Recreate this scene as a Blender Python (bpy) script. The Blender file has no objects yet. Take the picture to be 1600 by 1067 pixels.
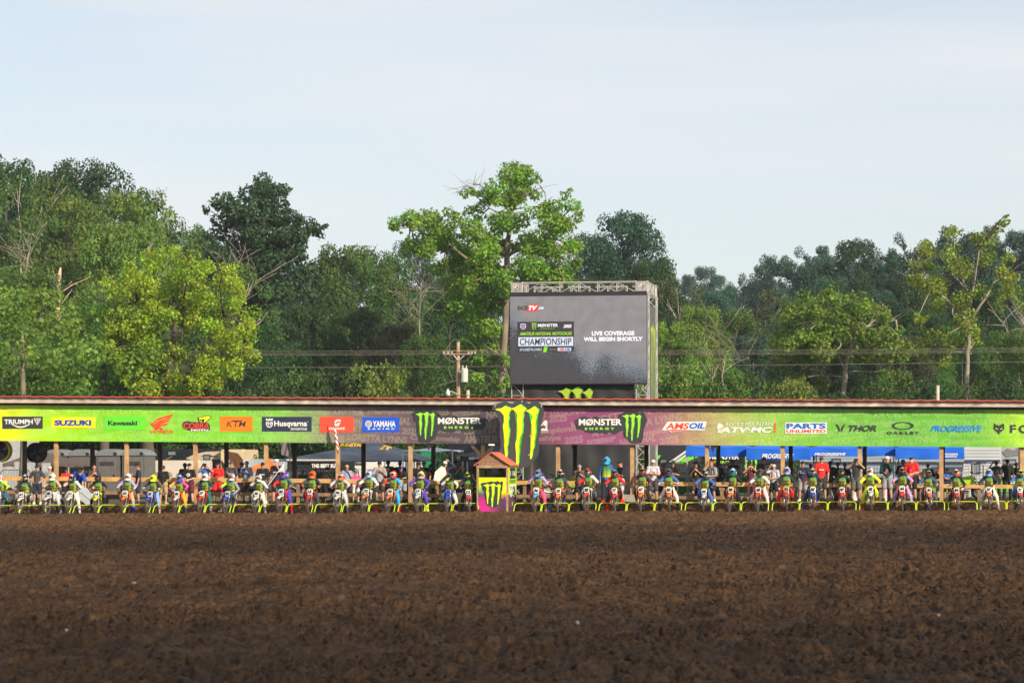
import bpy, bmesh, math, random
import numpy as np
from mathutils import Vector, Matrix
R = math.radians
SC = bpy.context.scene
COL = SC.collection

# ------------------------------------------------------------------ camera, sky, sun, exposure
F = 4200.0            # focal length in photo pixels (1600 wide)
HZ = 722.0            # horizon row
EYE = 1.9
cd = bpy.data.cameras.new('camera'); cam = bpy.data.objects.new('camera', cd); COL.objects.link(cam)
cam.location = (0, 0, EYE); cam.rotation_euler = (R(90), 0, 0)
cd.sensor_width = 36; cd.lens = F/1600*36; cd.shift_y = (HZ-533.5)/1600
cd.clip_start = 0.5; cd.clip_end = 6000
cd.dof.use_dof = True; cd.dof.focus_distance = 98; cd.dof.aperture_fstop = 5.0
SC.camera = cam
SUN_AZ, SUN_EL = 38.0, 24.5     # degrees right of straight-behind-the-camera, height
sv = Vector((math.sin(R(SUN_AZ))*math.cos(R(SUN_EL)), -math.cos(R(SUN_AZ))*math.cos(R(SUN_EL)), math.sin(R(SUN_EL))))
sd = bpy.data.lights.new('sun', 'SUN'); sun = bpy.data.objects.new('sun', sd); COL.objects.link(sun)
sd.energy = 5.0; sd.angle = R(0.6); sd.color = (1.0, 0.87, 0.68)
sun.rotation_euler = sv.to_track_quat('Z', 'Y').to_euler()
W = bpy.data.worlds.new("World"); SC.world = W; W.use_nodes = True
nt = W.node_tree; nt.nodes.clear()
def wn(t, **k):
    n = nt.nodes.new(t)
    for a, b in k.items(): setattr(n, a, b)
    return n
out = wn('ShaderNodeOutputWorld'); bg = wn('ShaderNodeBackground'); sky = wn('ShaderNodeTexSky')
sky.sky_type = 'NISHITA'; sky.sun_disc = False; sky.sun_elevation = R(SUN_EL); sky.sun_rotation = R(180-SUN_AZ)
sky.air_density = 1.0; sky.dust_density = 0.6; sky.ozone_density = 1.6
tc = wn('ShaderNodeTexCoord'); mp = wn('ShaderNodeMapping'); mp.inputs['Scale'].default_value = (1.2, 1.2, 11.0)
mp.inputs['Rotation'].default_value = (R(4), R(3), 0)
ns = wn('ShaderNodeTexNoise'); ns.inputs['Scale'].default_value = 2.6; ns.inputs['Detail'].default_value = 5; ns.inputs['Roughness'].default_value = .5
rp = wn('ShaderNodeValToRGB'); rp.color_ramp.elements[0].position = .33; rp.color_ramp.elements[1].position = .68
rp.color_ramp.elements[0].color = (.55, .55, .55, 1); rp.color_ramp.elements[1].color = (.97, .97, .97, 1)
mx = wn('ShaderNodeMix', data_type='RGBA'); mx.inputs[7].default_value = (6.6, 6.75, 6.92, 1)
L_ = nt.links.new
L_(tc.outputs['Generated'], mp.inputs[0]); L_(mp.outputs[0], ns.inputs['Vector']); L_(ns.outputs[0], rp.inputs[0])
L_(rp.outputs[0], mx.inputs[0]); L_(sky.outputs[0], mx.inputs[6]); L_(mx.outputs[2], bg.inputs[0]); L_(bg.outputs[0], out.inputs[0])
bg.inputs[1].default_value = 0.1
vs = SC.view_settings; vs.view_transform = 'Standard'; vs.look = 'None'; vs.exposure = 0.4; vs.gamma = 1; vs.use_curve_mapping = False

# ------------------------------------------------------------------ frame of the start line
PSI = R(9.86); CP, SP = math.cos(PSI), math.sin(PSI); D0 = 97.7
def LW(s, b, z=0): return Vector((s*CP+b*SP, D0-s*SP+b*CP, z))         # along the line, back from it
def s_at(px, b):
    u = (px-800)/F
    return (u*(D0+b*CP)-b*SP)/(CP+u*SP)
def z_at(px, py, b):
    return EYE+(HZ-py)*LW(s_at(px, b), b).y/F
def at(px, py, b): return s_at(px, b), z_at(px, py, b)
def smooth(a, b, x):
    t = min(1, max(0, (x-a)/(b-a))); return t*t*(3-2*t)
Z0, Z1 = z_at(0, 804.5, 0), z_at(1600, 799, 0); S0, S1 = s_at(0, 0), s_at(1600, 0)
def pad_z(s): return Z0+(Z1-Z0)*(s-S0)/(S1-S0)                       # the starting pad
def gz(s, b=0):                                                       # ground level near the line
    return pad_z(max(-60, min(60, s)))+0.34*smooth(1.75, 2.25, b)

# ------------------------------------------------------------------ helpers
def lin(h):
    h = h.lstrip('#'); c = [int(h[i:i+2], 16)/255 for i in (0, 2, 4)]
    return tuple(((x+.055)/1.055)**2.4 if x > .04045 else x/12.92 for x in c)
MATS = {}
def principled(name):
    m = bpy.data.materials.new(name); m.use_nodes = True
    return m, m.node_tree, m.node_tree.nodes['Principled BSDF']
def mat(name, col, rough=.6, metal=0, var=.12, scale=6, emit=0, bump=0, obj=False, coat=0):
    if name in MATS: return MATS[name]
    if isinstance(col, str): col = lin(col)
    m, t, p = principled(name)
    p.inputs['Roughness'].default_value = rough; p.inputs['Metallic'].default_value = metal
    p.inputs['Coat Weight'].default_value = coat
    c = t.nodes.new('ShaderNodeTexCoord'); n = t.nodes.new('ShaderNodeTexNoise'); n.inputs['Scale'].default_value = scale; n.inputs['Detail'].default_value = 6
    t.links.new(c.outputs['Object'], n.inputs['Vector'])
    mr = t.nodes.new('ShaderNodeMapRange'); mr.inputs[1].default_value = .3; mr.inputs[2].default_value = .7
    mr.inputs[3].default_value = 1-var; mr.inputs[4].default_value = 1+var
    t.links.new(n.outputs[0], mr.inputs[0])
    mm = t.nodes.new('ShaderNodeVectorMath'); mm.operation = 'SCALE'
    if obj:
        oi = t.nodes.new('ShaderNodeObjectInfo'); t.links.new(oi.outputs['Color'], mm.inputs[0])
    else: mm.inputs[0].default_value = col[:3]
    t.links.new(mr.outputs[0], mm.inputs['Scale']); t.links.new(mm.outputs[0], p.inputs['Base Color'])
    if emit:
        t.links.new(mm.outputs[0], p.inputs['Emission Color']); p.inputs['Emission Strength'].default_value = emit
        p.inputs['Base Color'].default_value = (0.01, .01, .01, 1)
        for l in list(t.links):
            if l.to_socket == p.inputs['Base Color']: t.links.remove(l)
    if bump:
        b = t.nodes.new('ShaderNodeBump'); b.inputs['Strength'].default_value = bump; b.inputs['Distance'].default_value = .02
        t.links.new(n.outputs[0], b.inputs['Height']); t.links.new(b.outputs[0], p.inputs['Normal'])
    MATS[name] = m; return m
CLOTH = mat('cloth', (1, 1, 1), .85, var=.18, scale=9, bump=.5, obj=True)
SKIN = mat('skin', (1, 1, 1), .55, var=.08, scale=8, obj=True)
PAINT = mat('gloss_paint', (1, 1, 1), .3, var=.08, scale=5, obj=True)
PLAST = mat('plastic', (1, 1, 1), .45, var=.2, scale=14, obj=True)
RUBBER = mat('rubber', (.03, .024, .02), .85, var=.5, scale=9)
MUD = mat('muddy_rubber', (.06, .042, .03), .9, var=.55, scale=12, bump=.6)
STEEL = mat('steel', (.45, .45, .46), .4, .8)
GALV = mat('galvanised', (.55, .56, .57), .45, .5)
BLACK = mat('black_plastic', (.015, .015, .017), .5)

def tagm(o, label=None, cat=None, group=None, kind=None):
    if label: o['label'] = label
    if cat: o['category'] = cat
    if group: o['group'] = group
    if kind: o['kind'] = kind
    return o
def empty(name, loc=(0, 0, 0), rz=0, **k):
    o = bpy.data.objects.new(name, None); COL.objects.link(o); o.location = loc; o.rotation_euler = (0, 0, rz)
    o.empty_display_size = .1
    return tagm(o, **k)
def link(name, me, parent=None, color=None, **k):
    o = bpy.data.objects.new(name, me); COL.objects.link(o)
    if parent is not None: o.parent = parent
    if color is not None:
        if isinstance(color, str): color = lin(color)
        o.color = (*color[:3], 1)
    return tagm(o, **k)
def fin(bm, name, m, smooth_=False):
    me = bpy.data.meshes.new(name); bm.normal_update(); bm.to_mesh(me); bm.free()
    for x in (m if isinstance(m, (list, tuple)) else [m]): me.materials.append(x)
    if smooth_: me.polygons.foreach_set('use_smooth', [True]*len(me.polygons))
    return me
def obj(name, bm, m, parent=None, color=None, sm=False, **k):
    return link(name, fin(bm, name, m, sm), parent, color, **k)
def new(): return bmesh.new()
def box(bm, x0, x1, y0, y1, z0, z1, M=None, mi=0):
    v = [bm.verts.new((x, y, z)) for z in (z0, z1) for y in (y0, y1) for x in (x0, x1)]
    if M is not None:
        for a in v: a.co = M @ a.co
    for q in ((0, 2, 3, 1), (4, 5, 7, 6), (0, 1, 5, 4), (2, 6, 7, 3), (1, 3, 7, 5), (0, 4, 6, 2)):
        f = bm.faces.new([v[i] for i in q]); f.material_index = mi
    return v
def tube(bm, pts, rad, n=6, cap=True, closed=False):
    pts = [Vector(p) for p in pts]; m = len(pts)
    if not isinstance(rad, (list, tuple)): rad = [rad]*m
    rings = []; up = None
    for i, p in enumerate(pts):
        if closed: d = pts[(i+1) % m]-pts[i-1]
        else: d = pts[min(i+1, m-1)]-pts[max(i-1, 0)]
        if d.length < 1e-9: d = Vector((0, 0, 1))
        d.normalize()
        if up is None: up = Vector((0, 0, 1)) if abs(d.z) < .9 else Vector((1, 0, 0))
        a = d.cross(up); a.normalize(); b = a.cross(d); up = b
        rings.append([bm.verts.new(p+(a*math.cos(2*math.pi*k/n)+b*math.sin(2*math.pi*k/n))*rad[i]) for k in range(n)])
    for i in range(m if closed else m-1):
        A, B = rings[i], rings[(i+1) % m]
        for k in range(n): bm.faces.new((A[k], A[(k+1) % n], B[(k+1) % n], B[k]))
    if cap and not closed:
        bm.faces.new(rings[0][::-1]); bm.faces.new(rings[-1])
def ell(bm, c, r, n=10, m=7, M=None):
    c = Vector(c); rows = []
    for i in range(1, m):
        a = math.pi*i/m
        rows.append([bm.verts.new((r[0]*math.sin(a)*math.cos(2*math.pi*k/n), r[1]*math.sin(a)*math.sin(2*math.pi*k/n), r[2]*math.cos(a))) for k in range(n)])
    t = bm.verts.new((0, 0, r[2])); b = bm.verts.new((0, 0, -r[2]))
    vs_ = [t, b]+[v for q in rows for v in q]
    for v in vs_: v.co = (M @ v.co if M is not None else v.co)+c
    for k in range(n):
        bm.faces.new((t, rows[0][k], rows[0][(k+1) % n])); bm.faces.new((b, rows[-1][(k+1) % n], rows[-1][k]))
        for i in range(m-2): bm.faces.new((rows[i][k], rows[i+1][k], rows[i+1][(k+1) % n], rows[i][(k+1) % n]))
def prism(bm, pts, y0, y1, mi=0):     # outline in x,z pulled along y
    a = [bm.verts.new((x, y0, z)) for x, z in pts]; b = [bm.verts.new((x, y1, z)) for x, z in pts]
    n = len(pts); f = bm.faces.new(a); g = bm.faces.new(b[::-1]); f.material_index = g.material_index = mi
    for i in range(n): bm.faces.new((a[i], b[i], b[(i+1) % n], a[(i+1) % n])).material_index = mi
    bmesh.ops.recalc_face_normals(bm, faces=bm.faces[:])
def poly(bm, pts, y, dz=0):           # flat outline facing the viewer
    vs_ = [bm.verts.new((x, y, z)) for x, z in pts]; f = bm.faces.new(vs_)
    bmesh.ops.triangulate(bm, faces=[f])
def raw_mesh(name, V, Q, m, smooth_=False):
    me = bpy.data.meshes.new(name); k = Q.shape[1]
    me.vertices.add(len(V)); me.vertices.foreach_set('co', V.astype(np.float32).ravel())
    me.loops.add(Q.size); me.loops.foreach_set('vertex_index', Q.astype(np.int32).ravel())
    me.polygons.add(len(Q)); me.polygons.foreach_set('loop_start', np.arange(0, Q.size, k, dtype=np.int32))
    me.polygons.foreach_set('loop_total', np.full(len(Q), k, dtype=np.int32))
    me.materials.append(m); me.update(calc_edges=True)
    if smooth_: me.polygons.foreach_set('use_smooth', np.ones(len(Q), dtype=bool))
    return me

# lettering: built-in font, fitted to a rectangle of the x,z plane, facing -y
TXT = {}
def text_pts(txt, bold=0, shear=0, spacing=1.0):
    k = (txt, bold, shear, spacing)
    if k not in TXT:
        c = bpy.data.curves.new('t', 'FONT'); c.body = txt; c.offset = bold; c.shear = shear; c.space_character = spacing
        c.resolution_u = 3
        o = bpy.data.objects.new('t', c); COL.objects.link(o)
        dg = bpy.context.evaluated_depsgraph_get(); me = bpy.data.meshes.new_from_object(o.evaluated_get(dg))
        V = np.array([v.co[:] for v in me.vertices]); P = [tuple(p.vertices) for p in me.polygons]
        bpy.data.objects.remove(o); bpy.data.curves.remove(c); bpy.data.meshes.remove(me)
        TXT[k] = (V, P)
    return TXT[k]
def text(bm, txt, x0, z0, x1, z1, y, bold=.02, shear=0, spacing=1.0, fn=None, mi=0, rot=0):
    V, P = text_pts(txt, bold, shear, spacing)
    lo, hi = V.min(0), V.max(0); cx, cz = (x0+x1)/2, (z0+z1)/2
    vs_ = []
    for v in V:
        x = x0+(v[0]-lo[0])/(hi[0]-lo[0])*(x1-x0); z = z0+(v[1]-lo[1])/(hi[1]-lo[1])*(z1-z0)
        if rot:
            dx, dz = x-cx, z-cz; x = cx+dx*math.cos(rot)-dz*math.sin(rot); z = cz+dx*math.sin(rot)+dz*math.cos(rot)
        if fn: x, z = fn(x, z)
        vs_.append(bm.verts.new((x, y, z)))
    for p in P:
        try: f = bm.faces.new([vs_[i] for i in p]); f.material_index = mi
        except ValueError: pass

# value noise
def vnoise(x, y, seed=0):
    xi = np.floor(x).astype(np.int64); yi = np.floor(y).astype(np.int64); xf = x-xi; yf = y-yi
    def h(a, b):
        n = (a*374761393+b*668265263+seed*982451653) & 0xffffffff
        n = ((n ^ (n >> 13))*1274126177) & 0xffffffff
        return ((n ^ (n >> 16)) & 0xffff)/65535.0
    u = xf*xf*(3-2*xf); v = yf*yf*(3-2*yf)
    return (h(xi, yi)*(1-u)+h(xi+1, yi)*u)*(1-v)+(h(xi, yi+1)*(1-u)+h(xi+1, yi+1)*u)*v

# ------------------------------------------------------------------ terrain
def hill(x, y):
    def ss(a, b, v):
        t = np.clip((v-a)/(b-a), 0, 1); return t*t*(3-2*t)
    z = 9*ss(195, 330, y)+14*ss(330, 520, y)+6*ss(200, 330, y)*ss(0, 60, -x)
    return z+(vnoise(x/60, y/60, 3)-.5)*3*ss(190, 260, y)
def ground_z(x, y):
    x = np.asarray(x, float); y = np.asarray(y, float)
    s = x*CP-(y-D0)*SP; b = x*SP+(y-D0)*CP
    zl = Z0+(Z1-Z0)*(np.clip(s, -60, 60)-S0)/(S1-S0)
    t = np.clip((b-1.75)/.5, 0, 1); st = t*t*(3-2*t)
    return zl+.34*st+hill(x, y)
def dirt_material():
    m, t, p = principled('dirt'); N = t.nodes.new; Lk = t.links.new
    c = N('ShaderNodeTexCoord')
    def noise(sc, sy=1, det=6, yk=1):
        mpn = N('ShaderNodeMapping'); mpn.inputs['Scale'].default_value = (sc*sy, sc, sc); Lk(c.outputs['Object'], mpn.inputs[0])
        n = N('ShaderNodeTexNoise'); n.inputs['Scale'].default_value = 1; n.inputs['Detail'].default_value = det; n.inputs['Roughness'].default_value = .62
        mpn.inputs['Scale'].default_value[1] *= yk; Lk(mpn.outputs[0], n.inputs['Vector']); return n
    def ramp(n, a, b, c0, c1):
        r = N('ShaderNodeValToRGB'); r.color_ramp.elements[0].position = a; r.color_ramp.elements[1].position = b
        r.color_ramp.elements[0].color = (*c0, 1); r.color_ramp.elements[1].color = (*c1, 1); Lk(n.outputs[0], r.inputs[0]); return r
    big = noise(.055, .35, 4); mid = noise(2.4, .8, 10, .5); fine = noise(11, 1, 6, .22)
    # moisture: a distance band of dried earth in front of the gates and another half way; nearest stops paint in lens vignette and foreground shade
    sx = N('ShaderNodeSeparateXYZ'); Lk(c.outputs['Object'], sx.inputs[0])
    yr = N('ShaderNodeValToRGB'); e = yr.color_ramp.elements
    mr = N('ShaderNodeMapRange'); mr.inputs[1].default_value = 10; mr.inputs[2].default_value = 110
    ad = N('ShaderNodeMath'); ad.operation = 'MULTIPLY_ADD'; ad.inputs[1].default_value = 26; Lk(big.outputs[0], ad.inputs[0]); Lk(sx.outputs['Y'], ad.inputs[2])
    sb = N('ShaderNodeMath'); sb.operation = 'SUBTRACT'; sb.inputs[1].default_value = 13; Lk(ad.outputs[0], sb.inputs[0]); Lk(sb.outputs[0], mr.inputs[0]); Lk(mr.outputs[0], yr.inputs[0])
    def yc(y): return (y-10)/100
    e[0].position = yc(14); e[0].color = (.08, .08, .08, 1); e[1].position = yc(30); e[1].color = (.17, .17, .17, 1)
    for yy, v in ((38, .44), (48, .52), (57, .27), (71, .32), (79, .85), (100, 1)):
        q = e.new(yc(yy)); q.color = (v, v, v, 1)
    wet_shaded = (.0105, .0072, .0050); dry = (.102, .054, .025)
    m1 = N('ShaderNodeMix'); m1.data_type = 'RGBA'; m1.inputs[6].default_value = (*wet_shaded, 1); m1.inputs[7].default_value = (*dry, 1); Lk(yr.outputs[0], m1.inputs[0])
    r2 = ramp(mid, .32, .72, (.5, .5, .52), (1.5, 1.42, 1.3)); r3 = ramp(fine, .3, .7, (.4, .4, .4), (1.6, 1.6, 1.6))
    a = N('ShaderNodeMix'); a.data_type = 'RGBA'; a.blend_type = 'MULTIPLY'; a.inputs[0].default_value = 1; Lk(m1.outputs[2], a.inputs[6]); Lk(r2.outputs[0], a.inputs[7])
    b = N('ShaderNodeMix'); b.data_type = 'RGBA'; b.blend_type = 'MULTIPLY'; b.inputs[0].default_value = 1; Lk(a.outputs[2], b.inputs[6]); Lk(r3.outputs[0], b.inputs[7])
    Lk(b.outputs[2], p.inputs['Base Color']); p.inputs['Roughness'].default_value = .85; p.inputs['Specular IOR Level'].default_value = .12
    f2 = noise(16, 1, 4)
    bp = N('ShaderNodeBump'); bp.inputs['Strength'].default_value = 1; bp.inputs['Distance'].default_value = .05; Lk(f2.outputs[0], bp.inputs['Height']); Lk(bp.outputs[0], p.inputs['Normal'])
    return m
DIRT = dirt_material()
def clod_h(x, y):
    h = (vnoise(x/3.6, y/2.2, 1)-.5)*.09+(vnoise(x/.9, y/.5, 2)-.5)*.05
    m = .35+1.3*vnoise(x/1.7, y/1.7, 11)
    h += m*(-np.abs(vnoise(x/.17, y/.2, 4)-.5)*.11-np.abs(vnoise(x/.085+9, y/.10, 5)-.5)*.10+(vnoise(x/.04, y/.05, 6)-.5)*.05)
    k = vnoise(x/.3, y/.24, 8); h += np.clip(k-.74, 0, 1)*.34-np.clip(.22-k, 0, 1)*.42
    return h
def build_ground():
    rows = []; y = 13.0
    while y < 108: rows.append(y); y += .024+.0008*max(0, y-20)
    rows = np.array(rows); nc = 1350; t = np.linspace(-1, 1, nc)
    Y = np.repeat(rows[:, None], nc, 1); X = t[None, :]*(0.215*Y+2.5)
    s = X*CP-(Y-D0)*SP; b = X*SP+(Y-D0)*CP
    amp = 1-.72*np.clip((b+1.2)/1.0, 0, 1)
    Z = ground_z(X, Y)+clod_h(X, Y)*amp+.02
    lip = np.exp(-((b+2.2)/1.1)**2)*.06; Z = Z+lip
    V = np.stack([X, Y, Z], -1).reshape(-1, 3); nr = len(rows)
    i = (np.arange(nr-1)[:, None]*nc+np.arange(nc-1)[None, :]).ravel()
    Q = np.stack([i, i+1, i+1+nc, i+nc], 1)
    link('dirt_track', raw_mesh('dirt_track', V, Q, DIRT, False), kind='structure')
    # far sheet to the horizon, sunk a little under the fine sheet
    xs = np.concatenate([np.linspace(-1500, -220, 12), np.linspace(-200, 200, 81), np.linspace(220, 1500, 12)])
    ys = np.concatenate([np.linspace(-400, 0, 9), np.linspace(6, 120, 39), np.linspace(125, 560, 88), np.linspace(600, 3000, 14)])
    X, Y = np.meshgrid(xs, ys); Z = ground_z(X, Y)
    inside = (Y < 108) & (Y > 12) & (np.abs(X) < .215*Y+2.5); Z = Z-np.where(inside, .3, 0.03)
    V = np.stack([X, Y, Z], -1).reshape(-1, 3); nc = len(xs)
    i = (np.arange(len(ys)-1)[:, None]*nc+np.arange(nc-1)[None, :]).ravel()
    Q = np.stack([i, i+1, i+1+nc, i+nc], 1)
    m, tn, p = principled('gravel_and_grass'); c = tn.nodes.new('ShaderNodeTexCoord'); n = tn.nodes.new('ShaderNodeTexNoise')
    n.inputs['Scale'].default_value = .3; n.inputs['Detail'].default_value = 8; tn.links.new(c.outputs['Object'], n.inputs['Vector'])
    r = tn.nodes.new('ShaderNodeValToRGB'); r.color_ramp.elements[0].color = (.11, .085, .06, 1); r.color_ramp.elements[1].color = (.05, .075, .025, 1)
    r.color_ramp.elements[0].position = .42; r.color_ramp.elements[1].position = .6
    tn.links.new(n.outputs[0], r.inputs[0]); tn.links.new(r.outputs[0], p.inputs['Base Color']); p.inputs['Roughness'].default_value = .95
    link('ground', raw_mesh('ground', V, Q, m, True), kind='structure')
    # loose clods
    rng = np.random.default_rng(5); n = 9000
    y = 15+(D0-17)*rng.random(n)**1.15; x = (rng.random(n)*2-1)*(.21*y+1)
    r_ = .008+.028*rng.random(n)**3+.0002*y
    base = np.array([[1, 0, 0], [-1, 0, 0], [0, 1, 0], [0, -1, 0], [0, 0, 1], [0, 0, -.6]], float)
    tri = np.array([[0, 2, 4], [2, 1, 4], [1, 3, 4], [3, 0, 4], [2, 0, 5], [1, 2, 5], [3, 1, 5], [0, 3, 5]])
    z = ground_z(x, y)+clod_h(x, y)+.02
    V = (base[None]*(r_[:, None, None]*(0.6+.8*rng.random((n, 6, 1))))+np.stack([x, y, z+r_*.3], 1)[:, None, :]).reshape(-1, 3)
    Q = (tri[None]+np.arange(n)[:, None, None]*6).reshape(-1, 3)
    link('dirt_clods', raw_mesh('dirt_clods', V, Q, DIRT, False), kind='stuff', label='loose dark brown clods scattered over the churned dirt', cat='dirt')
    # a few pale stones
    rs = random.Random(3)
    stone = mat('pale_stone', (.11, .105, .1), .8)
    for i, (px, py, lab) in enumerate(((480, 998, 'small pale stone in the near dirt, left of centre'), (902, 990, 'small bright stone glinting in the near dirt below the booth'),
                                  (209, 930, 'pale stone lying in the dirt at far left middle'), (1415, 1025, 'small pale stone near the lower right corner of the dirt'),
                                  (1466, 982, 'tiny pale stone in the dirt on the right'), (104, 994, 'white chip in the near dirt at lower left'), (185, 865, 'white stone far up the dirt at left, nearest the gates'))):
        d = F*EYE/(py-HZ); x = (px-800)/F*d; bm = new(); ell(bm, (0, 0, 0), (.022*d/25, .022, .014*d/25+.004), 7, 5)
        for v in bm.verts: v.co *= rs.uniform(.8, 1.2)
        o = obj('stone', bm, stone, label=lab, cat='stone'); o.location = (x, d, float(ground_z(x, d)+clod_h(np.array(x), np.array(d)))+.035)
build_ground()

# ------------------------------------------------------------------ trees
def leaf_material():
    m, t, p = principled('foliage'); N = t.nodes.new; Lk = t.links.new
    oi = N('ShaderNodeObjectInfo'); at_ = N('ShaderNodeAttribute'); at_.attribute_name = 'tint'
    hs = N('ShaderNodeHueSaturation'); Lk(oi.outputs['Color'], hs.inputs['Color'])
    sp = N('ShaderNodeSeparateColor'); Lk(at_.outputs['Color'], sp.inputs[0])
    a = N('ShaderNodeMapRange'); a.inputs[3].default_value = .485; a.inputs[4].default_value = .525; Lk(sp.outputs[0], a.inputs[0]); Lk(a.outputs[0], hs.inputs['Hue'])
    b = N('ShaderNodeMapRange'); b.inputs[3].default_value = .5; b.inputs[4].default_value = 1.55; Lk(sp.outputs[1], b.inputs[0]); Lk(b.outputs[0], hs.inputs['Value'])
    Lk(hs.outputs[0], p.inputs['Base Color']); p.inputs['Roughness'].default_value = .6; p.inputs['Specular IOR Level'].default_value = .25
    tr = N('ShaderNodeBsdfTranslucent'); h2 = N('ShaderNodeHueSaturation'); h2.inputs['Value'].default_value = 1.3; h2.inputs['Hue'].default_value = .485
    Lk(hs.outputs[0], h2.inputs['Color']); Lk(h2.outputs[0], tr.inputs[0])
    ms = N('ShaderNodeMixShader'); ms.inputs[0].default_value = .32; o = t.nodes['Material Output']
    Lk(p.outputs[0], ms.inputs[1]); Lk(tr.outputs[0], ms.inputs[2]); Lk(ms.outputs[0], o.inputs[0])
    return m
LEAF = leaf_material()
BARK = mat('bark', (1, 1, 1), .9, var=.35, scale=1.2, bump=.8, obj=True)
def leaves_mesh(name, cl, per_m2, leaf, seed, droop=0.0):
    """cl: clumps (x,y,z,r). small pointed leaf sprays over the outer shell of every clump"""
    rng = np.random.default_rng(seed); C = []; T = []; Nn = []
    for (x, y, z, r) in cl:
        n = max(12, int(per_m2*4*math.pi*r*r*.55)); d = rng.normal(size=(n, 3)); d /= np.linalg.norm(d, axis=1)[:, None]
        rr = r*(.45+.62*rng.random(n)**.6)
        lump = 1+.22*np.sin(d[:, 0]*5+x)*np.sin(d[:, 1]*6+y)*np.cos(d[:, 2]*5+z)
        q = d*(rr*lump)[:, None]*np.array([1, 1, .78]); q[:, 2] -= droop*np.abs(rng.normal(size=n))*r*.5
        C.append(q+np.array([x, y, z])); Nn.append(d)
        t0 = rng.random(); T.append(np.stack([np.clip(t0+.25*rng.normal(size=n)*.6, 0, 1), np.clip(.3+.4*rng.random()+.22*rng.normal(size=n), 0, 1)], 1))
    C = np.concatenate(C); Nn = np.concatenate(Nn); T = np.concatenate(T); n = len(C)
    nrm = Nn*.7+rng.normal(size=(n, 3))*.55+np.array([0, 0, .35]); nrm /= np.linalg.norm(nrm, axis=1)[:, None]
    a = rng.normal(size=(n, 3)); a[:, 2] -= droop*2; a -= nrm*(a*nrm).sum(1)[:, None]; a /= np.linalg.norm(a, axis=1)[:, None]
    b = np.cross(nrm, a); L = leaf*(.55+.9*rng.random(n))[:, None]; w = L*(.34+.12*rng.random(n))[:, None]
    V = np.stack([C-a*L*.5, C+b*w-nrm*L*.06, C+a*L*.55, C-b*w-nrm*L*.06], 1).reshape(-1, 3)
    Q = np.arange(n*4).reshape(-1, 4); me = raw_mesh(name, V, Q, LEAF)
    ca = me.color_attributes.new('tint', 'FLOAT_COLOR', 'POINT'); col = np.ones((n*4, 4), np.float32)
    col[:, :2] = np.repeat(T, 4, 0); ca.data.foreach_set('color', col.ravel())
    return me
def limb(bm, p0, p1, r0, r1, rs, bend=.12, n=5, sag=0):
    p0, p1 = Vector(p0), Vector(p1); d = p1-p0; L = d.length
    o = Vector((rs.uniform(-1, 1), rs.uniform(-1, 1), rs.uniform(-.3, 1)))*L*bend
    pts = []; rad = []
    for i in range(n+1):
        t = i/n; w = 4*t*(1-t); j = Vector((rs.uniform(-1, 1), rs.uniform(-1, 1), rs.uniform(-1, 1)))*L*.015*(0 < i < n)
        pts.append(p0+d*t+o*w*.5+j-Vector((0, 0, sag*w*L))); rad.append(r0+(r1-r0)*t)
    tube(bm, pts, rad, 6); return pts
def make_wood(name, h, cl, r, seed, fork=.35, twigs=2, nb=14, barks=None):
    rs = random.Random(seed); bm = new(); fz = h*fork
    top = Vector((rs.uniform(-.4, .4), rs.uniform(-.4, .4), h*.82))
    pts = [Vector((0, 0, -.6)), Vector((0, 0, 0)), Vector((rs.uniform(-.15, .15), 0, fz*.5)), Vector((rs.uniform(-.3, .3), 0, fz)), Vector((top.x*.6, top.y*.6, (fz+top.z)/2)), top]
    tube(bm, pts, [r*1.45, r*1.15, r*.9, r*.78, r*.45, r*.1], 8)
    cs = sorted(cl, key=lambda c: -c[3]); rs.shuffle(cs)
    for (x, y, z, cr) in cs[:nb]:
        tz = min(max(fz*.7, z-1.2*math.hypot(x, y)*.7), h*.75); q = (tz-fz)/(h*.82-fz) if tz > fz else 0
        st = Vector((top.x*q*.6, top.y*q*.6, tz)); rr = r*(.55-.35*q)
        P = limb(bm, st, (x, y, z), rr, rr*.25, rs)
        for k in range(twigs):
            e = Vector((x, y, z))+Vector((rs.uniform(-1, 1), rs.uniform(-1, 1), rs.uniform(-.5, 1)))*cr*.95
            limb(bm, P[3], e, rr*.35, .02, rs, n=4)
    return fin(bm, name, BARK, True)
def crown_clumps(seed, w, h, z0, n, rc, shape):
    rs = random.Random(seed); cl = []
    lob = [rs.uniform(0, 6.28) for _ in range(4)]
    for i in range(n):
        for _ in range(60):
            a = rs.uniform(0, 2*math.pi); t = rs.random()
            if shape == 'round': prof = math.sin(math.pi*min(1, .12+.88*t))**.6 if t < .9 else .45
            elif shape == 'oak': prof = (.55+.45*math.sin(math.pi*t))*(1 if t < .8 else .7)
            elif shape == 'spire': prof = .9*(1-t)**.65+.1
            else: prof = (1-t*t)**.5
            k = (1+.22*math.sin(2*a+lob[0])+.15*math.sin(3*a+lob[1]+t*4)+.1*math.sin(5*a+lob[2]))
            rr = w/2*prof*k*(rs.random()**.35); x, y, z = rr*math.cos(a), rr*math.sin(a), z0+t*(h-z0)
            r = rc*rs.uniform(.7, 1.3)*(1 if t < .8 else .75)
            if z+r*.8 > h: z = h-r*.8
            if all((x-c[0])**2+(y-c[1])**2+(z-c[2])**2 > (.55*(r+c[3]))**2*.7 for c in cl): break
        cl.append((x, y, z, r))
    return cl
TREE_VARS = {}
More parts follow.
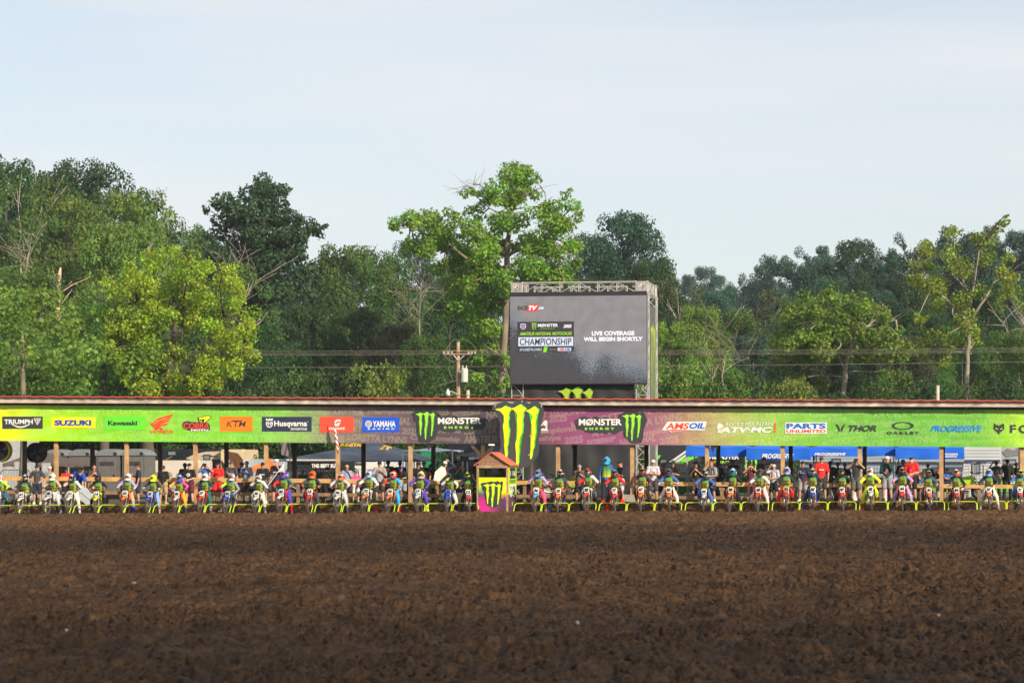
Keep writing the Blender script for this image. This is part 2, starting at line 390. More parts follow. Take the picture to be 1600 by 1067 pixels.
def variant(key):
    if key in TREE_VARS: return TREE_VARS[key]
    kind, seed = key
    w, h, z0, n, rc, sh, dens, leaf, r = dict(
        round=(12, 17, 1.0, 60, 1.6, 'round', 33, .215, .22), oak=(15, 20, 2.5, 60, 1.75, 'oak', 29, .23, .28),
        spire=(9, 20, 2.0, 60, 1.15, 'spire', 35, .215, .18), shrub=(7, 6, .1, 34, 1.0, 'dome', 34, .19, .10),
        loose=(13, 17, 3.0, 40, 1.3, 'oak', 28, .22, .2))[kind]
    cl = crown_clumps(seed*7+3, w, h, z0, n, rc, sh)
    rs_ = random.Random(seed+50)
    for q in range(int(len(cl)*1.3)):
        x, y, z, r2 = rs_.choice(cl); cl.append((x+rs_.uniform(-1, 1)*r2*1.15, y+rs_.uniform(-1, 1)*r2*1.15, min(h-r2*.5, z+rs_.uniform(-1, .8)*r2), r2*rs_.uniform(.45, .75)))
    TREE_VARS[key] = (leaves_mesh(kind+'_crown', cl, dens, leaf, seed), make_wood(kind+'_trunk', h, cl, r, seed, .3 if kind != 'shrub' else .1, 2, 22 if kind == 'loose' else 12), w, h)
    return TREE_VARS[key]
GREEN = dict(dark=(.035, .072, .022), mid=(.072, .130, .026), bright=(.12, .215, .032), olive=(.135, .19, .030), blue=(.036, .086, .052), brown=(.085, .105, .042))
def place_tree(px, py, wpx, Y, kind, seed, col, label, group='woodland trees behind the start line', bark=(.13, .11, .09)):
    cr, tr, w, h = variant((kind, seed)); x = (px-800)/F*Y; zt = EYE+(HZ-py)*Y/F; zg = float(ground_z(x, Y))
    H = zt-zg; wid = wpx/F*Y
    t = empty('tree' if kind != 'shrub' else 'shrub', (x, Y, zg-.1), (seed*1.7+px*.37) % 6.28, label=label, cat='tree' if kind != 'shrub' else 'shrub', group=group)
    q = max(wid/w, .66*H/h); t.scale = (q, q, H/h)
    c = GREEN[col] if isinstance(col, str) else col; rr = random.Random(px*13+py); c = tuple(v*rr.uniform(.88, 1.12) for v in c)
    link('crown', cr, t, c); link('trunk', tr, t, bark)
    return t
# -- traced heroes: clumps given by picture position, spread in depth
def hero(name, label, base, Y, clumps, col, leaf, dens, bark, limbs, r, seed, depth=.6, droop=0, extra=(), fill=1.0):
    rs = random.Random(seed); k = Y/F; bx = (base[0]-800)*k; zg = float(ground_z(bx, Y))
    P = lambda px, py, dy=0: Vector(((px-800)*k-bx, dy, EYE+(HZ-py)*k-zg))
    t = empty(name, (bx, Y, zg), 0, label=label, cat='tree')
    cl = []
    for (px, py, rp) in clumps:
        rr = rp*k; cx = abs((px-base[0])*k)
        for q in range(2 if rp > 20 else 1): cl.append((*P(px, py, rs.uniform(-1, 1)*depth*6*(1 if q == 0 else 1.3))[:], rr))
    for q in range(int(len(cl)*fill)):
        x, y, z, r = rs.choice(cl); a, b = rs.uniform(-1, 1), rs.uniform(-1, 1)
        cl.append((x+a*r*1.15, y+rs.uniform(-1.6, 1.6), z+b*r*1.0, r*rs.uniform(.45, .75)))
    link('crown', leaves_mesh('crown', cl, dens, leaf, seed, droop), t, col)
    bm = new()
    for L in limbs:
        pts = [P(*q[:2], q[2] if len(q) > 2 else 0) for q in L[0]]; r0, r1 = L[1]
        full = []
        for a, b in zip(pts, pts[1:]):
            for i in range(3): full.append(a.lerp(b, i/3)+Vector((rs.uniform(-1, 1), rs.uniform(-1, 1), 0))*.06)
        full.append(pts[-1]); n = len(full)
        tube(bm, full, [(r0+(r1-r0)*i/(n-1))*(.62 if r0 < .5 else .85) for i in range(n)], 7)
        for q in range(L[2] if len(L) > 2 else 4):
            i = rs.randrange(n//2, n); e = full[i]+Vector((rs.uniform(-1, 1), rs.uniform(-1, 1), rs.uniform(-.2, .8)))*1.7
            limb(bm, full[i], e, max(r1*.5, .02), .006, rs, n=4)
    for c in cl[::(9 if droop else 4)]:
        near = min((P(*q[:2]) for L in limbs for q in L[0]), key=lambda p: (p-Vector(c[:3])).length)
        limb(bm, near, c[:3], .055, .02, rs)
    obj('trunk', bm, BARK, t, bark, sm=True)
    for nm, m_ in extra: m_(t, P, rs)
    return t
def build_trees():
    # the broad bright tree behind the video screen
    c = [(800, 276, 25), (775, 288, 21), (828, 285, 19), (760, 302, 15), (803, 312, 21), (838, 302, 12), (812, 262, 12), (620, 353, 13), (645, 350, 19), (672, 342, 22), (640, 382, 17), (668, 400, 19),
         (690, 372, 25), (715, 350, 20), (718, 398, 25), (742, 372, 22), (750, 430, 26), (722, 452, 22), (762, 400, 25), (782, 350, 23), (812, 345, 20), (842, 335, 18), (868, 328, 19), (895, 326, 14), (903, 340, 10),
         (886, 355, 17), (858, 355, 22), (845, 388, 25), (872, 398, 21), (888, 418, 17), (820, 420, 26), (826, 378, 22), (786, 385, 20), (738, 490, 23), (765, 468, 24), (752, 520, 20), (775, 545, 20), (748, 562, 14),
         (778, 585, 16), (735, 330, 12), (700, 330, 11), (795, 455, 24), (850, 430, 25), (770, 515, 20), (785, 430, 22), (815, 298, 12), (790, 600, 10), (870, 440, 22), (725, 425, 20), (700, 440, 18), (682, 425, 15), (730, 540, 18), (745, 595, 14), (735, 308, 9), (748, 322, 11), (710, 415, 20), (660, 370, 18), (890, 385, 15), (780, 318, 14), (712, 490, 14)]
    lb = [([(784, 640), (786, 560), (790, 470), (792, 400)], (.40, .30), 0), ([(792, 400), (820, 385), (850, 372), (878, 340)], (.22, .06)), ([(792, 400), (770, 380), (745, 372), (735, 378)], (.22, .05)),
          ([(792, 400), (796, 350), (800, 300), (798, 270)], (.3, .05)), ([(792, 440), (760, 430), (700, 380), (640, 355)], (.24, .05)), ([(797, 345), (765, 325), (735, 300), (712, 300)], (.09, .015), 12), ([(797, 330), (770, 310), (748, 288), (735, 290)], (.07, .012), 12),
          ([(800, 330), (822, 305), (845, 292)], (.07, .012), 4)]
    hero('broadleaf_tree', 'tall bright green tree with bare twigs behind the left edge of the video screen', (784, 620), 172, [(x, y, r*.92) for x, y, r in c], (.16, .29, .030), .185, 68, (.20, .155, .12), lb, .6, 1, fill=4.2)
    # yellow-green rounded tree on the left
    rs = random.Random(8); c = []
    for i in range(190):
        a = rs.uniform(0, math.pi*2); q = math.sqrt(rs.random()); x = 280+math.cos(a)*q*116; y = 508-math.sin(a)*q*(120 if math.sin(a) > 0 else 112)
        x += (y-500)*.02; c.append((x, y, rs.uniform(11, 17)))
    c += [(270, 388, 8), (245, 398, 9), (385, 520, 10), (392, 500, 8), (378, 470, 9)]
    lb = [([(228, 800), (228, 740), (232, 690), (262, 600), (276, 480)], (.58, .12), 2), ([(284, 600), (320, 540), (350, 490)], (.10, .03), 2), ([(284, 600), (240, 540), (215, 470)], (.10, .03), 2), ([(282, 560), (285, 470), (290, 410)], (.09, .02), 2)]
    hero('broadleaf_tree', 'rounded yellow-green tree with drooping leaves left of centre above the roof', (228, 790), 131, c, (.235, .33, .026), .13, 88, (.075, .058, .042), lb, .3, 2, depth=.4, droop=.5, fill=.8)
    # sycamore with white limbs on the right
    c = [(1480, 370, 10), (1492, 388, 11), (1528, 378, 13), (1548, 374, 12), (1545, 398, 15), (1562, 408, 9), (1432, 398, 11), (1446, 412, 14), (1424, 440, 9), (1450, 448, 14), (1480, 438, 17), (1500, 425, 14), (1520, 418, 15), (1500, 468, 16),
         (1472, 478, 13), (1500, 500, 16), (1520, 515, 14), (1460, 528, 12), (1482, 540, 14), (1448, 555, 10), (1540, 455, 14), (1562, 440, 12), (1575, 420, 10), (1440, 500, 9), (1476, 400, 12), (1462, 570, 9), (1500, 355, 7), (1555, 360, 7), (1585, 455, 10)]
    lb = [([(1513, 650), (1511, 590), (1512, 550), (1516, 505)], (.26, .18), 0), ([(1516, 505), (1490, 480), (1465, 455), (1432, 440)], (.22, .05)), ([(1516, 505), (1512, 460), (1500, 425), (1490, 395)], (.17, .04)), ([(1518, 500), (1540, 465), (1555, 440), (1572, 432)], (.17, .04)),
          ([(1514, 480), (1525, 430), (1530, 390)], (.14, .04)), ([(1508, 450), (1480, 420), (1466, 395)], (.1, .03)), ([(1455, 450), (1448, 430), (1440, 415)], (.08, .03))]
    hero('sycamore_tree', 'open sycamore with white limbs and yellowing leaves at the right', (1513, 640), 170, [(x, y, r*1.15) for x, y, r in c], (.19, .25, .030), .17, 66, (.24, .21, .16), lb, .4, 3, fill=5)
    # olive green tree right of the screen
    rs = random.Random(4); c = []
    for i in range(110):
        a = rs.uniform(0, math.pi); q = math.sqrt(rs.random()); c.append((1308+math.cos(a)*q*92, 560-math.sin(a)*q*98, rs.uniform(12, 18)))
    c += [(1225, 540, 16), (1215, 570, 15), (1220, 600, 14), (1395, 520, 10), (1240, 480, 10), (1285, 465, 10), (1250, 590, 16), (1290, 600, 14), (1370, 590, 12)]
    lb = [([(1318, 650), (1320, 590), (1326, 555), (1345, 520), (1375, 490)], (.28, .06), 10), ([(1326, 555), (1338, 515), (1350, 490)], (.13, .04), 6), ([(1345, 515), (1375, 505), (1400, 500)], (.09, .03), 5), ([(1322, 580), (1300, 540), (1283, 500), (1283, 470)], (.12, .03), 6), ([(1330, 540), (1325, 505), (1315, 480)], (.1, .03), 6)]
    hero('broadleaf_tree', 'domed olive green tree with pale forked limbs between screen and sycamore', (1318, 640), 160, c, (.13, .205, .026), .19, 50, (.30, .26, .19), lb, .3, 5, fill=1.3)
    # big dark lobed oak
    c = [(385, 300, 20), (410, 296, 22), (435, 305, 18), (358, 322, 20), (345, 345, 20), (335, 370, 18), (372, 340, 26), (400, 330, 28), (430, 332, 24), (455, 345, 20), (478, 350, 18), (492, 358, 12), (470, 372, 20), (445, 380, 24), (410, 370, 28), (370, 380, 28), (350, 405, 24), (390, 410, 28),
         (430, 415, 28), (465, 405, 20), (480, 420, 16), (400, 450, 30), (440, 455, 28), (370, 445, 26), (345, 440, 20), (470, 450, 20), (330, 395, 14), (420, 292, 10), (498, 366, 8), (395, 490, 30), (440, 500, 30)]
    lb = [([(420, 650), (418, 520), (415, 430), (412, 340)], (.35, .12), 4), ([(416, 460), (380, 400), (355, 350)], (.2, .05)), ([(416, 450), (455, 400), (480, 360)], (.2, .05))]
    hero('oak_tree', 'big dark lobed oak rising above the wood left of centre', (420, 620), 205, c, (.040, .080, .030), .26, 34, (.10, .085, .07), lb, .5, 6, fill=1.6)
    N = ['left', 'centre', 'right']
    # rows: px, top row, width px, distance, kind, seed, colour, label
    T = [(5, 243, 150, 250, 'round', 1, 'dark', 'dark tree crown at the top left corner of the wood'),
         (70, 262, 110, 255, 'round', 2, 'dark', 'dark tree second along the left ridge'),
         (142, 247, 130, 240, 'oak', 1, 'dark', 'dark spreading tree topping the left ridge'),
         (205, 290, 90, 235, 'oak', 2, 'mid', 'green tree stepping down the ridge right of the ridge-top tree'),
         (35, 268, 150, 205, 'loose', 1, 'mid', 'loose green tree with pale branches at far left'),
         (110, 300, 150, 210, 'oak', 1, 'olive', 'olive spreading tree above the broken snag'),
         (180, 345, 100, 200, 'round', 3, 'bright', 'bright green tree behind the yellow-green tree top'),
         (215, 305, 120, 215, 'loose', 2, 'olive', 'thin green tree with pale forked limbs on the left ridge'),
         (262, 345, 100, 220, 'loose', 1, 'mid', 'sparse tree on the slope falling to the gap'),
         (310, 375, 90, 225, 'oak', 2, 'mid', 'green tree beside the big dark oak, left of it'),
         (60, 415, 160, 158, 'round', 1, 'mid', 'full green tree low at the far left above the roof'),
         (20, 470, 120, 150, 'oak', 1, 'bright', 'bright green tree at the left edge above the roof'),
         (130, 470, 130, 152, 'round', 2, 'mid', 'green tree right of the broken snag above the roof'),
         (75, 540, 120, 140, 'shrub', 1, 'bright', 'green thicket above the roof at far left'),
         (170, 560, 90, 138, 'shrub', 2, 'mid', 'green thicket tucked under the yellow-green tree'),
         (15, 560, 90, 138, 'shrub', 2, 'mid', 'leafy thicket at the very left edge'),
         (370, 410, 110, 185, 'loose', 2, 'mid', 'half bare tree between yellow-green tree and dark oak'),
         (545, 378, 120, 215, 'round', 2, 'mid', 'round topped green tree right of the dark oak'),
         (600, 390, 90, 225, 'oak', 1, 'mid', 'green tree beside the round topped tree, behind its right side'),
         (515, 400, 80, 225, 'round', 3, 'dark', 'dark tree filling the dip right of the oak'),
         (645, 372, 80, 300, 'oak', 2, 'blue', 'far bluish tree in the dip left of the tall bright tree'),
         (480, 470, 120, 190, 'round', 1, 'dark', 'dark tree below the oak, over the wires'),
         (400, 505, 120, 170, 'round', 3, 'dark', 'dark tree right beside the yellow-green crown'),
         (560, 480, 120, 185, 'oak', 2, 'dark', 'dark tree below the round topped tree'),
         (620, 500, 100, 180, 'round', 2, 'brown', 'brownish green tree left of the utility pole'),
         (660, 520, 100, 172, 'round', 1, 'mid', 'dull green tree just behind the utility pole'),
         (700, 450, 100, 200, 'oak', 1, 'dark', 'dark tree in shade left of the tall bright tree trunk'),
         (590, 560, 110, 150, 'shrub', 1, 'olive', 'olive shrubs above the roof left of the pole'),
         (470, 570, 110, 150, 'shrub', 2, 'mid', 'low green shrub above the roof below the oak'),
         (530, 575, 90, 150, 'shrub', 1, 'dark', 'dark low shrub above the roof in the middle'),
         (720, 570, 90, 150, 'shrub', 2, 'mid', 'low shrub between the pole and the screen'),
         (985, 330, 130, 255, 'round', 3, 'blue', 'tall round bluish tree right of the bright tree'),
         (925, 362, 90, 265, 'oak', 2, 'blue', 'bluish tree between the bright tree and the round one'),
         (1020, 400, 90, 240, 'round', 1, 'dark', 'dark tree stepping down behind the screen corner'),
         (940, 430, 110, 235, 'oak', 1, 'dark', 'dark tree directly above the screen truss'),
         (1060, 432, 80, 235, 'loose', 1, 'brown', 'brown leaved tree right of the screen top'),
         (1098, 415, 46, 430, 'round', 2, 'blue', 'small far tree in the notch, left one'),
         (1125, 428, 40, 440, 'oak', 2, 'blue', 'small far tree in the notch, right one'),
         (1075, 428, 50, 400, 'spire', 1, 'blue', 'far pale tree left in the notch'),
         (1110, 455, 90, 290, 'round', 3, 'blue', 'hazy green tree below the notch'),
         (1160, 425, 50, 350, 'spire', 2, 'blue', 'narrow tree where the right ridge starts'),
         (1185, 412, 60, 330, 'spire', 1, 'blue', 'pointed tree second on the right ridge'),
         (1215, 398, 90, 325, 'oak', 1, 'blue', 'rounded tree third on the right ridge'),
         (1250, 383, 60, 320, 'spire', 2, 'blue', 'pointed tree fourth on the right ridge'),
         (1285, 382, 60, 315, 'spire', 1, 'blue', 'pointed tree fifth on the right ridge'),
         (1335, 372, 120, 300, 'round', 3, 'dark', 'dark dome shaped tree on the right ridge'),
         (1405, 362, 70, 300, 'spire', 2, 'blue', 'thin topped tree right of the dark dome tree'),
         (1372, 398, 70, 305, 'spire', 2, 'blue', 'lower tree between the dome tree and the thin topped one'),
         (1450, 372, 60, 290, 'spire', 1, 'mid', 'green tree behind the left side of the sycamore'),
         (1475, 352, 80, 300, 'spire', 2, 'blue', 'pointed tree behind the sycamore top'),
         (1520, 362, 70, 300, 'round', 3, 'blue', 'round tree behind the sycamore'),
         (1548, 350, 60, 300, 'spire', 1, 'mid', 'pointed tree behind the sycamore right side'),
         (1590, 358, 80, 290, 'oak', 2, 'blue', 'spreading tree at the right edge of the ridge'),
         (1640, 350, 100, 290, 'round', 1, 'blue', 'dark tree cut by the right edge on the ridge'),
         (1200, 452, 110, 235, 'loose', 2, 'brown', 'brownish half bare tree left of the olive dome'),
         (1150, 480, 100, 225, 'round', 2, 'mid', 'green tree below the start of the right ridge'),
         (1090, 475, 80, 220, 'round', 3, 'bright', 'bright round tree right of the screen tower'),
         (1045, 500, 90, 165, 'oak', 1, 'bright', 'bright green tree touching the screen tower'),
         (1110, 530, 120, 155, 'loose', 1, 'bright', 'bright open tree with bare branches low right of the screen'),
         (1175, 520, 90, 180, 'round', 1, 'blue', 'bluish green tree left below the olive dome'),
         (1060, 560, 110, 142, 'shrub', 1, 'bright', 'bright shrub by the foot of the screen tower'),
         (1150, 575, 120, 142, 'shrub', 2, 'mid', 'green shrub above the roof under the wires'),
         (1240, 585, 110, 142, 'shrub', 1, 'olive', 'olive shrub under the dome tree'),
         (1400, 575, 120, 145, 'shrub', 2, 'mid', 'dark shrub between dome tree and sycamore'),
         (1450, 590, 110, 142, 'shrub', 1, 'dark', 'low shrub by the short wooden post'),
         (1560, 580, 130, 145, 'shrub', 2, 'dark', 'low dark shrub right of the sycamore trunk'),
         (1430, 480, 120, 215, 'round', 3, 'dark', 'dark tree between dome tree and sycamore'),
         (1540, 450, 130, 210, 'oak', 1, 'dark', 'dark tree right behind the sycamore trunk'),
         (1600, 430, 110, 190, 'loose', 1, 'olive', 'olive tree with a pale trunk at the right edge'),
         (1610, 520, 120, 165, 'round', 2, 'mid', 'full green tree at the lower right edge above the roof'),
         (1370, 450, 110, 240, 'oak', 2, 'blue', 'bluish tree above the right shoulder of the dome tree'),
         (1300, 430, 110, 260, 'round', 1, 'blue', 'bluish tree behind the top of the dome tree'),
         (850, 400, 110, 240, 'round', 2, 'dark', 'dark tree seen through the right of the bright tree'),
         (740, 380, 110, 245, 'oak', 1, 'dark', 'dark tree seen through the left of the bright tree')]
    for t in T:
        a = t[:7]; place_tree(*a[:6], a[6], t[7], bark=(.38, .33, .26) if a[4] == 'loose' else (.12, .10, .08))
    # the wood behind: fills the gaps between the ones above
    sx = [-60, 0, 130, 240, 310, 420, 500, 560, 640, 700, 900, 985, 1050, 1130, 1180, 1280, 1340, 1400, 1480, 1600, 1680]
    sy = [262, 262, 275, 340, 385, 350, 420, 400, 402, 410, 390, 350, 412, 436, 408, 380, 374, 366, 350, 350, 350]
    rs = random.Random(11)
    ZN = [(-270, 'far beyond the left edge'), (-140, 'just beyond the left edge'), (-10, 'at the left edge'), (75, 'behind the broken snag'), (165, 'left of the yellow-green tree'), (270, 'behind the yellow-green tree'), (365, 'behind the bare pale tree'), (440, 'below the big dark oak'),
          (535, 'below the round topped tree'), (625, 'behind the dead grey tree'), (705, 'behind the utility pole'), (790, 'behind the bright tree trunk'), (885, 'behind the video screen left half'), (975, 'behind the video screen right half'),
          (1065, 'beside the screen tower'), (1150, 'under the skyline notch'), (1235, 'left of the domed olive tree'), (1320, 'behind the domed olive tree'), (1410, 'between domed tree and sycamore'), (1505, 'behind the sycamore trunk'), (1600, 'at the right edge'), (1730, 'just beyond the right edge')]
    ROW = ['near', 'middle row', 'back row', 'farthest row']
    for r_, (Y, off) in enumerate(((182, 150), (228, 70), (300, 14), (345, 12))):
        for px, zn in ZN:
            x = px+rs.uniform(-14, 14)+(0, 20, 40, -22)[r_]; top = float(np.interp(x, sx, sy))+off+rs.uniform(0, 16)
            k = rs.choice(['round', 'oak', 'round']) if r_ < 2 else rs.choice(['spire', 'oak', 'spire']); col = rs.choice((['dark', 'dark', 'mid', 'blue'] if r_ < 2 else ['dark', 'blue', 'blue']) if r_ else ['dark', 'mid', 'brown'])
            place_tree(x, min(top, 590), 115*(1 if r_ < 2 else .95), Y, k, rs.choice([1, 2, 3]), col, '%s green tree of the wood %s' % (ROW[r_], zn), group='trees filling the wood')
    rs = random.Random(21)
    for px, zn in ZN:
        place_tree(px+rs.uniform(-10, 10), rs.uniform(600, 625), 135, 137, 'shrub', rs.choice([1, 2]), rs.choice(['dark', 'mid', 'dark']), 'leafy bush of the hedge behind the paddock, %s' % zn, group='bushes behind the paddock')
        place_tree(px+45, rs.uniform(610, 640), 120, 141, 'shrub', rs.choice([1, 2]), 'dark', 'dark bush at the back of the hedge, %s' % zn, group='bushes behind the paddock')
    # broken snag, dead branches
    def snag(px, y0, y1, Y, rr, label, forks, col, cat='dead tree', name='dead_tree'):
        k = Y/F; bx = (px-800)*k; zg = float(ground_z(bx, Y)); z = lambda py: EYE+(HZ-py)*k-zg
        t = empty(name, (bx, Y, zg), 0, label=label, cat=cat); bm = new(); rs = random.Random(px)
        if px != 90: rr *= .6; col = tuple(v*.72 for v in col)
        tube(bm, [(0, 0, -.3), (.1, 0, z(y1)), (.0, 0, (z(y1)+z(y0))/2), (.12, 0, z(y0)-.4), (.18, 0, z(y0))], [rr*1.3, rr, rr*.85, rr*.7, rr*.25], 8)
        obj('trunk', bm, BARK, t, col, sm=True)
        bm = new()
        for (ax, ay, ex, ey) in forks:
            P = limb(bm, ((ax-px)*k, 0, z(ay)), ((ex-px)*k, rs.uniform(-2, 2), z(ey)), rr*.4, rr*.1, rs, .15)
            for q in range(9):
                i = rs.randrange(2, 6); limb(bm, P[i], P[i]+Vector((rs.uniform(-1, 1), rs.uniform(-1, 1), rs.uniform(-.3, 1)))*2.0*Y/170, rr*.16, .012, rs, n=4)
        obj('branch', bm, BARK, t, col, sm=True); return t
    snag(90, 418, 515, 166, .17, 'pale broken snag trunk standing in the trees at the left', [(90, 470, 97, 462), (90, 500, 84, 490)], (.55, .38, .24))
    snag(655, 440, 560, 196, .10, 'dead grey tree with a fan of bare twigs left of the bright tree', [(655, 480, 690, 425), (655, 480, 665, 420), (655, 490, 625, 455), (655, 500, 700, 455), (655, 500, 675, 430), (655, 500, 632, 480), (655, 530, 640, 500)], (.36, .30, .25))
    snag(362, 440, 520, 198, .12, 'bare pale branched tree beside the yellow-green crown', [(362, 450, 345, 395), (362, 460, 375, 400), (362, 470, 400, 420), (362, 480, 415, 430), (362, 490, 392, 460)], (.42, .35, .25))
    snag(40, 395, 560, 170, .13, 'pale forked trunk in the green tree at far left', [(40, 420, 12, 385), (40, 410, 58, 370), (40, 430, 52, 400)], (.40, .34, .28))
    snag(1128, 560, 615, 150, .10, 'bare forked branches low right of the screen', [(1128, 580, 1095, 545), (1128, 575, 1150, 535), (1128, 585, 1170, 560), (1128, 575, 1120, 520)], (.34, .28, .2))
    snag(1590, 520, 600, 185, .2, 'leaning white trunk at the right edge above the roof', [(1590, 530, 1602, 490), (1590, 540, 1575, 500)], (.48, .42, .36))
    # big trunks standing between the paddock vehicles (left)
    for (px, b, rr, colr, lab) in ((34, 16, .14, (.17, .14, .10), 'brown tree trunk under the roof at far left beside the hanging fan'), (161, 30, .22, (.09, .07, .055), 'leafy tree whose trunk stands behind the second toilet')):
        s = s_at(px, b); p = LW(s, b); zg = float(ground_z(p.x, p.y)); t = empty('tree', (p.x, p.y, zg), 0, label=lab, cat='tree'); bm = new()
        tube(bm, [(0, 0, -.2), (0, 0, .3), (.05, 0, 1.5), (.1, 0, 3.2), (0, 0, 7.5)], [rr*1.9, rr*1.4, rr*1.05, rr, rr*.5], 14)
        obj('trunk', bm, BARK, t, colr, sm=True)
        cl = crown_clumps(int(px), 7, 9.6, 4.6, 26, .95, 'round')
        link('crown', leaves_mesh('crown', cl, 30, .2, int(px)), t, GREEN['bright'])
build_trees()

# ------------------------------------------------------------------ shelter over the start line
class Fr:                                  # a thing whose geometry is given by picture position on a plane b behind the gates
    def __init__(s, name, px, b, z=None, **k):
        s.s0 = s_at(px, b); s.b0 = b; s.z0 = gz(s.s0, b) if z is None else z
        s.o = empty(name, LW(s.s0, b, s.z0), -PSI, **k)
    def __call__(s, px, py, db=0):
        b = s.b0+db; return s_at(px, b)-s.s0, z_at(px, py, b)-s.z0
    def S(s, px, db=0): return s_at(px, s.b0+db)-s.s0
    def Z(s, py, px=None, db=0):
        return z_at(px if px is not None else 800, py, s.b0+db)-s.z0
def zline(b, y0, y1):                      # straight edge seen at row y0 at the left border and y1 at the right border
    a, c = z_at(0, y0, b), z_at(1600, y1, b); sa, sc = s_at(0, b), s_at(1600, b)
    return lambda s: a+(c-a)*(s-sa)/(sc-sa)
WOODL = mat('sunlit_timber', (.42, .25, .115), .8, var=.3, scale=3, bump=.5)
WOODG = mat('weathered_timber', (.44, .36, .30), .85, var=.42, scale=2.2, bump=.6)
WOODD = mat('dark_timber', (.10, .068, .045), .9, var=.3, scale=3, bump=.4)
WOODM = mat('brown_timber', (.24, .145, .075), .85, var=.3, scale=3, bump=.5)  # weathered brown, with shade on the lower rail and its posts painted in
PINE = mat('new_pine', (.52, .29, .10), .7, var=.2, scale=3, bump=.3)
REDM = mat('red_sheet_metal', (.52, .085, .045), .5, var=.15, scale=.6)
def beam(bm, s0, s1, b0, b1, fz0, fz1, n=40, org=(0, 0, 0)):
    for i in range(n):
        a, c = s0+(s1-s0)*i/n, s0+(s1-s0)*(i+1)/n
        if i == 0: p = [bm.verts.new((a-org[0], y-org[1], f(a)-org[2])) for y, f in ((b0, fz0), (b1, fz0), (b1, fz1), (b0, fz1))]; bm.faces.new(p[::-1]); first = p
        q = [bm.verts.new((c-org[0], y-org[1], f(c)-org[2])) for y, f in ((b0, fz0), (b1, fz0), (b1, fz1), (b0, fz1))]
        for k in range(4): bm.faces.new((p[k], p[(k+1) % 4], q[(k+1) % 4], q[k]))
        p = q
    bm.faces.new(p); bmesh.ops.recalc_face_normals(bm, faces=bm.faces[:])
FRONT_POSTS = [-22, 88, 198, 305.5, 416, 528, 641.5, 755, 872, 988, 1105, 1223, 1343.5, 1471, 1597, 1722]
SA, SB = s_at(-60, 2.9), s_at(1665, 2.9)
def build_shelter():
    o = empty('start_shelter', LW(0, 3.05, 0), -PSI, label='long timber shelter with red metal roof over the whole start line', cat='shelter')
    org = (0, 3.05, 0)
    ft, fb = zline(2.6, 621, 628), zline(2.6, 629.3, 636)
    bm = new(); beam(bm, SA, SB, 2.55, 2.62, fb, ft, 60, org); obj('fascia', bm, WOODG, o)
    bm = new(); N = 260; f1 = lambda s: ft(s)+.015; prev = None                       # ribbed roof sheet
    for i in range(N+1):
        s = SA+(SB-SA)*i/N; rib = .022 if i % 3 == 0 else 0
        q = [bm.verts.new((s, b-3.05, f1(s)+rib+dz-(b-2.4)*.035)) for b, dz in ((2.40, 0), (9.2, 0), (9.2, .035), (2.40, .035))]
        if prev:
            for k in range(4): bm.faces.new((prev[k], prev[(k+1) % 4], q[(k+1) % 4], q[k]))
        prev = q
    bmesh.ops.recalc_face_normals(bm, faces=bm.faces[:]); obj('roof', bm, REDM, o)
    bm = new(); s = SA+.2                                                            # rafters behind the fascia
    while s < SB:
        za = fb(s)+.06
        v = box(bm, s, s+.045, 2.63-3.05, 9.1-3.05, za-.02, za+.12)
        s += .62
    for b, d in ((2.98, .2), (7.35, .2)):
        beam(bm, SA, SB, b, b+.06, lambda s: fb(s)-d-.02, lambda s: fb(s)+.03, 40, org)
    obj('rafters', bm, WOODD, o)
    bt = zline(2.9, 688.6, 698.7)
    for k, px in enumerate(FRONT_POSTS):
        s = s_at(px, 3.12); bm = new(); w = .072; box(bm, s-w, s+w, -.0, .14, gz(s, 3)-.1, fb(s)-.02); bmesh.ops.bevel(bm, geom=bm.edges[:], offset=.008, segments=1)
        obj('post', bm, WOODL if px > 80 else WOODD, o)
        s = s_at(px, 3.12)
        bm = new(); w = .075; sb = s; box(bm, sb-w, sb+w, 4.3, 4.45, gz(s, 7)-.1, fb(s)-.1); obj('post', bm, WOODD, o)  # back row: the banner's shade is put into the darker timber colour
    # knee braces on the post beside the booth
    s = s_at(755, 3.12)
    for sg in (-1, 1):
        bm = new(); z = bt(s)+.05; x0, x1 = (s-.06, s-.50) if sg < 0 else (s+.06, s+.50)
        prism(bm, [(x0, z-.62), (x0, z-.44), (x1, z+.1), (x1+sg*.02, z-.06)], .02, .1); obj('brace', bm, WOODL, o)
    # dark back sheets fixed at the backs of some posts
    # rails
    r = empty('wooden_rail', LW(0, 3.3, 0), -PSI, label='orange pine hand rail running along behind all the riders', cat='rail')
    t0, t1 = zline(3.3, 743.6, 757.2), zline(3.3, 750.3, 763.2)
    bm = new(); beam(bm, SA, s_at(745, 3.3), 3.27, 3.33, t1, t0, 40, (0, 3.3, 0)); beam(bm, s_at(806, 3.3), s_at(1590, 3.3), 3.27, 3.33, t1, t0, 40, (0, 3.3, 0)); obj('top_beam', bm, PINE, r)
    l0, l1 = zline(3.3, 765.5, 779), zline(3.3, 771, 784)
    bm = new(); beam(bm, SA, s_at(745, 3.3), 3.28, 3.32, l1, l0, 40, (0, 3.3, 0)); beam(bm, s_at(806, 3.3), s_at(1160, 3.3), 3.28, 3.32, l1, l0, 40, (0, 3.3, 0)); obj('lower_beam', bm, WOODM, r)
    for px in [-35, 30, 140, 250, 362, 466, 574, 683, 820, 930, 1046, 1128, 1242, 1354, 1440, 1530]:
        s = s_at(px, 3.4); bm = new(); box(bm, s-.06, s+.06, .04, .13, gz(s, 3.4)-.05, t0(s)-.01); obj('post', bm, WOODM, r)
    return bt
BT = build_shelter()

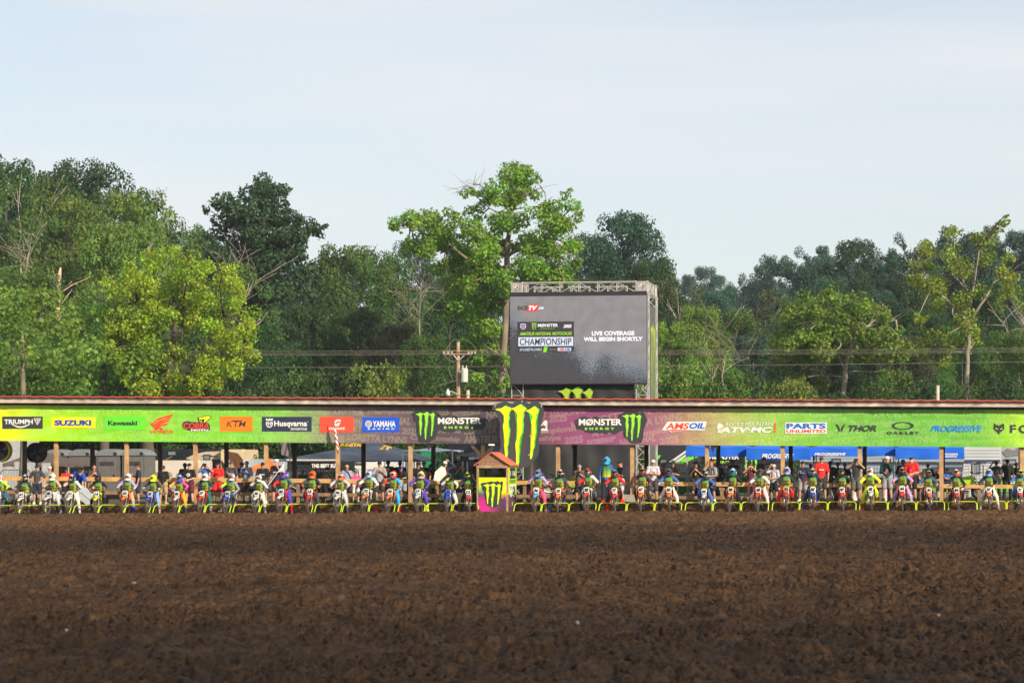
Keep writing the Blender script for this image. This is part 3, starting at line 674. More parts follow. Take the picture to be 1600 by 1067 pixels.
# ------------------------------------------------------------------ emblems
CLAW = [[(288, 150), (315, 148), (340, 144), (358, 132), (375, 122), (390, 133), (415, 140), (418, 165), (404, 185), (400, 205), (406, 232), (398, 262), (402, 300), (412, 330), (405, 345), (408, 372), (395, 400), (398, 440), (388, 470), (392, 520), (384, 560), (376, 545), (368, 510), (370, 480), (358, 440), (372, 400), (362, 370), (352, 330), (348, 285), (360, 250), (364, 215), (350, 190), (330, 165), (305, 158)],
        [(415, 145), (440, 142), (465, 132), (480, 120), (500, 110), (520, 128), (550, 150), (532, 165), (524, 185), (528, 210), (518, 240), (524, 290), (516, 320), (520, 350), (500, 375), (490, 405), (494, 440), (484, 470), (490, 510), (482, 545), (486, 590), (476, 640), (466, 600), (460, 560), (468, 520), (455, 470), (455, 430), (468, 400), (470, 370), (478, 330), (470, 290), (476, 260), (464, 235), (472, 205), (462, 175), (440, 155)],
        [(540, 165), (565, 158), (590, 148), (602, 135), (616, 128), (632, 142), (652, 158), (646, 180), (636, 195), (638, 220), (626, 250), (632, 290), (624, 310), (632, 335), (622, 365), (624, 400), (612, 430), (616, 460), (600, 500), (598, 540), (584, 572), (578, 545), (586, 510), (582, 470), (594, 430), (590, 400), (602, 360), (592, 320), (596, 290), (584, 260), (600, 230), (598, 200), (580, 180), (560, 172)]]
MY = mat('claw_yellow', '#e4f000', .55, var=.05); MG = mat('claw_green', '#6fd830', .55, var=.08)
WHT = mat('white_print', '#dcdcd8', .6, var=.05); CHAR = mat('charcoal_print', '#303236', .7, var=.06, scale=3)
def claw(parent, x0, z0, x1, z1, y, yellow=MY, green=MG, name='claw_emblem', sx=1):
    fx = lambda X, Z: (x0+(X-288)/364*(x1-x0), z1-(Z-110)/530*(z1-z0))
    w = (x1-x0)/364
    bm = new()
    def slim(c, k, dx=0):
        cx = [sum(p[0] for p in c if p[1] > 200)/len([p for p in c if p[1] > 200])][0]; top = min(p[1] for p in c); bot = max(p[1] for p in c)
        ctr = lambda Z: (lambda q: sum(q)/len(q))([p[0] for p in c if abs(p[1]-Z) < 45] or [cx])
        return [((X if Z < top+62 else ctr(Z)+(X-ctr(Z))*k)+dx, Z) for X, Z in c]
    for c in CLAW: poly(bm, [(fx(X, Z)[0], fx(X, Z)[1]) for X, Z in slim(c, 1.0, 4)], y)
    bm.faces.ensure_lookup_table()
    me = fin(bm, name, [green]); o = link(name, me, parent)
    bm = new()
    for c in CLAW:
        poly(bm, [fx(X-3, Z+5) for X, Z in slim(c, .78)], y-.005)
    obj('claw_fill', bm, yellow, o)
    return o
def brush(parent, pts, y, m, name='brush_mark', jag=.02, seed=1):
    rs = random.Random(seed); out = []
    for i, (x, z) in enumerate(pts):
        x2, z2 = pts[(i+1) % len(pts)]; L = math.hypot(x2-x, z2-z); n = max(1, int(L/(jag*2.2)))
        for k in range(n):
            t = k/n; out.append((x+(x2-x)*t+rs.uniform(-1, 1)*jag, z+(z2-z)*t+rs.uniform(-1, 1)*jag))
    bm = new(); poly(bm, out, y); return obj(name, bm, m, parent)

# ------------------------------------------------------------------ sponsor banner
def banner_material():
    m, t, p = principled('printed_vinyl'); N = t.nodes.new; Lk = t.links.new
    c = N('ShaderNodeTexCoord'); sx = N('ShaderNodeSeparateXYZ'); Lk(c.outputs['Object'], sx.inputs[0])
    mr = N('ShaderNodeMapRange'); a, b = s_at(0, 2.9), s_at(1600, 2.9); mr.inputs[1].default_value = a; mr.inputs[2].default_value = b; Lk(sx.outputs[0], mr.inputs[0])
    nz = N('ShaderNodeTexNoise'); nz.inputs['Scale'].default_value = .55; nz.inputs['Detail'].default_value = 4; Lk(c.outputs['Object'], nz.inputs['Vector'])
    # diagonal colour flow: shift along x with height and noise
    ma = N('ShaderNodeMath'); ma.operation = 'MULTIPLY_ADD'; ma.inputs[1].default_value = .035; Lk(nz.outputs[0], ma.inputs[0]); Lk(mr.outputs[0], ma.inputs[2])
    mb = N('ShaderNodeMath'); mb.operation = 'SUBTRACT'; mb.inputs[1].default_value = .0175; Lk(ma.outputs[0], mb.inputs[0])
    r = N('ShaderNodeValToRGB'); Lk(mb.outputs[0], r.inputs[0]); e = r.color_ramp.elements
    st = [(0, '#d8ea00'), (60, '#a6da08'), (150, '#86cc1c'), (250, '#7fc92c'), (380, '#76c42e'), (430, '#7ec142'), (480, '#7f9a5c'), (520, '#80766a'), (600, '#685560'), (700, '#56424e'), (780, '#4a3a46'),
          (845, '#74425c'), (890, '#8a4472'), (960, '#86466e'), (1040, '#9a6674'), (1090, '#a48a66'), (1150, '#a2b058'), (1215, '#88bc44'), (1300, '#6cb23a'), (1420, '#60aa34'), (1530, '#62b032'), (1590, '#9cd014')]
    sidx = lambda px: (s_at(px, 2.9)-a)/(b-a)
    e[0].position = 0; e[0].color = (*lin(st[0][1]), 1); e[1].position = 1; e[1].color = (*lin(st[-1][1]), 1)
    for px, h in st[1:-1]: q = e.new(sidx(px)); q.color = (*lin(h), 1)
    n2 = N('ShaderNodeTexNoise'); n2.inputs['Scale'].default_value = 1.3; n2.inputs['Detail'].default_value = 5; n2.inputs['Distortion'].default_value = 1; Lk(c.outputs['Object'], n2.inputs['Vector'])
    m2 = N('ShaderNodeMapRange'); m2.inputs[1].default_value = .35; m2.inputs[2].default_value = .65; m2.inputs[3].default_value = .88; m2.inputs[4].default_value = 1.04; Lk(n2.outputs[0], m2.inputs[0])
    vm = N('ShaderNodeVectorMath'); vm.operation = 'SCALE'; Lk(r.outputs[0], vm.inputs[0]); Lk(m2.outputs[0], vm.inputs['Scale'])
    Lk(vm.outputs[0], p.inputs['Base Color']); p.inputs['Roughness'].default_value = .55
    # lettering printed in a paler tone of the same colours
    g = m.copy(); g.name = 'printed_vinyl_pale'; gt = g.node_tree; gp = gt.nodes['Principled BSDF']
    src = gp.inputs['Base Color'].links[0].from_socket; mx = gt.nodes.new('ShaderNodeMix'); mx.data_type = 'RGBA'; mx.inputs[0].default_value = .13; mx.inputs[7].default_value = (.75, .78, .45, 1)
    gt.links.new(src, mx.inputs[6]); gt.links.new(mx.outputs[2], gp.inputs['Base Color'])
    return m, g
def build_banner():
    B = Fr('sponsor_banner', 0, 2.9, 0, label='long sponsor banner fading from green to purple and back under the roof', cat='banner')
    B.o.location = LW(0, 2.9, 0); B.s0 = 0; o = B.o
    M0, M1 = banner_material(); tp, bt_ = zline(2.9, 633, 640.5), BT
    rip = lambda s, z: .005*math.sin(s*1.9+z*1.1)+.0035*math.sin(s*4.3-z*3)+.002*math.sin(s*9+z*7)
    rs = random.Random(5); creases = [(rs.uniform(SA, SB), rs.uniform(.3, 1.5), rs.choice([-1, 1])) for _ in range(46)]
    def disp(s, z):
        a, c = bt_(s), tp(s); t = (z-a)/(c-a); d = rip(s, z)
        for (cs, sl, sg) in creases:      # sagging folds from the eyelets
            x = (s-cs)*sg
            if 0 < x < 1.6: q = (1-t)-x*sl*.35; d += .022*math.exp(-(q/.06)**2)*(1-x/1.6)
        return d
    bm = new(); n, k = 620, 14; g = []
    for i in range(n+1):
        s = SA+(SB-SA)*i/n; a, c = bt_(s), tp(s)
        g.append([bm.verts.new((s, disp(s, a+(c-a)*j/k), a+(c-a)*j/k)) for j in range(k+1)])
    for i in range(n):
        for j in range(k): bm.faces.new((g[i][j], g[i+1][j], g[i+1][j+1], g[i][j+1]))
    obj('vinyl_sheet', bm, M0, o, sm=True)
    # tone-on-tone lettering flowing across the sheet
    words = ['AMATEUR', 'NATIONAL', 'MOTOCROSS', 'championships', '2025', 'LORETTA LYNNS', '2025', 'NATIONAL', 'Championship', 'amateur', 'LORETTA LYNNS 2025']
    bm = new(); s = SA+.2; wi = 0
    for row in range(4):
        s = SA+rs.uniform(0, 1)
        while s < SB-2:
            w = words[(wi*3+row*2) % len(words)]; wi += 1; h = rs.uniform(.24, .30); L = len(w)*h*.66; zc = bt_(s)+.17+row*.335; ang = .12*math.sin(s*.22+row*.3)+.06
            text(bm, w, s, zc-h/2, s+L, zc+h/2, -.022, bold=.045, shear=.1, rot=ang); s += L+.12
    # cut at the sheet's edges
    for f_, sg in ((tp, 1), (bt_, -1)):
        a, c = f_(SA), f_(SB); nrm = Vector((-(c-a), 0, (SB-SA))).normalized()*sg
        bmesh.ops.bisect_plane(bm, geom=bm.verts[:]+bm.edges[:]+bm.faces[:], plane_co=Vector((SA, 0, a-.012*sg)), plane_no=nrm, clear_outer=True)
    for v in bm.verts: v.co.y = disp(v.co.x, v.co.z)-.005
    obj('pale_lettering', bm, M1, o)
    y = -.017
    P = lambda px, py: B(px, py)
    def rect(px0, py0, px1, py1, m, yy=y, name='logo_panel', skew=0):
        bm = new(); a = P(px0, py1); b = P(px1, py1); c = P(px1, py0); d = P(px0, py0)
        poly(bm, [a, b, (c[0]+skew, c[1]), (d[0]+skew, d[1])], yy); return obj(name, bm, m, o)
    def word(t, px0, py0, px1, py1, m, yy=y-.004, bold=.02, shear=0, spacing=1.0, par=None, name='lettering'):
        bm = new(); a = P(px0, py1); c = P(px1, py0); text(bm, t, a[0], a[1], c[0], c[1], yy, bold, shear, spacing); return obj(name, bm, m, par or o)
    def shape(pts, m, yy=y-.004, name='logo_mark', par=None):
        bm = new()
        for q in pts: poly(bm, [P(*v) for v in q], yy)
        return obj(name, bm, m, par or o)
    def arc(cx, cy, rx, ry, a0, a1, th, n=14):
        out = [(cx+rx*math.cos(a0+(a1-a0)*i/n), cy+ry*math.sin(a0+(a1-a0)*i/n)) for i in range(n+1)]
        inn = [(cx+(rx-th)*math.cos(a0+(a1-a0)*i/n), cy+(ry-th)*math.sin(a0+(a1-a0)*i/n)) for i in range(n+1)][::-1]
        return out+inn
    C_ = lambda h: mat('print_'+h.strip('#'), h, .6, var=.05)
    PI = math.pi
    # 1 black panel
    p = rect(4, 650.6, 67, 669.6, CHAR); word('TRIUMPH', 7, 655, 51.5, 662.5, WHT, bold=.03, par=p)
    shape([[(18+i*2.9, 661.5+4.6*math.sin(PI*i/10)) for i in range(11)]+[(47-i*2.9, 662.8+4.6*math.sin(PI*i/10)+.9*math.sin(PI*i/10)) for i in range(11)]], WHT, par=p)
    shape([[(53, 653.4), (64, 653.4), (64, 654.4), (53, 654.4)], [(53, 655), (54.2, 655), (58.7, 662), (58.7, 664)], [(64, 655), (62.8, 655), (58.7, 662), (58.7, 664)], [(55.5, 655.6), (62, 655.6), (62, 656.5), (55.5, 656.5)], [(58.2, 656), (59.4, 656), (59.4, 660), (58.2, 660)]], WHT, par=p)
    # 2 yellow
    p = rect(80.6, 652, 149.2, 668.5, C_('#ffe000')); word('SUZUKI', 85, 656, 143, 665, C_('#0d3f9c'), bold=.06, par=p)
    p = rect(163, 650, 228, 672, C_('#63cf2e')); word('Kawasaki', 169, 657, 214.5, 664.6, C_('#15301a'), bold=.04, par=p)
    # wing
    red = C_('#ff3a24'); fs = []
    for i in range(5):
        x0, y0 = 236.5+i*1.6, 662.5+i*2.1; x1, y1 = [(271, 646.4), (268.5, 650.6), (266, 655), (263.5, 660.5), (255.5, 668.8)][i]
        cx, cy = [(246, 655), (248, 658.6), (249, 661.6), (249, 665), (247, 668)][i]
        fs.append([(x0, y0), (cx, cy-1.3), (x1, y1), (x1-1.5, y1+3), (cx+1, cy+1.2), (x0+1.5, y0+1.6)])
    fs.append([(235.2, 661), (236.8, 660), (243, 669.3), (243, 671)])
    p = shape(fs, red, name='wing_emblem'); word('HONDA', 235.3, 671.4, 271, 676.6, red, bold=.015, par=p)
    # cobra
    dk = CHAR; p = shape([[(285, 664), (287, 659), (293, 657.5), (300, 659), (308, 659.5), (316, 660.5), (325, 660), (328.5, 665), (328, 672.5), (300, 673.8), (294, 672), (287, 669)]], dk, name='snake_emblem')
    word('COBRA', 287, 660.5, 327, 670, C_('#f0401c'), y-.018, .012, .1, par=p)
    shape([[(308.5, 652), (317, 651), (325, 648.2), (330.5, 650.4), (330, 653.5), (324, 658), (318.5, 662), (316.5, 661), (319, 655.5), (314.5, 656), (312, 660.5), (310.5, 660), (311.5, 655)]], dk, y-.014, par=p)
    shape([[(310, 652.8), (317, 652), (325, 649.4), (329.3, 651), (328.8, 653), (323.4, 657), (318.7, 660.5), (320.4, 654.6), (313.6, 655), (311.8, 659), (312.5, 654.2)]], C_('#f6e000'), y-.02, par=p)
    word('MOTO', 298.5, 670.4, 326.5, 673.4, WHT, y-.02, .06, par=p)
    # orange
    p = rect(344.2, 650.4, 395, 673.6, C_('#ff7a00')); word('KTM', 354, 657.6, 385, 667, CHAR, bold=.012, shear=.2, par=p); shape([[(363, 656.4), (379.5, 656.4), (378.8, 658), (362, 658)]], CHAR, par=p)
    # navy
    p = rect(409.5, 651, 487, 674, C_('#232c48')); word('Husqvarna', 428.5, 657, 480, 668.3, WHT, bold=.03, par=p); word('MOTORCYCLES', 454.5, 669.2, 480, 671.9, WHT, bold=.03, par=p); word('\u00ae', 480.3, 657.8, 482, 659.6, WHT, bold=0, par=p)
    shape([[(455, 668.2), (480, 668.2), (480, 668.6), (455, 668.6)], [(415.6, 660), (418, 658), (418, 661), (417.6, 664), (417.9, 666), (416, 664)], [(426.6, 660), (424.2, 658), (424.2, 661), (424.6, 664), (424.3, 666), (426.2, 664)], arc(421.1, 662, 5.6, 5.8, .25, PI-.25, 1.6),
           [(419, 658.6), (420.2, 658.6), (420.2, 664.4), (419, 664.4)], [(422.2, 658.6), (423.4, 658.6), (423.4, 664.4), (422.2, 664.4)], [(420.2, 661), (422.2, 661), (422.2, 662), (420.2, 662)], [(415.4, 653.8), (417, 653.4), (418.5, 655.6), (421.1, 653), (423.7, 655.6), (425.2, 653.4), (426.8, 653.8), (426, 657), (416.2, 657)]], WHT, par=p)
    # orange red
    p = rect(500, 651, 552.6, 675.2, C_('#ff4a30')); word('G', 521.5, 655, 533, 665.6, WHT, bold=.07, shear=.35, par=p); word('GASGAS', 514, 667.2, 538.8, 671.2, WHT, bold=.03, shear=.1, par=p)
    shape([[(521, 659.5), (531, 659.5), (530.6, 660.6), (520.8, 660.6)]], C_('#ff4a30'), y-.013, par=p)
    # blue
    p = rect(566.3, 651.7, 624, 675, C_('#0a50c8')); word('YAMAHA', 582.5, 657.4, 618.3, 666.8, WHT, bold=.035, par=p); word('RACING', 575, 668.6, 616.5, 671.1, WHT, bold=.05, spacing=1.9, par=p)
    shape([arc(576, 662.2, 5.3, 5.3, 0, 2*PI, .9, 24)]+[[(576+5*math.cos(a-.13), 662.2+5*math.sin(a-.13)), (576+5*math.cos(a+.13), 662.2+5*math.sin(a+.13)), (576-1.1*math.cos(a), 662.2-1.1*math.sin(a))] for a in (-PI/2, PI/6, 5*PI/6)]+[arc(576, 662.2, 2, 2, 0, 2*PI, .8, 16)], WHT, par=p)
    # energy drink marks
    def drink(x0, x1, y0, y1, tx0, tx1, ty0, ty1, ex0, ex1, ey0, ey1, bp, seed):
        p = brush(o, [P(*v) for v in bp], y, CHAR, jag=.045, seed=seed)
        a = P(x0, y1); c = P(x1, y0); claw(p, a[0], a[1], c[0], c[1], y-.01, mat('lime_print', '#9be03c', .6), mat('claw_green', '#6fd830', .6))
        q = word('M\u00d8N5TER', tx0, ty0, tx1, ty1, WHT, bold=.035, par=p)
        word('ENERGY', ex0, ey0, ex1, ey1, mat('lime_print', '#9be03c', .6), bold=.03, spacing=1.7, par=p)
    drink(649.7, 679.6, 643, 687, 684.3, 752, 652, 662.6, 694, 741, 665.6, 669.6, [(645, 646), (650, 641.5), (672, 640.6), (684, 645), (683, 650), (752, 650.6), (757, 655), (757, 668), (748, 672.5), (700, 674.5), (684, 672.5), (680, 686), (670, 691), (655, 690), (652, 672)], 3)
    drink(972.3, 1002, 646, 689.4, 904.5, 971.6, 654, 664.6, 914, 960, 667.6, 671.4, [(899, 655), (908, 651), (930, 652), (965, 653), (966, 648), (974, 644), (990, 642), (1008, 645), (1010, 652), (1006, 672), (1001, 692), (990, 693), (980, 690), (974, 674), (962, 677), (915, 674), (900, 670)], 4)
    # A with star
    p = shape([[(840, 673), (850.5, 657), (855.3, 657), (855.3, 671.8), (857, 673)]], WHT); shape([[(849, 662), (850, 665), (853, 665.3), (850.8, 667), (851.6, 670), (849, 668.2), (846.4, 670), (847.2, 667), (845, 665.3), (848, 665)]], C_('#5a3a50'), y-.013, par=p)
    word('AMERICAN MOTORCYCLIST', 828, 674.4, 857, 675.8, WHT, bold=.02, par=p)
    # oil
    p = shape([[(1034, 672), (1043, 658.8), (1104.4, 658.3), (1101, 671.8), (1078, 671.8), (1048, 675.2), (1045, 672.5)]], WHT, y, 'logo_panel')
    word('AMS', 1040, 660.4, 1077, 670.6, C_('#f0402a'), bold=.03, shear=.2, par=p); word('OIL', 1077, 660.4, 1101.5, 670, C_('#1460c8'), bold=.045, shear=.25, par=p)
    shape([[(1040, 671.2), (1050, 671.2), (1080, 671.4), (1050, 674), (1046, 672.2)]], C_('#f0402a'), par=p)
    # mountain
    p = word('ROCKY MOUNTAIN', 1134, 659.4, 1208, 665.8, WHT, bold=.0, shear=.15, name='lettering'); word('ATV\u00b7MC', 1124, 667, 1207, 676, WHT, bold=.04, shear=.25, par=p)
    shape([[(1120.5, 671), (1121, 664), (1124, 660.5), (1127, 662.5), (1131, 665.5), (1128, 667.5), (1123, 670.5)], [(1121, 676), (1122.5, 671.8), (1134, 667.4), (1132, 669.2), (1125.5, 672.5), (1124.6, 676)], arc(1164.5, 671, 2.2, 2.2, 0, 2*PI, .8, 14)], WHT, par=p)
    shape([[(1210, 660.8), (1213, 660.4), (1212.6, 675), (1209.6, 675.4)]], C_('#e06a2a'), par=p)
    # parts
    p = rect(1227, 660, 1292, 677, WHT); word('PARTS', 1228.6, 661.2, 1290.4, 669.8, C_('#1460c0'), bold=.05, par=p); word('UNLIMITED', 1228.6, 670.9, 1290.4, 676, C_('#e83c3c'), bold=.035, par=p)
    p = shape([[(1305.6, 661.4), (1309.6, 664.2), (1312.2, 668.5), (1312.8, 675), (1310, 672), (1309.4, 669)], [(1321.4, 661.4), (1317.4, 664.2), (1314.8, 668.5), (1314.2, 675), (1317, 672), (1317.6, 669)]], CHAR)
    word('THOR', 1325.6, 664, 1369.4, 674, CHAR, bold=.035, shear=.3, par=p)
    p = shape([[(1410.5+17.5*math.cos(a), 665.1+6.1*math.sin(a)) for a in [h_*PI+PI*i/20 for i in range(21)]]+[(1410.5+12.6*math.cos(a), 665.1+4.7*math.sin(a)) for a in [(h_+1)*PI-PI*i/20 for i in range(21)]] for h_ in (0, 1)], CHAR)
    word('OAKLEY', 1385, 673.8, 1437, 678.8, CHAR, bold=.06, spacing=1.4, par=p)
    word('PROGRESSIVE', 1454, 664.6, 1534.6, 674.6, C_('#0f7ad8'), bold=.02, shear=.35)
    p = shape([[(1553.4, 661), (1557, 663.5), (1561, 664.6), (1565, 663.5), (1568.4, 661), (1568, 666), (1569.6, 670), (1565, 674.2), (1563, 675), (1561, 679), (1559, 675), (1557, 674.2), (1552.4, 670), (1554, 666)]], CHAR)
    shape([[(1555, 668), (1559.6, 670), (1559, 671), (1556, 670.4)], [(1567, 668), (1562.4, 670), (1563, 671), (1566, 670.4)]], C_('#8ac83c'), y-.013, par=p)
    word('FOX', 1577.8, 663.4, 1632, 676.6, CHAR, bold=.03, spacing=1.25, par=p)
    # eyelets and mud flecks
    bm = new(); s = SA+.5
    while s < SB: ell(bm, (s, -.04, tp(s)+.05), (.018, .01, .018), 6, 4); s += 1.15
    obj('eyelet', bm, GALV, o)
    bm = new(); rs = random.Random(9)
    for i in range(420):
        u = rs.random()**.55; px = 60+1560*u; s = s_at(px, 2.9); z = bt_(s)+rs.random()*(tp(s)-bt_(s)); r = rs.uniform(.006, .017)
        poly(bm, [(s+r*math.cos(a)*rs.uniform(.6, 1.2), z+r*math.sin(a)*rs.uniform(.6, 1.2)) for a in [k*1.05 for k in range(6)]], -.05)
    obj('mud_flecks', bm, mat('mud', (.05, .03, .018), .9), o, kind='stuff')
build_banner()
for px, lab in ((672, 'small black pennant hanging under the banner below the left drink logo'), (1116, 'small black pennant hanging under the banner before the first blue canopy')):
    f = Fr('pennant', px, 2.96, 0, label=lab, cat='pennant', group='black pennants under the banner'); s = f.s0; z = BT(s)+.05; bm = new(); prism(bm, [(-.14, z), (.14, z), (.12, z-.2), (.02, z-.13), (-.05, z-.32), (-.12, z-.18)], 0, .006); obj('cloth', bm, BLACK, f.o)

# ------------------------------------------------------------------ big claw sign in front of the banner
def build_sign():
    b = 1.95; f = Fr('claw_sign', 812, b, label='huge cut-out sign with three neon claw marks before the banner', cat='sign'); o = f.o
    c = lambda X, Y: f(720+X/5.333, 610+Y/5.333)
    out = [(252, 165), (262, 135), (285, 128), (300, 112), (335, 100), (370, 88), (392, 100), (420, 108), (445, 96), (478, 88), (510, 74), (535, 92), (562, 108), (590, 95), (635, 90), (662, 112), (688, 145), (692, 200), (680, 240), (664, 290), (668, 340), (650, 400), (652, 470), (646, 530), (625, 560), (608, 592), (575, 618), (548, 636), (515, 640), (478, 662), (440, 668), (400, 640), (360, 600), (335, 560), (322, 505), (330, 440), (320, 380), (328, 320), (322, 262), (308, 215), (300, 180), (280, 160)]
    rs = random.Random(2); jag = []
    for i, p in enumerate(out):
        q = out[(i+1) % len(out)]; jag += [p, ((p[0]+q[0])/2+rs.uniform(-5, 5), (p[1]+q[1])/2+rs.uniform(-5, 5))]
    bm = new(); prism(bm, [c(*p) for p in jag], 0, .035); obj('board', bm, mat('charcoal_board', '#3c3c40', .45, var=.1, scale=2), o)
    a = c(288, 640); d = c(652, 110); claw(o, a[0], a[1], d[0], d[1], -.012, mat('neon_yellow', '#e6f400', .5), mat('neon_green', '#5fdc3c', .5))
    bm = new()
    for X, Y in ((285, 132), (510, 92), (672, 132), (578, 380), (568, 535), (585, 182)): x, z = c(X, Y); ell(bm, (x, -.012, z), (.02, .008, .02), 8, 5)
    obj('bolt', bm, WHT, o)
    bm = new()
    for X in (380, 590): x, z = c(X, 600); box(bm, x-.04, x+.04, .04, .12, -.05, z+2.2)
    obj('support_post', bm, WOODD, o)
build_sign()

# ------------------------------------------------------------------ starter's booth
def build_booth():
    f = Fr('starter_booth', 769, .25, label='small wooden starter booth with red roof and painted claw panel', cat='booth'); o = f.o; o.location.z += .16; f.z0 += .16
    xl, xr = f.S(745.8), f.S(792.6); D = 1.75
    zc, zo1, zo2, zb = f.Z(745.8, 745.8), f.Z(744.5), f.Z(731), f.Z(727.3); za = f.Z(706); ze = f.Z(723.5)
    bm = new()
    for x in (xl-.02, xr-.04):
        for y in (0, D-.08): box(bm, x, x+.07, y, y+.08, -.25, ze)
    box(bm, xl-.03, xr+.04, -.03, 0, zo2, zb); box(bm, xl-.03, xr+.04, D, D+.03, zo2, zb)
    obj('frame', bm, mat('booth_timber', (.36, .22, .12), .85, var=.35, scale=5, bump=.5), o)
    # painted counter panel: green to yellow to magenta
    m, t, p = principled('spray_paint'); N = t.nodes.new; Lk = t.links.new; tcn = N('ShaderNodeTexCoord'); sx = N('ShaderNodeSeparateXYZ'); Lk(tcn.outputs['Object'], sx.inputs[0]); nz = N('ShaderNodeTexNoise'); nz.inputs['Scale'].default_value = 7; Lk(tcn.outputs['Object'], nz.inputs['Vector'])
    mz = N('ShaderNodeMapRange'); mz.inputs[1].default_value = 0; mz.inputs[2].default_value = zc; Lk(sx.outputs[2], mz.inputs[0]); ad = N('ShaderNodeMath'); ad.operation = 'MULTIPLY_ADD'; ad.inputs[1].default_value = .22; Lk(nz.outputs[0], ad.inputs[0]); Lk(mz.outputs[0], ad.inputs[2]); sb = N('ShaderNodeMath'); sb.operation = 'SUBTRACT'; sb.inputs[1].default_value = .11; Lk(ad.outputs[0], sb.inputs[0])
    def rmp(st):
        r = N('ShaderNodeValToRGB'); e = r.color_ramp.elements; e[0].position = st[0][0]; e[0].color = (*lin(st[0][1]), 1); e[1].position = st[-1][0]; e[1].color = (*lin(st[-1][1]), 1)
        for a, h in st[1:-1]: q = e.new(a); q.color = (*lin(h), 1)
        Lk(sb.outputs[0], r.inputs[0]); return r
    rl = rmp([(0, '#d4168a'), (.3, '#b81c84'), (.45, '#5a3a6c'), (.58, '#6fae3a'), (.75, '#b4e010'), (1, '#e0f000')]); rr = rmp([(0, '#4a3048'), (.35, '#5a2f62'), (.45, '#d8a010'), (.55, '#f4e800'), (1, '#f0ee00')])
    mrx = N('ShaderNodeMapRange'); mrx.inputs[1].default_value = -.25; mrx.inputs[2].default_value = .3; Lk(sx.outputs[0], mrx.inputs[0]); mx = N('ShaderNodeMix'); mx.data_type = 'RGBA'; Lk(mrx.outputs[0], mx.inputs[0]); Lk(rl.outputs[0], mx.inputs[6]); Lk(rr.outputs[0], mx.inputs[7]); Lk(mx.outputs[2], p.inputs['Base Color']); p.inputs['Roughness'].default_value = .6
    bm = new(); box(bm, xl+.05, xr-.04, -.012, .03, -.1, zc); pn = obj('counter_panel', bm, m, o)
    a = f(755, 793); c = f(783, 754.5); brush(pn, [f(751.5, 757), f(756, 753), (f(775, 751.5)), f(787.5, 753), f(785, 760), f(782, 775), f(779, 791), f(770, 793), f(762, 790), f(758, 775)], -.02, CHAR, jag=.03, seed=8)
    claw(pn, a[0], a[1], c[0], c[1], -.026)
    rs = random.Random(3); bm = new()
    for i in range(70):
        x, z = f(rs.uniform(748, 790), rs.uniform(748, 796)); r = rs.uniform(.005, .014); poly(bm, [(x+r*math.cos(a_), z+r*math.sin(a_)) for a_ in (0, 1.3, 2.6, 3.9, 5.2)], -.03)
    obj('mud_flecks', bm, mat('mud', (.05, .03, .018), .9), pn)
    # gable
    xm = f.S(768.3); bm = new(); prism(bm, [(xl-.03, zb), (xr+.03, zb), (xr+.03, ze+.01), (xm, za-.06), (xl-.03, ze+.01)], 0, .04); gm = mat('bark_siding', (.26, .15, .085), .95, var=.5, scale=16, bump=1); obj('gable', bm, gm, o)
    bm = new(); prism(bm, [(xl-.03, zb), (xr+.03, zb), (xr+.03, ze+.01), (xm, za-.06), (xl-.03, ze+.01)], D-.04, D); obj('gable', bm, gm, o)
    # roof: two sheets
    for sg, xe in ((-1, xl-.12), (1, xr+.14)):
        bm = new(); sl = (za-ze)/(abs(xe-xm)-.1); zz = za-sl*abs(xe-xm)
        prism(bm, [(xm, za), (xe, zz), (xe, zz-.035), (xm, za-.035)], -.1, D+.12); obj('roof_sheet', bm, mat('booth_roof_red', (.58, .12, .08), .6, var=.15, scale=3), o)
    # side walls: lime and plum boards with posters
    mg = mat('side_lime', '#a8d820', .6); mp_ = mat('side_plum', '#5c3a4c', .7)
    for x0, x1 in ((xr+.03, xr+.05), (xl-.045, xl-.025)):
        bm = new(); box(bm, x0, x1, .06, D-.06, zc*.45, ze-.02); w = obj('side_wall', bm, mg, o)
        bm = new(); box(bm, x0, x1, .06, D-.06, -.15, zc*.45-.003); obj('side_wall', bm, mp_, o)
    xs = xr+.052
    def sidequad(y0, y1, z0, z1, m, name, dx=0):
        bm = new(); v = [bm.verts.new((xs+dx, y, z)) for y, z in ((y0, z0), (y1, z0), (y1, z1), (y0, z1))]; bm.faces.new(v); return obj(name, bm, m, o)
    H = ze; p1 = sidequad(.25, 1.45, H*.66, H*.90, BLACK, 'poster'); sidequad(.2, 1.5, H*.56, H*.64, mat('olive_print', '#6c8a10', .7), 'poster'); p2 = sidequad(.2, 1.45, H*.36, H*.53, WHT, 'poster')
    def sidetext(t, y0, y1, z0, z1, m, dx):
        bm = new(); text(bm, t, y0, z0, y1, z1, 0, .03)
        for v in bm.verts: v.co = Vector((xs+dx, v.co.x, v.co.z))
        obj('lettering', bm, m, o)
    sidetext('1 16', .35, 1.35, H*.72, H*.84, WHT, .004); sidetext('VVV', .3, 1.35, H*.39, H*.5, mat('grey_print', '#8a8a8a', .7), .004); sidetext('16', .7, 1.25, H*.06, H*.15, WHT, .004); sidetext('B+S', .3, 1.4, H*.26, H*.33, WHT, .004)
    # dark back board inside, lamp on the ridge
    bm = new(); box(bm, xl+.06, xr-.05, D-.075, D-.05, -.1, zc+.02); obj('back_board', bm, mat('booth_inside', (.08, .06, .05), .8), o)
    bm = new(); x, z = f(766.5, 712); z2 = f(766.5, 696)[1]; tube(bm, [(x, .15, z-.1), (x, .15, z2)], .022); box(bm, x-.09, x+.09, .1, .2, z-.12, z+.02); lp = obj('lamp_post', bm, BLACK, o)
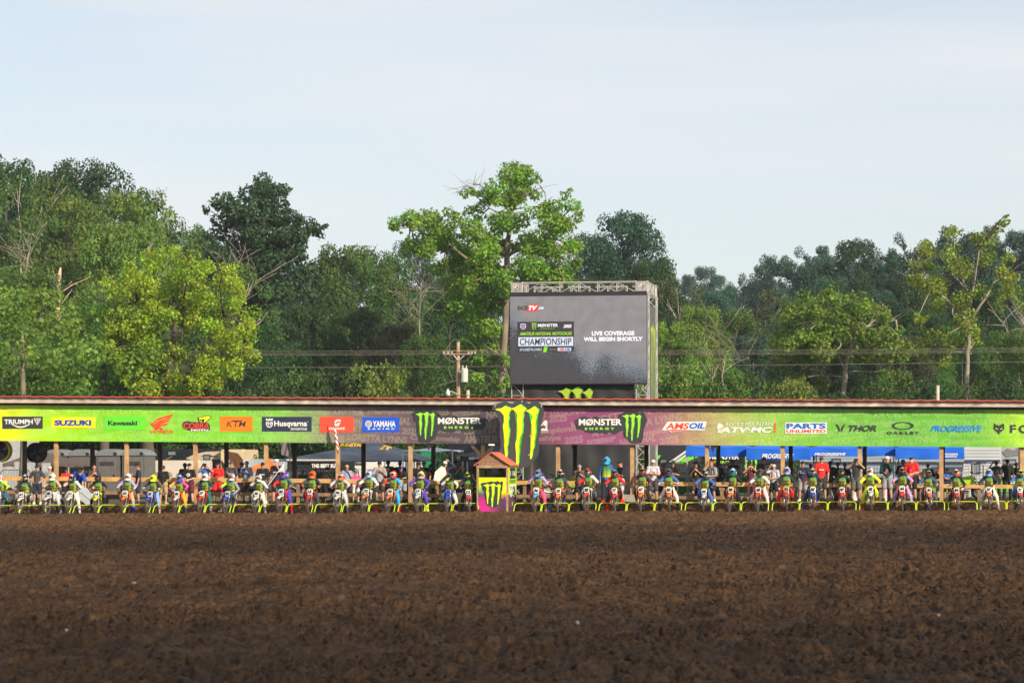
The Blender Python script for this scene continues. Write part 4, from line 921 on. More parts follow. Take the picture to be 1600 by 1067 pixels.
    bm = new(); box(bm, x-.09, x+.11, .07, .23, z2, z2+.06); bmesh.ops.bevel(bm, geom=bm.edges[:], offset=.012, segments=2); obj('lamp_head', bm, WHT, lp)
build_booth()

# ------------------------------------------------------------------ start gates
GATES = [(-14, 29), (28, 68), (69, 107.5), (113, 151.5), (153, 192), (193.5, 232), (238, 277.5), (279, 317.5), (319.5, 358), (363, 403), (405, 445), (447, 486), (491, 531.5), (534, 574), (576, 615), (621, 662), (664.5, 704), (706.5, 746),
         (802, 844), (845.5, 887), (888.5, 930), (935, 977), (979, 1021), (1022.5, 1064), (1070, 1112), (1114, 1156), (1158, 1200), (1206, 1248), (1249.5, 1292), (1293.5, 1337), (1343, 1386), (1387.5, 1430.5), (1432, 1475.5), (1482, 1526), (1527, 1572), (1573.5, 1616)]
GPAINT = mat('fluoro_paint', '#aec800', .4, var=.12, scale=12)
def gate_proto():
    bm = new(); w, h, dp = .47, .33, .34; r = .1; pts = []
    def pt(x, t): return (x, t*dp, .0+t*h)
    pts.append(pt(-w, -.15)); pts.append(pt(-w, .6)); 
    for i in range(6): a = math.pi-i*math.pi/10; pts.append(pt(-w+r+r*math.cos(a), 1-r/h*(1-math.sin(a))))
    for i in range(6): a = math.pi/2-i*math.pi/10; pts.append(pt(w-r+r*math.cos(a), 1-r/h*(1-math.sin(a))))
    pts.append(pt(w, .6)); pts.append(pt(w, -.15)); tube(bm, pts, .019, 7)
    a = fin(bm, 'hoop', GPAINT, True)
    bm = new(); box(bm, -.05, .05, -.03, .05, -.06, .05); tube(bm, [(-.06, 0, .03), (.06, 0, .03)], .02, 7); hb = fin(bm, 'hinge', mat('rusty_steel', (.12, .08, .05), .7, .4))
    return a, hb, w
def build_gates(names):
    A, Hn, w = gate_proto()
    for i, (x0, x1) in enumerate(GATES):
        s0, s1 = s_at(x0, 0), s_at(x1, 0); s = (s0+s1)/2; k = (s1-s0)/(2*w)
        g = empty('start_gate', LW(s, 0, gz(s, 0)+.03), -PSI, label='lime yellow steel gate hoop in front of '+names[i], cat='start gate', group='start gate hoops in a row')
        g.scale = (k, 1, 1+.015*((i*7) % 3-1)); g.rotation_euler.z += .012*math.sin(i*2.3); link('hoop', A, g)
        for sg in (-1, 1): c = link('hinge', Hn, g); c.location = (sg*w, 0, 0)

# ------------------------------------------------------------------ video screen on its truss tower
TRUSS = mat('aluminium_truss', (.46, .45, .43), .5, .35, var=.15, scale=3)
def truss(bm, p0, p1, w, h=None, step=None, r=.026):
    p0, p1 = Vector(p0), Vector(p1); h = h or w; d = p1-p0; L = d.length; d.normalize()
    a = Vector((0, 1, 0)) if abs(d.y) < .9 else Vector((1, 0, 0)); u = d.cross(a).normalized(); v = d.cross(u).normalized()
    if abs(d.z) > .9: u, v = Vector((1, 0, 0)), Vector((0, 1, 0))
    C = [u*(w/2*i)+v*(h/2*j) for i, j in ((-1, -1), (1, -1), (1, 1), (-1, 1))]
    for c in C: tube(bm, [p0+c, p1+c], r, 5)
    n = max(1, round(L/(step or w*1.1)))
    for i in range(n+1):
        q = p0+d*(L*i/n)
        for k in range(4): tube(bm, [q+C[k], q+C[(k+1) % 4]], r*.7, 4)
        if i < n:
            q2 = p0+d*(L*(i+1)/n)
            for k in range(4): tube(bm, [q+C[k if i % 2 else (k+1) % 4], q2+C[(k+1) % 4 if i % 2 else k]], r*.6, 4)
def build_screen():
    b = 18.0; f = Fr('truss_tower', 904, b, label='silver truss tower carrying the video screen, with black cloth base', cat='truss tower'); o = f.o
    xl, xr = f.S(798), f.S(1010); w = .5; D = 2.9
    ztop, zt2 = f.Z(441.5, 904), f.Z(458, 904); zb = 0
    for nm, x, y in (('tower_leg', xl+.28, 0), ('tower_leg', xr-.2, 0), ('tower_leg', xr-.2, D), ('tower_leg', xl+.28, D)):
        bm = new(); truss(bm, (x, y+.32, 0), (x, y+.32, zt2), w, w, .55); obj(nm, bm, TRUSS, o)
    zc = (ztop+zt2)/2; th = ztop-zt2
    bm = new(); truss(bm, (xl+.52, .1, zc), (xr-.45, .1, zc), th, th, .8, .03); obj('top_truss', bm, TRUSS, o)
    bm = new(); truss(bm, (xl+.52, D+.3, zc), (xr-.45, D+.3, zc), th, th, .8, .03); obj('top_truss', bm, TRUSS, o)
    for x in (xl+.28, xr-.2):
        bm = new(); truss(bm, (x, .4, zc), (x, D, zc), th, th, .7, .03); obj('top_truss', bm, TRUSS, o)
    for x in (xl+.28, xr-.2):            # corner blocks: plates with a diamond opening
        for y in (.1, D+.3):
            bm = new(); h = th/2+.02
            for yy in (-h, h):
                q = [(-h, -h), (h, -h), (h, h), (-h, h)]; dm = [(0, -h*.68), (h*.68, 0), (0, h*.68), (-h*.68, 0)]
                V = [bm.verts.new((x+a, y+yy, zc+c)) for a, c in q]; U = [bm.verts.new((x+a, y+yy, zc+c)) for a, c in dm]
                for k in range(4): bm.faces.new((V[k], V[(k+1) % 4], U[k])); bm.faces.new((V[k], U[k], U[(k+3) % 4]))
            for a in (-h, h): 
                for c in (-h, h): tube(bm, [(x+a, y-h, zc+c), (x+a, y+h, zc+c)], .03, 5)
            r = bmesh.ops.extrude_face_region(bm, geom=bm.faces[:8]); 
            obj('corner_block', bm, mat('cast_aluminium', (.62, .58, .52), .5, .3), o)
    # rigging below the top beam
    bm = new(); rs = random.Random(1)
    for i in range(14):
        x = xl+.5+(xr-xl-1)*i/13; box(bm, x-.04, x+.04, .02, .12, zt2-.32, zt2-.02)
    for x in (xl+.9, xl+2.4, xr-2.3, xr-.7): box(bm, x-.09, x+.09, -.1, .15, zt2-.25, ztop-.05); ell(bm, (x, -.05, zt2-.1), (.11, .11, .13))
    tube(bm, [(xl+.2, .05, zt2-.22), (xr-.2, .05, zt2-.22)], .03); obj('hoist', bm, BLACK, o)
    # cloth base and side cloth
    cl = mat('black_cloth', (.022, .022, .024), .8, var=.25, scale=1.5)
    bm = new(); x0, x1 = f.S(801, .3), f.S(992, .3); zt = f.Z(598, 904); n = 90; g = []
    for i in range(n+1):
        x = x0+(x1-x0)*i/n; col = []
        for j in range(31):
            z = zt*j/30; col.append(bm.verts.new((x, .12+.03*math.sin(x*2.3+z*.6)+.025*math.sin(x*7+z*1.3)+.035*math.sin(z*3.1+x*.8+math.sin(x)), z)))
        g.append(col)
    for i in range(n):
        for j in range(30): bm.faces.new((g[i][j], g[i+1][j], g[i+1][j+1], g[i][j+1]))
    cb = obj('base_cloth', bm, cl, o, sm=True); a = f(872, 700); c = f(926.5, 602.5); claw(cb, a[0], a[1], c[0], c[1], .0, mat('faded_lime', '#9cb828', .7), mat('faded_green', '#4f8a2c', .7))
    bm = new(); x = xr+.06; v = [bm.verts.new((x, y, z)) for y, z in ((.75, .3), (D-.1, .3), (D-.1, zt2-.5), (.75, zt2-.5))]; bm.faces.new(v)
    sc = obj('side_cloth', bm, mat('grey_cloth', (.09, .09, .09), .8), o)
    bm = new()
    for c_ in CLAW: poly(bm, [(.9+(X-288)/364*1.6, zt2-1.2-(Z-110)/530*4.2) for X, Z in c_], 0)
    for v in bm.verts: v.co = Vector((x+.01, v.co.x, v.co.z))
    obj('claw_emblem', bm, mat('faded_lime', '#9cb828', .7), sc)
    # ---- the LED wall
    S = Fr('video_screen', 904, b-.25, label='large LED screen announcing live coverage, hung in the silver truss tower', cat='screen'); o = S.o
    P = lambda px, py: S(px, py)
    x0, x1 = S.S(796.6), S.S(1010.8); z0, z1 = S.Z(599.3, 904), S.Z(462, 904)
    bm = new(); box(bm, x0, x1, .03, .22, z0, z1); obj('cabinet', bm, BLACK, o)
    bm = new(); box(bm, x0, x1, .0, .03, z1, z1+.17); obj('cabinet_edge', bm, BLACK, o); bm = new(); box(bm, x0, x1, 0, .03, z0-.03, z0); obj('cabinet_edge', bm, BLACK, o)
    m, t, p = principled('led_picture'); N = t.nodes.new; Lk = t.links.new
    tcn = N('ShaderNodeTexCoord'); sx = N('ShaderNodeSeparateXYZ'); Lk(tcn.outputs['Object'], sx.inputs[0])
    zr = N('ShaderNodeMapRange'); zr.inputs[1].default_value = z0; zr.inputs[2].default_value = z1; Lk(sx.outputs[2], zr.inputs[0])
    xrn = N('ShaderNodeMapRange'); xrn.inputs[1].default_value = x0; xrn.inputs[2].default_value = x1; Lk(sx.outputs[0], xrn.inputs[0])
    cr = N('ShaderNodeValToRGB'); Lk(xrn.outputs[0], cr.inputs[0]); e = cr.color_ramp.elements; e[0].position = 0; e[0].color = (.62,)*3+(1,); e[1].position = 1; e[1].color = (.0,)*3+(1,)
    for q, v in ((.07, .55), (.18, .42), (.38, .40), (.48, .28), (.60, .10), (.72, .20), (.84, .08)): k = e.new(q); k.color = (v, v, v, 1)
    n1 = N('ShaderNodeTexNoise'); n1.inputs['Scale'].default_value = 1.6; n1.inputs['Detail'].default_value = 5; Lk(tcn.outputs['Object'], n1.inputs['Vector'])
    n2 = N('ShaderNodeTexNoise'); n2.inputs['Scale'].default_value = 19; n2.inputs['Detail'].default_value = 2; Lk(tcn.outputs['Object'], n2.inputs['Vector'])
    def math_(op, a, b_): 
        k = N('ShaderNodeMath'); k.operation = op
        for i, v in enumerate((a, b_)):
            if isinstance(v, (int, float)): k.inputs[i].default_value = v
            else: Lk(v, k.inputs[i])
        return k.outputs[0]
    h = math_('SUBTRACT', zr.outputs[0], cr.outputs[0]); h = math_('ADD', h, math_('MULTIPLY', math_('SUBTRACT', n1.outputs[0], .5), .35)); h2 = math_('ADD', h, math_('MULTIPLY', math_('SUBTRACT', n2.outputs[0], .5), .9))
    rg = N('ShaderNodeValToRGB'); Lk(h2, rg.inputs[0]); rg.color_ramp.elements[0].position = 0; rg.color_ramp.elements[0].color = (*lin('#424146'), 1); rg.color_ramp.elements[1].position = .22; rg.color_ramp.elements[1].color = (*lin('#908a8c'), 1)
    k = rg.color_ramp.elements.new(.1); k.color = (*lin('#76838e'), 1)
    n3 = N('ShaderNodeTexNoise'); n3.inputs['Scale'].default_value = 55; Lk(tcn.outputs['Object'], n3.inputs['Vector']); m3 = N('ShaderNodeMapRange'); m3.inputs[1].default_value = .35; m3.inputs[2].default_value = .65; m3.inputs[3].default_value = .84; m3.inputs[4].default_value = 1.14; Lk(n3.outputs[0], m3.inputs[0])
    n4 = N('ShaderNodeTexNoise'); n4.inputs['Scale'].default_value = 2.2; n4.inputs['Detail'].default_value = 4; Lk(tcn.outputs['Object'], n4.inputs['Vector']); m4 = N('ShaderNodeMapRange'); m4.inputs[1].default_value = .3; m4.inputs[2].default_value = .6; m4.inputs[3].default_value = .86; m4.inputs[4].default_value = 1.05; Lk(n4.outputs[0], m4.inputs[0])
    vm = N('ShaderNodeVectorMath'); vm.operation = 'SCALE'; Lk(rg.outputs[0], vm.inputs[0]); Lk(math_('MULTIPLY', m3.outputs[0], m4.outputs[0]), vm.inputs['Scale'])
    Lk(vm.outputs[0], p.inputs['Emission Color']); p.inputs['Emission Strength'].default_value = SCREEN_E; p.inputs['Base Color'].default_value = (.02, .02, .02, 1); p.inputs['Roughness'].default_value = .7; p.inputs['Specular IOR Level'].default_value = .1
    bm = new(); poly(bm, [(x0+.01, z0+.01), (x1-.01, z0+.01), (x1-.01, z1-.01), (x0+.01, z1-.01)], .0)
    if bm.faces: bmesh.ops.recalc_face_normals(bm, faces=bm.faces[:])
    pic = obj('picture', bm, m, o)
    E = lambda h, s_=1.0: mat('led_'+h.strip('#'), h, .7, var=.04, emit=SCREEN_E*s_)
    def rect(a, b_, c, d, m, y, sk=0, par=pic, name='picture_panel'):
        bm = new(); p0 = P(a, d); p1 = P(c, b_); poly(bm, [(p0[0], p0[1]), (p1[0], p0[1]), (p1[0]+sk, p1[1]), (p0[0]+sk, p1[1])], y); return obj(name, bm, m, par)
    def word(tx, a, b_, c, d, m, y=-.03, bold=.03, shear=0, par=pic, sp=1.0):
        bm = new(); p0 = P(a, d); p1 = P(c, b_); text(bm, tx, p0[0], p0[1], p1[0], p1[1], y, bold, shear, sp); return obj('lettering', bm, m, par)
    word('LIVE COVERAGE', 924.7, 517, 991.6, 524.4, E('#ffffff'), bold=.05); word('WILL BEGIN SHORTLY', 912, 526, 1004.4, 533.4, E('#ffffff'), bold=.05)
    word('RACER', 808, 477.6, 826, 484.8, E('#2c2c30'), -.01, .05, .35); r = rect(822.5, 476, 838.5, 486.8, E('#f02818'), -.015, .1); word('TV', 826, 477.6, 840, 485, E('#ffffff'), -.03, .06, .35, r); word('.COM', 841.5, 479.4, 849.8, 483.6, E('#ffffff'), -.03, .05, .35)
    q = rect(808.3, 502.1, 897, 549.8, E('#2b2a2e'), -.015); rect(810, 526.3, 895.8, 541, E('#dfe6f4'), -.02, par=q)
    word('CHAMPIONSHIP', 812.2, 528, 893, 539.6, E('#26262a'), -.03, .018, .1, q); word('AMATEUR NATIONAL MOTOCROSS', 812, 518.4, 894, 524.2, E('#a8e020'), -.03, .03, .25, q)
    word('M\u00d8N5TER', 840.6, 505.6, 872, 510.9, E('#ffffff'), -.03, .03, 0, q); word('ENERGY', 845, 512.6, 867, 514.3, E('#a8e020'), -.03, .02, 0, q, 1.6); word('.2025', 880, 507, 893, 512.2, E('#ffffff'), -.03, .05, .1, q)
    a = P(830, 516.5); c = P(838.3, 504.2); cc = claw(q, a[0], a[1], c[0], c[1], -.02, E('#a8e020'), E('#5fb830'))
    for hcol, pts in (('#dfe6f4', [(813, 506.4), (815, 506), (817.5, 505.6), (820, 506), (822, 506.4), (822, 511), (820.5, 513.6), (817.5, 515), (814.5, 513.6), (813, 511)]),):
        bm = new(); poly(bm, [P(*v) for v in pts], -.02); sh = obj('shield_emblem', bm, E(hcol), q)
    rect(813.6, 507.2, 821.4, 509.8, E('#3c6ab0'), -.03, par=q); bm = new(); poly(bm, [P(*v) for v in ((814, 510.6), (821, 510.6), (820, 513), (817.5, 514.3), (815, 513))], -.03); obj('picture_panel', bm, E('#d83040'), q)
    word("AT LORETTA LYNN'S", 812, 544, 846.6, 548.4, E('#dfe6f4'), -.03, .02, .2, q); rect(848.6, 542, 854, 550.4, E('#84e810'), -.03, .05, q); word('PRESENTED BY', 858.4, 545.4, 869.6, 547, E('#b0b0b8'), -.03, .0, 0, q)
    rect(871.6, 543.2, 892.4, 548.4, E('#e8e8f0'), -.025, 0, q); word('AMS', 873, 543.8, 882, 547.9, E('#e03848'), -.035, .06, .3, q); word('OIL', 882.4, 543.8, 891.6, 547.9, E('#3878c0'), -.035, .06, .3, q)
SCREEN_E = .80
build_screen()

# ------------------------------------------------------------------ utility pole and wires
def build_pole():
    Y = 131; k = Y/F; gx = (716-800)*k; zg = float(ground_z(gx, Y)); z = lambda py: EYE+(HZ-py)*k-zg; x = lambda px: (px-716)*k
    o = empty('utility_pole', (gx, Y, zg), 0, label='wooden utility pole with grey transformer left of the video screen', cat='utility pole')
    wd = mat('pole_wood', (.34, .21, .14), .85, var=.3, scale=4)
    bm = new(); tube(bm, [(0, 0, -.3), (0, 0, 3), (0, 0, z(534))], [.14, .12, .08], 10); obj('pole', bm, wd, o, sm=True)
    bm = new(); box(bm, x(693.5), x(737), -.15, -.09, z(554.2), z(552.4)); obj('crossarm', bm, wd, o)
    bm = new(); box(bm, x(693), x(746), -.26, -.2, z(548.7), z(547.8)); obj('crossarm', bm, wd, o)
    bm = new(); tube(bm, [(x(708), -.1, z(554)), (x(716), -.1, z(564)), (x(726), -.1, z(555))], .03, 5); obj('brace', bm, GALV, o)
    bm = new()
    for px in (693.5, 700, 706, 732, 737, 742): ell(bm, (x(px), -.12, z(550.6)), (.06, .06, .09), 8, 6)
    obj('insulator', bm, mat('porcelain', (.5, .46, .4), .3), o)
    bm = new(); tube(bm, [(x(726), -.3, z(597.5)), (x(726), -.3, z(597)), (x(726), -.3, z(577)), (x(726), -.3, z(575.6))], [.14, .17, .17, .12], 14)
    for dx in (-.08, .09): tube(bm, [(x(726)+dx, -.3, z(576)), (x(726)+dx, -.3, z(571))], [.035, .02], 6)
    box(bm, x(718), x(724), -.32, -.1, z(582), z(580)); obj('transformer', bm, mat('transformer_grey', (.5, .5, .46), .5), o, sm=False)
    bm = new(); tube(bm, [(0, -.1, z(618)), (x(712), -.15, z(614.5)), (x(706), -.18, z(611.8)), (x(702), -.2, z(611.5))], .025, 6); lm = obj('lamp_arm', bm, GALV, o)
    bm = new(); tube(bm, [(x(700), -.2, z(607.5)), (x(700), -.2, z(609.5)), (x(700), -.2, z(612)), (x(700), -.2, z(618.3))], [.02, .05, .1, .12], 12); obj('lamp_head', bm, mat('lamp_white', (.62, .62, .6), .3), lm, sm=True)
    bm = new(); W_ = lambda a, b, sag: tube(bm, [(x(a[0])+(x(b[0])-x(a[0]))*t, -.15, z(a[1])+(z(b[1])-z(a[1]))*t+sag*4*t*(1-t)) for t in [i/8 for i in range(9)]], .012, 4)
    W_((717, 533), (697, 548), .25); W_((717, 533), (745, 548), .25); W_((693, 554), (716, 562), -.2); W_((737, 554), (716, 562), -.2); W_((716, 594), (682, 604), 0); W_((700, 574), (708, 596), 0); W_((733, 578), (768, 589), 0); W_((680, 616.5), (745, 617), 0)
    obj('jumper_wires', bm, mat('wire', (.2, .17, .14), .6), o)
    for (px, y0, lab) in ((731, 609.5, 'short grey post beside the utility pole, top above the roof'), (1465, 602, 'lone pale wooden post above the roof at the right')):
        gx2 = (px-800)*k; zg2 = float(ground_z(gx2, Y)); bm = new(); tube(bm, [(0, 0, -.2), (0, 0, EYE+(HZ-y0)*k-zg2)], .09, 10)
        q = obj('wooden_post', bm, mat('pale_post', (.5, .44, .34), .8), label=lab, cat='post'); q.location = (gx2, Y, zg2)
    # lines
    for n, (y0, y1, y2, dy, lab) in enumerate(((546.5, 548.0, 544.0, -.2, 'topmost power line crossing in front of the wood'), (549.8, 550.5, 546.8, .25, 'second power line just under the topmost one'), (552.6, 553.6, 550.0, -.05, 'third power line, lowest of the close trio'), (572.3, 572.6, 565.0, .1, 'lone lower power line well below the close trio'))):
        pts = []
        for i in range(61):
            px = -60+1740*i/60; t = (px-716)/890; yy = (y1+(y2-y1)*t) if px > 716 else (y1+(y0-y1)*(716-px)/776)
            tt = ((px-716) % 900)/900 if px > 716 else (716-px)/776; yy += 5*4*tt*(1-tt)*.35
            pts.append(((px-800)*k, Y+dy, EYE+(HZ-yy)*k))
        bm = new(); tube(bm, pts, .009, 4); obj('power_line', bm, mat('wire', (.2, .17, .14), .6), label=lab, cat='power line')
build_pole()

# ------------------------------------------------------------------ paddock behind: toilets, tents, trailers, fences
def rounded(bm, off, seg=2): bmesh.ops.bevel(bm, geom=bm.edges[:], offset=off, segments=seg)
def build_toilets():
    g = mat('grey_moulding', (.115, .108, .105), .5, var=.12, scale=2); g2 = mat('grey_roof_moulding', (.19, .20, .21), .4, var=.1)
    labs = ['grey portable toilet partly behind the second sunlit post', 'grey portable toilet between the second post and the tree trunk', 'grey portable toilet left of the third sunlit post', 'grey portable toilet with sunlit blue-grey side, rightmost of the four']
    proto = None
    for i, (px, lab) in enumerate(zip((94, 133, 176, 217), labs)):
        f = Fr('portable_toilet', px, 23, label=lab, cat='portable toilet', group='grey portable toilets behind the rail'); o = f.o; o.rotation_euler.z += -.12
        if proto is None:
            w, d, h = .56, .6, 2.02; bm = new(); box(bm, -w, w, -d, d, .06, h); rounded(bm, .03); body = fin(bm, 'cabin', g)
            bm = new(); n = 10; pr = [(-w-.05+2*(w+.05)*k/n, h+.0+.26*math.sin(math.pi*k/n)**.8) for k in range(n+1)]
            prism(bm, pr+[(w+.05, h-.05), (-w-.05, h-.05)], -d-.06, d+.04); roof = fin(bm, 'roof', g2)
            bm = new(); box(bm, -w+.1, w-.1, -d-.03, -d+.01, .16, h-.12); rounded(bm, .015); door = fin(bm, 'door', mat('grey_door', (.14, .13, .125), .5))
            bm = new(); box(bm, w-.22, w-.16, -d-.06, -d-.03, .98, 1.1); hd = fin(bm, 'handle', BLACK)
            bm = new()
            for k in range(4): box(bm, -w+.2, w-.2, -d-.045, -d-.03, h-.36-k*.05, h-.335-k*.05)
            vent = fin(bm, 'vent', BLACK); bm = new(); box(bm, -w-.03, w+.03, -d-.03, d+.03, 0, .07); base = fin(bm, 'base', BLACK)
            bm = new(); box(bm, w-.18, w-.05, -d-.09, -d-.06, h-.02, h+.1); sign = fin(bm, 'occupancy_lamp', BLACK); proto = (body, roof, door, vent, base, sign)
        for nm, me in zip(('cabin', 'roof', 'door', 'vent', 'base', 'occupancy_lamp'), proto):
            c = link(nm, me, o)
            if nm == 'door': link('handle', hd, c)
def canopy(px0, px1, b, y_eave, y_val, y_peak, col, label, depth=3.0, name='canopy_tent', letters=None, peakx=None, group=None, cat='canopy', legs=True, rough=.6):
    mid = (px0+px1)/2; f = Fr(name, mid, b, label=label, cat=cat, group=group); o = f.o; x0, x1 = f.S(px0), f.S(px1); ze = f.Z(y_eave, mid); zv = f.Z(y_val, mid); zp = f.Z(y_peak, mid)
    xm = (x0+x1)/2 if peakx is None else f.S(peakx); m = mat('canvas_'+col.strip('#'), col, rough, var=.12, scale=1.2)
    bm = new(); n = 12                                                    # pitched roof with a slight sag between frame bars
    c = [(x0, 0), (x1, 0), (x1, depth), (x0, depth)]; pk = (xm, depth/2, zp)
    for i in range(4):
        a, d = c[i], c[(i+1) % 4]; prev = None
        for k in range(n+1):
            t = k/n; e = Vector((a[0]+(d[0]-a[0])*t, a[1]+(d[1]-a[1])*t, ze-.05*math.sin(math.pi*t))); col_ = []
            for j in range(7): u = j/6; q = e.lerp(Vector(pk), u); q.z -= .10*4*u*(1-u)*(1-.6*abs(2*t-1)); col_.append(bm.verts.new(q))
            if prev:
                for j in range(6): bm.faces.new((prev[j], col_[j], col_[j+1], prev[j+1]))
            prev = col_
    bmesh.ops.remove_doubles(bm, verts=bm.verts[:], dist=.003); bmesh.ops.recalc_face_normals(bm, faces=bm.faces[:]); obj('roof', bm, m, o, sm=True)
    bm = new()
    for i in range(4):
        a, d = c[i], c[(i+1) % 4]; prev = None; L = math.hypot(d[0]-a[0], d[1]-a[1]); nn = 24
        for k in range(nn+1):
            t = k/nn; w = .02*math.sin(t*L*5); ox, oy = ((0, -1), (1, 0), (0, 1), (-1, 0))[i]; X, Y = a[0]+(d[0]-a[0])*t, a[1]+(d[1]-a[1])*t
            col_ = [bm.verts.new((X, Y, ze-.05*math.sin(math.pi*t))), bm.verts.new((X+ox*w, Y+oy*w, zv+.015*math.sin(t*L*3)))]
            if prev: bm.faces.new((prev[0], prev[1], col_[1], col_[0]))
            prev = col_
    v = obj('valance', bm, m, o)
    if legs:
        for a in c:
            bm = new(); box(bm, a[0]-.025+(.04 if a[0] == x0 else -.04), a[0]+.025+(.04 if a[0] == x0 else -.04), a[1]-.025+(.05 if a[1] == 0 else -.05), a[1]+.025+(.05 if a[1] == 0 else -.05), 0, ze-.03); obj('leg', bm, GALV, o)
    for L in letters or ():
        tx, a0, b0, a1, b1, mm, sh = L[:7]; bm = new(); p0 = f(a0, b1); p1 = f(a1, b0); text(bm, tx, p0[0], p0[1], p1[0], p1[1], -.045, L[7] if len(L) > 7 else .04, sh); obj('lettering', bm, mm, v)
    return f, v, o
def trailer(px0, px1, y0, y1, b, label, depth, cols, name='trailer', cat='trailer', windows=(), stripes=(), yw=None, siding=0, letters=(), polys=()):
    mid = (px0+px1)/2; f = Fr(name, mid, b, label=label, cat=cat); o = f.o; x0, x1 = f.S(px0), f.S(px1); z1, z0 = f.Z(y0, mid), f.Z(y1, mid)
    m = mat('panel_'+cols.strip('#'), cols, .4, var=.08, scale=.8, coat=.3)
    bm = new(); box(bm, x0, x1, 0, depth, z0, z1); rounded(bm, .08, 3); obj('body', bm, m, o)
    if siding:
        bm = new(); z = z0+.1
        while z < z1-.1: box(bm, x0+.05, x1-.05, -.018, -.003, z, z+.02); z += siding
        obj('siding_ribs', bm, mat('rib_shadow', (.25, .25, .26), .5), o)
    for (a, t, c, d, h) in stripes: bm = new(); p0, p1 = f(a, d), f(c, t); box(bm, p0[0], p1[0], -.03, -.022, p0[1], p1[1]); obj('stripe', bm, mat('stripe_'+h.strip('#'), h, .5), o)
    for pts, h in polys: bm = new(); poly(bm, [f(*p) for p in pts], -.04); obj('stripe', bm, mat('stripe_'+h.strip('#'), h, .5), o)
    for (a, t, c, d) in windows:
        p0, p1 = f(a, d), f(c, t); bm = new(); box(bm, p0[0], p1[0], -.05, -.02, p0[1], p1[1]); rounded(bm, .01); w = obj('window', bm, BLACK, o)
        bm = new(); box(bm, p0[0]+.05, p1[0]-.05, -.058, -.051, p0[1]+.05, p1[1]-.05); obj('pane', bm, mat('tinted_glass', (.16, .19, .22), .12, var=.1), w)
    for (tx, a, t, c, d, mm, sh) in letters: bm = new(); p0, p1 = f(a, d), f(c, t); text(bm, tx, p0[0], p0[1], p1[0], p1[1], -.05, .03, sh); obj('lettering', bm, mm, o)
    for k in (.3, .42) if (x1-x0) > 3 else (.5,):                          # wheels
        for y in (.15, depth-.15):
            bm = new(); xx = x0+(x1-x0)*k; M = Matrix.Rotation(R(90), 4, 'X'); r = min(.38, .38); tube(bm, [(xx, y-.12, .38), (xx, y+.12, .38)], r, 18); w = obj('wheel', bm, RUBBER, o)
            bm = new(); tube(bm, [(xx, y-.14, .38), (xx, y+.14, .38)], r*.55, 14); obj('rim', bm, GALV, w)
    bm = new(); box(bm, x0+.1, x1-.1, .2, depth-.2, .35, z0+.02); obj('chassis', bm, BLACK, o)
    return f, o
def barrier(px0, px1, b, y0, label, mesh=None, group='steel crowd barriers behind the rail'):
    mid = (px0+px1)/2; f = Fr('crowd_barrier', mid, b, label=label, cat='barrier', group=group); o = f.o; x0, x1 = f.S(px0), f.S(px1); h = f.Z(y0, mid)
    bm = new(); r = .022; tube(bm, [(x0, 0, .08), (x0, 0, h-.1), (x0+.1, 0, h), (x1-.1, 0, h), (x1, 0, h-.1), (x1, 0, .08)], r, 6); tube(bm, [(x0, 0, .18), (x1, 0, .18)], r*.8, 5); tube(bm, [(x0, 0, h*.72), (x1, 0, h*.72)], r*.8, 5)
    obj('frame', bm, GALV, o); bm = new(); n = int((x1-x0)/.11)
    for i in range(1, n): x = x0+(x1-x0)*i/n; tube(bm, [(x, 0, .18), (x, 0, h)], .007, 4, cap=False)
    obj('bars', bm, GALV, o); bm = new()
    for x in (x0+.15, x1-.15): box(bm, x-.03, x+.03, -.3, .3, 0, .04); box(bm, x-.02, x+.02, -.02, .02, .03, .2)
    obj('foot', bm, GALV, o)
    if mesh: bm = new(); box(bm, x0+.06, x1-.06, -.035, -.025, h*.18, h*mesh); obj('mesh_banner', bm, mat('green_mesh', '#5cbc28', .7, var=.15, scale=2), o)
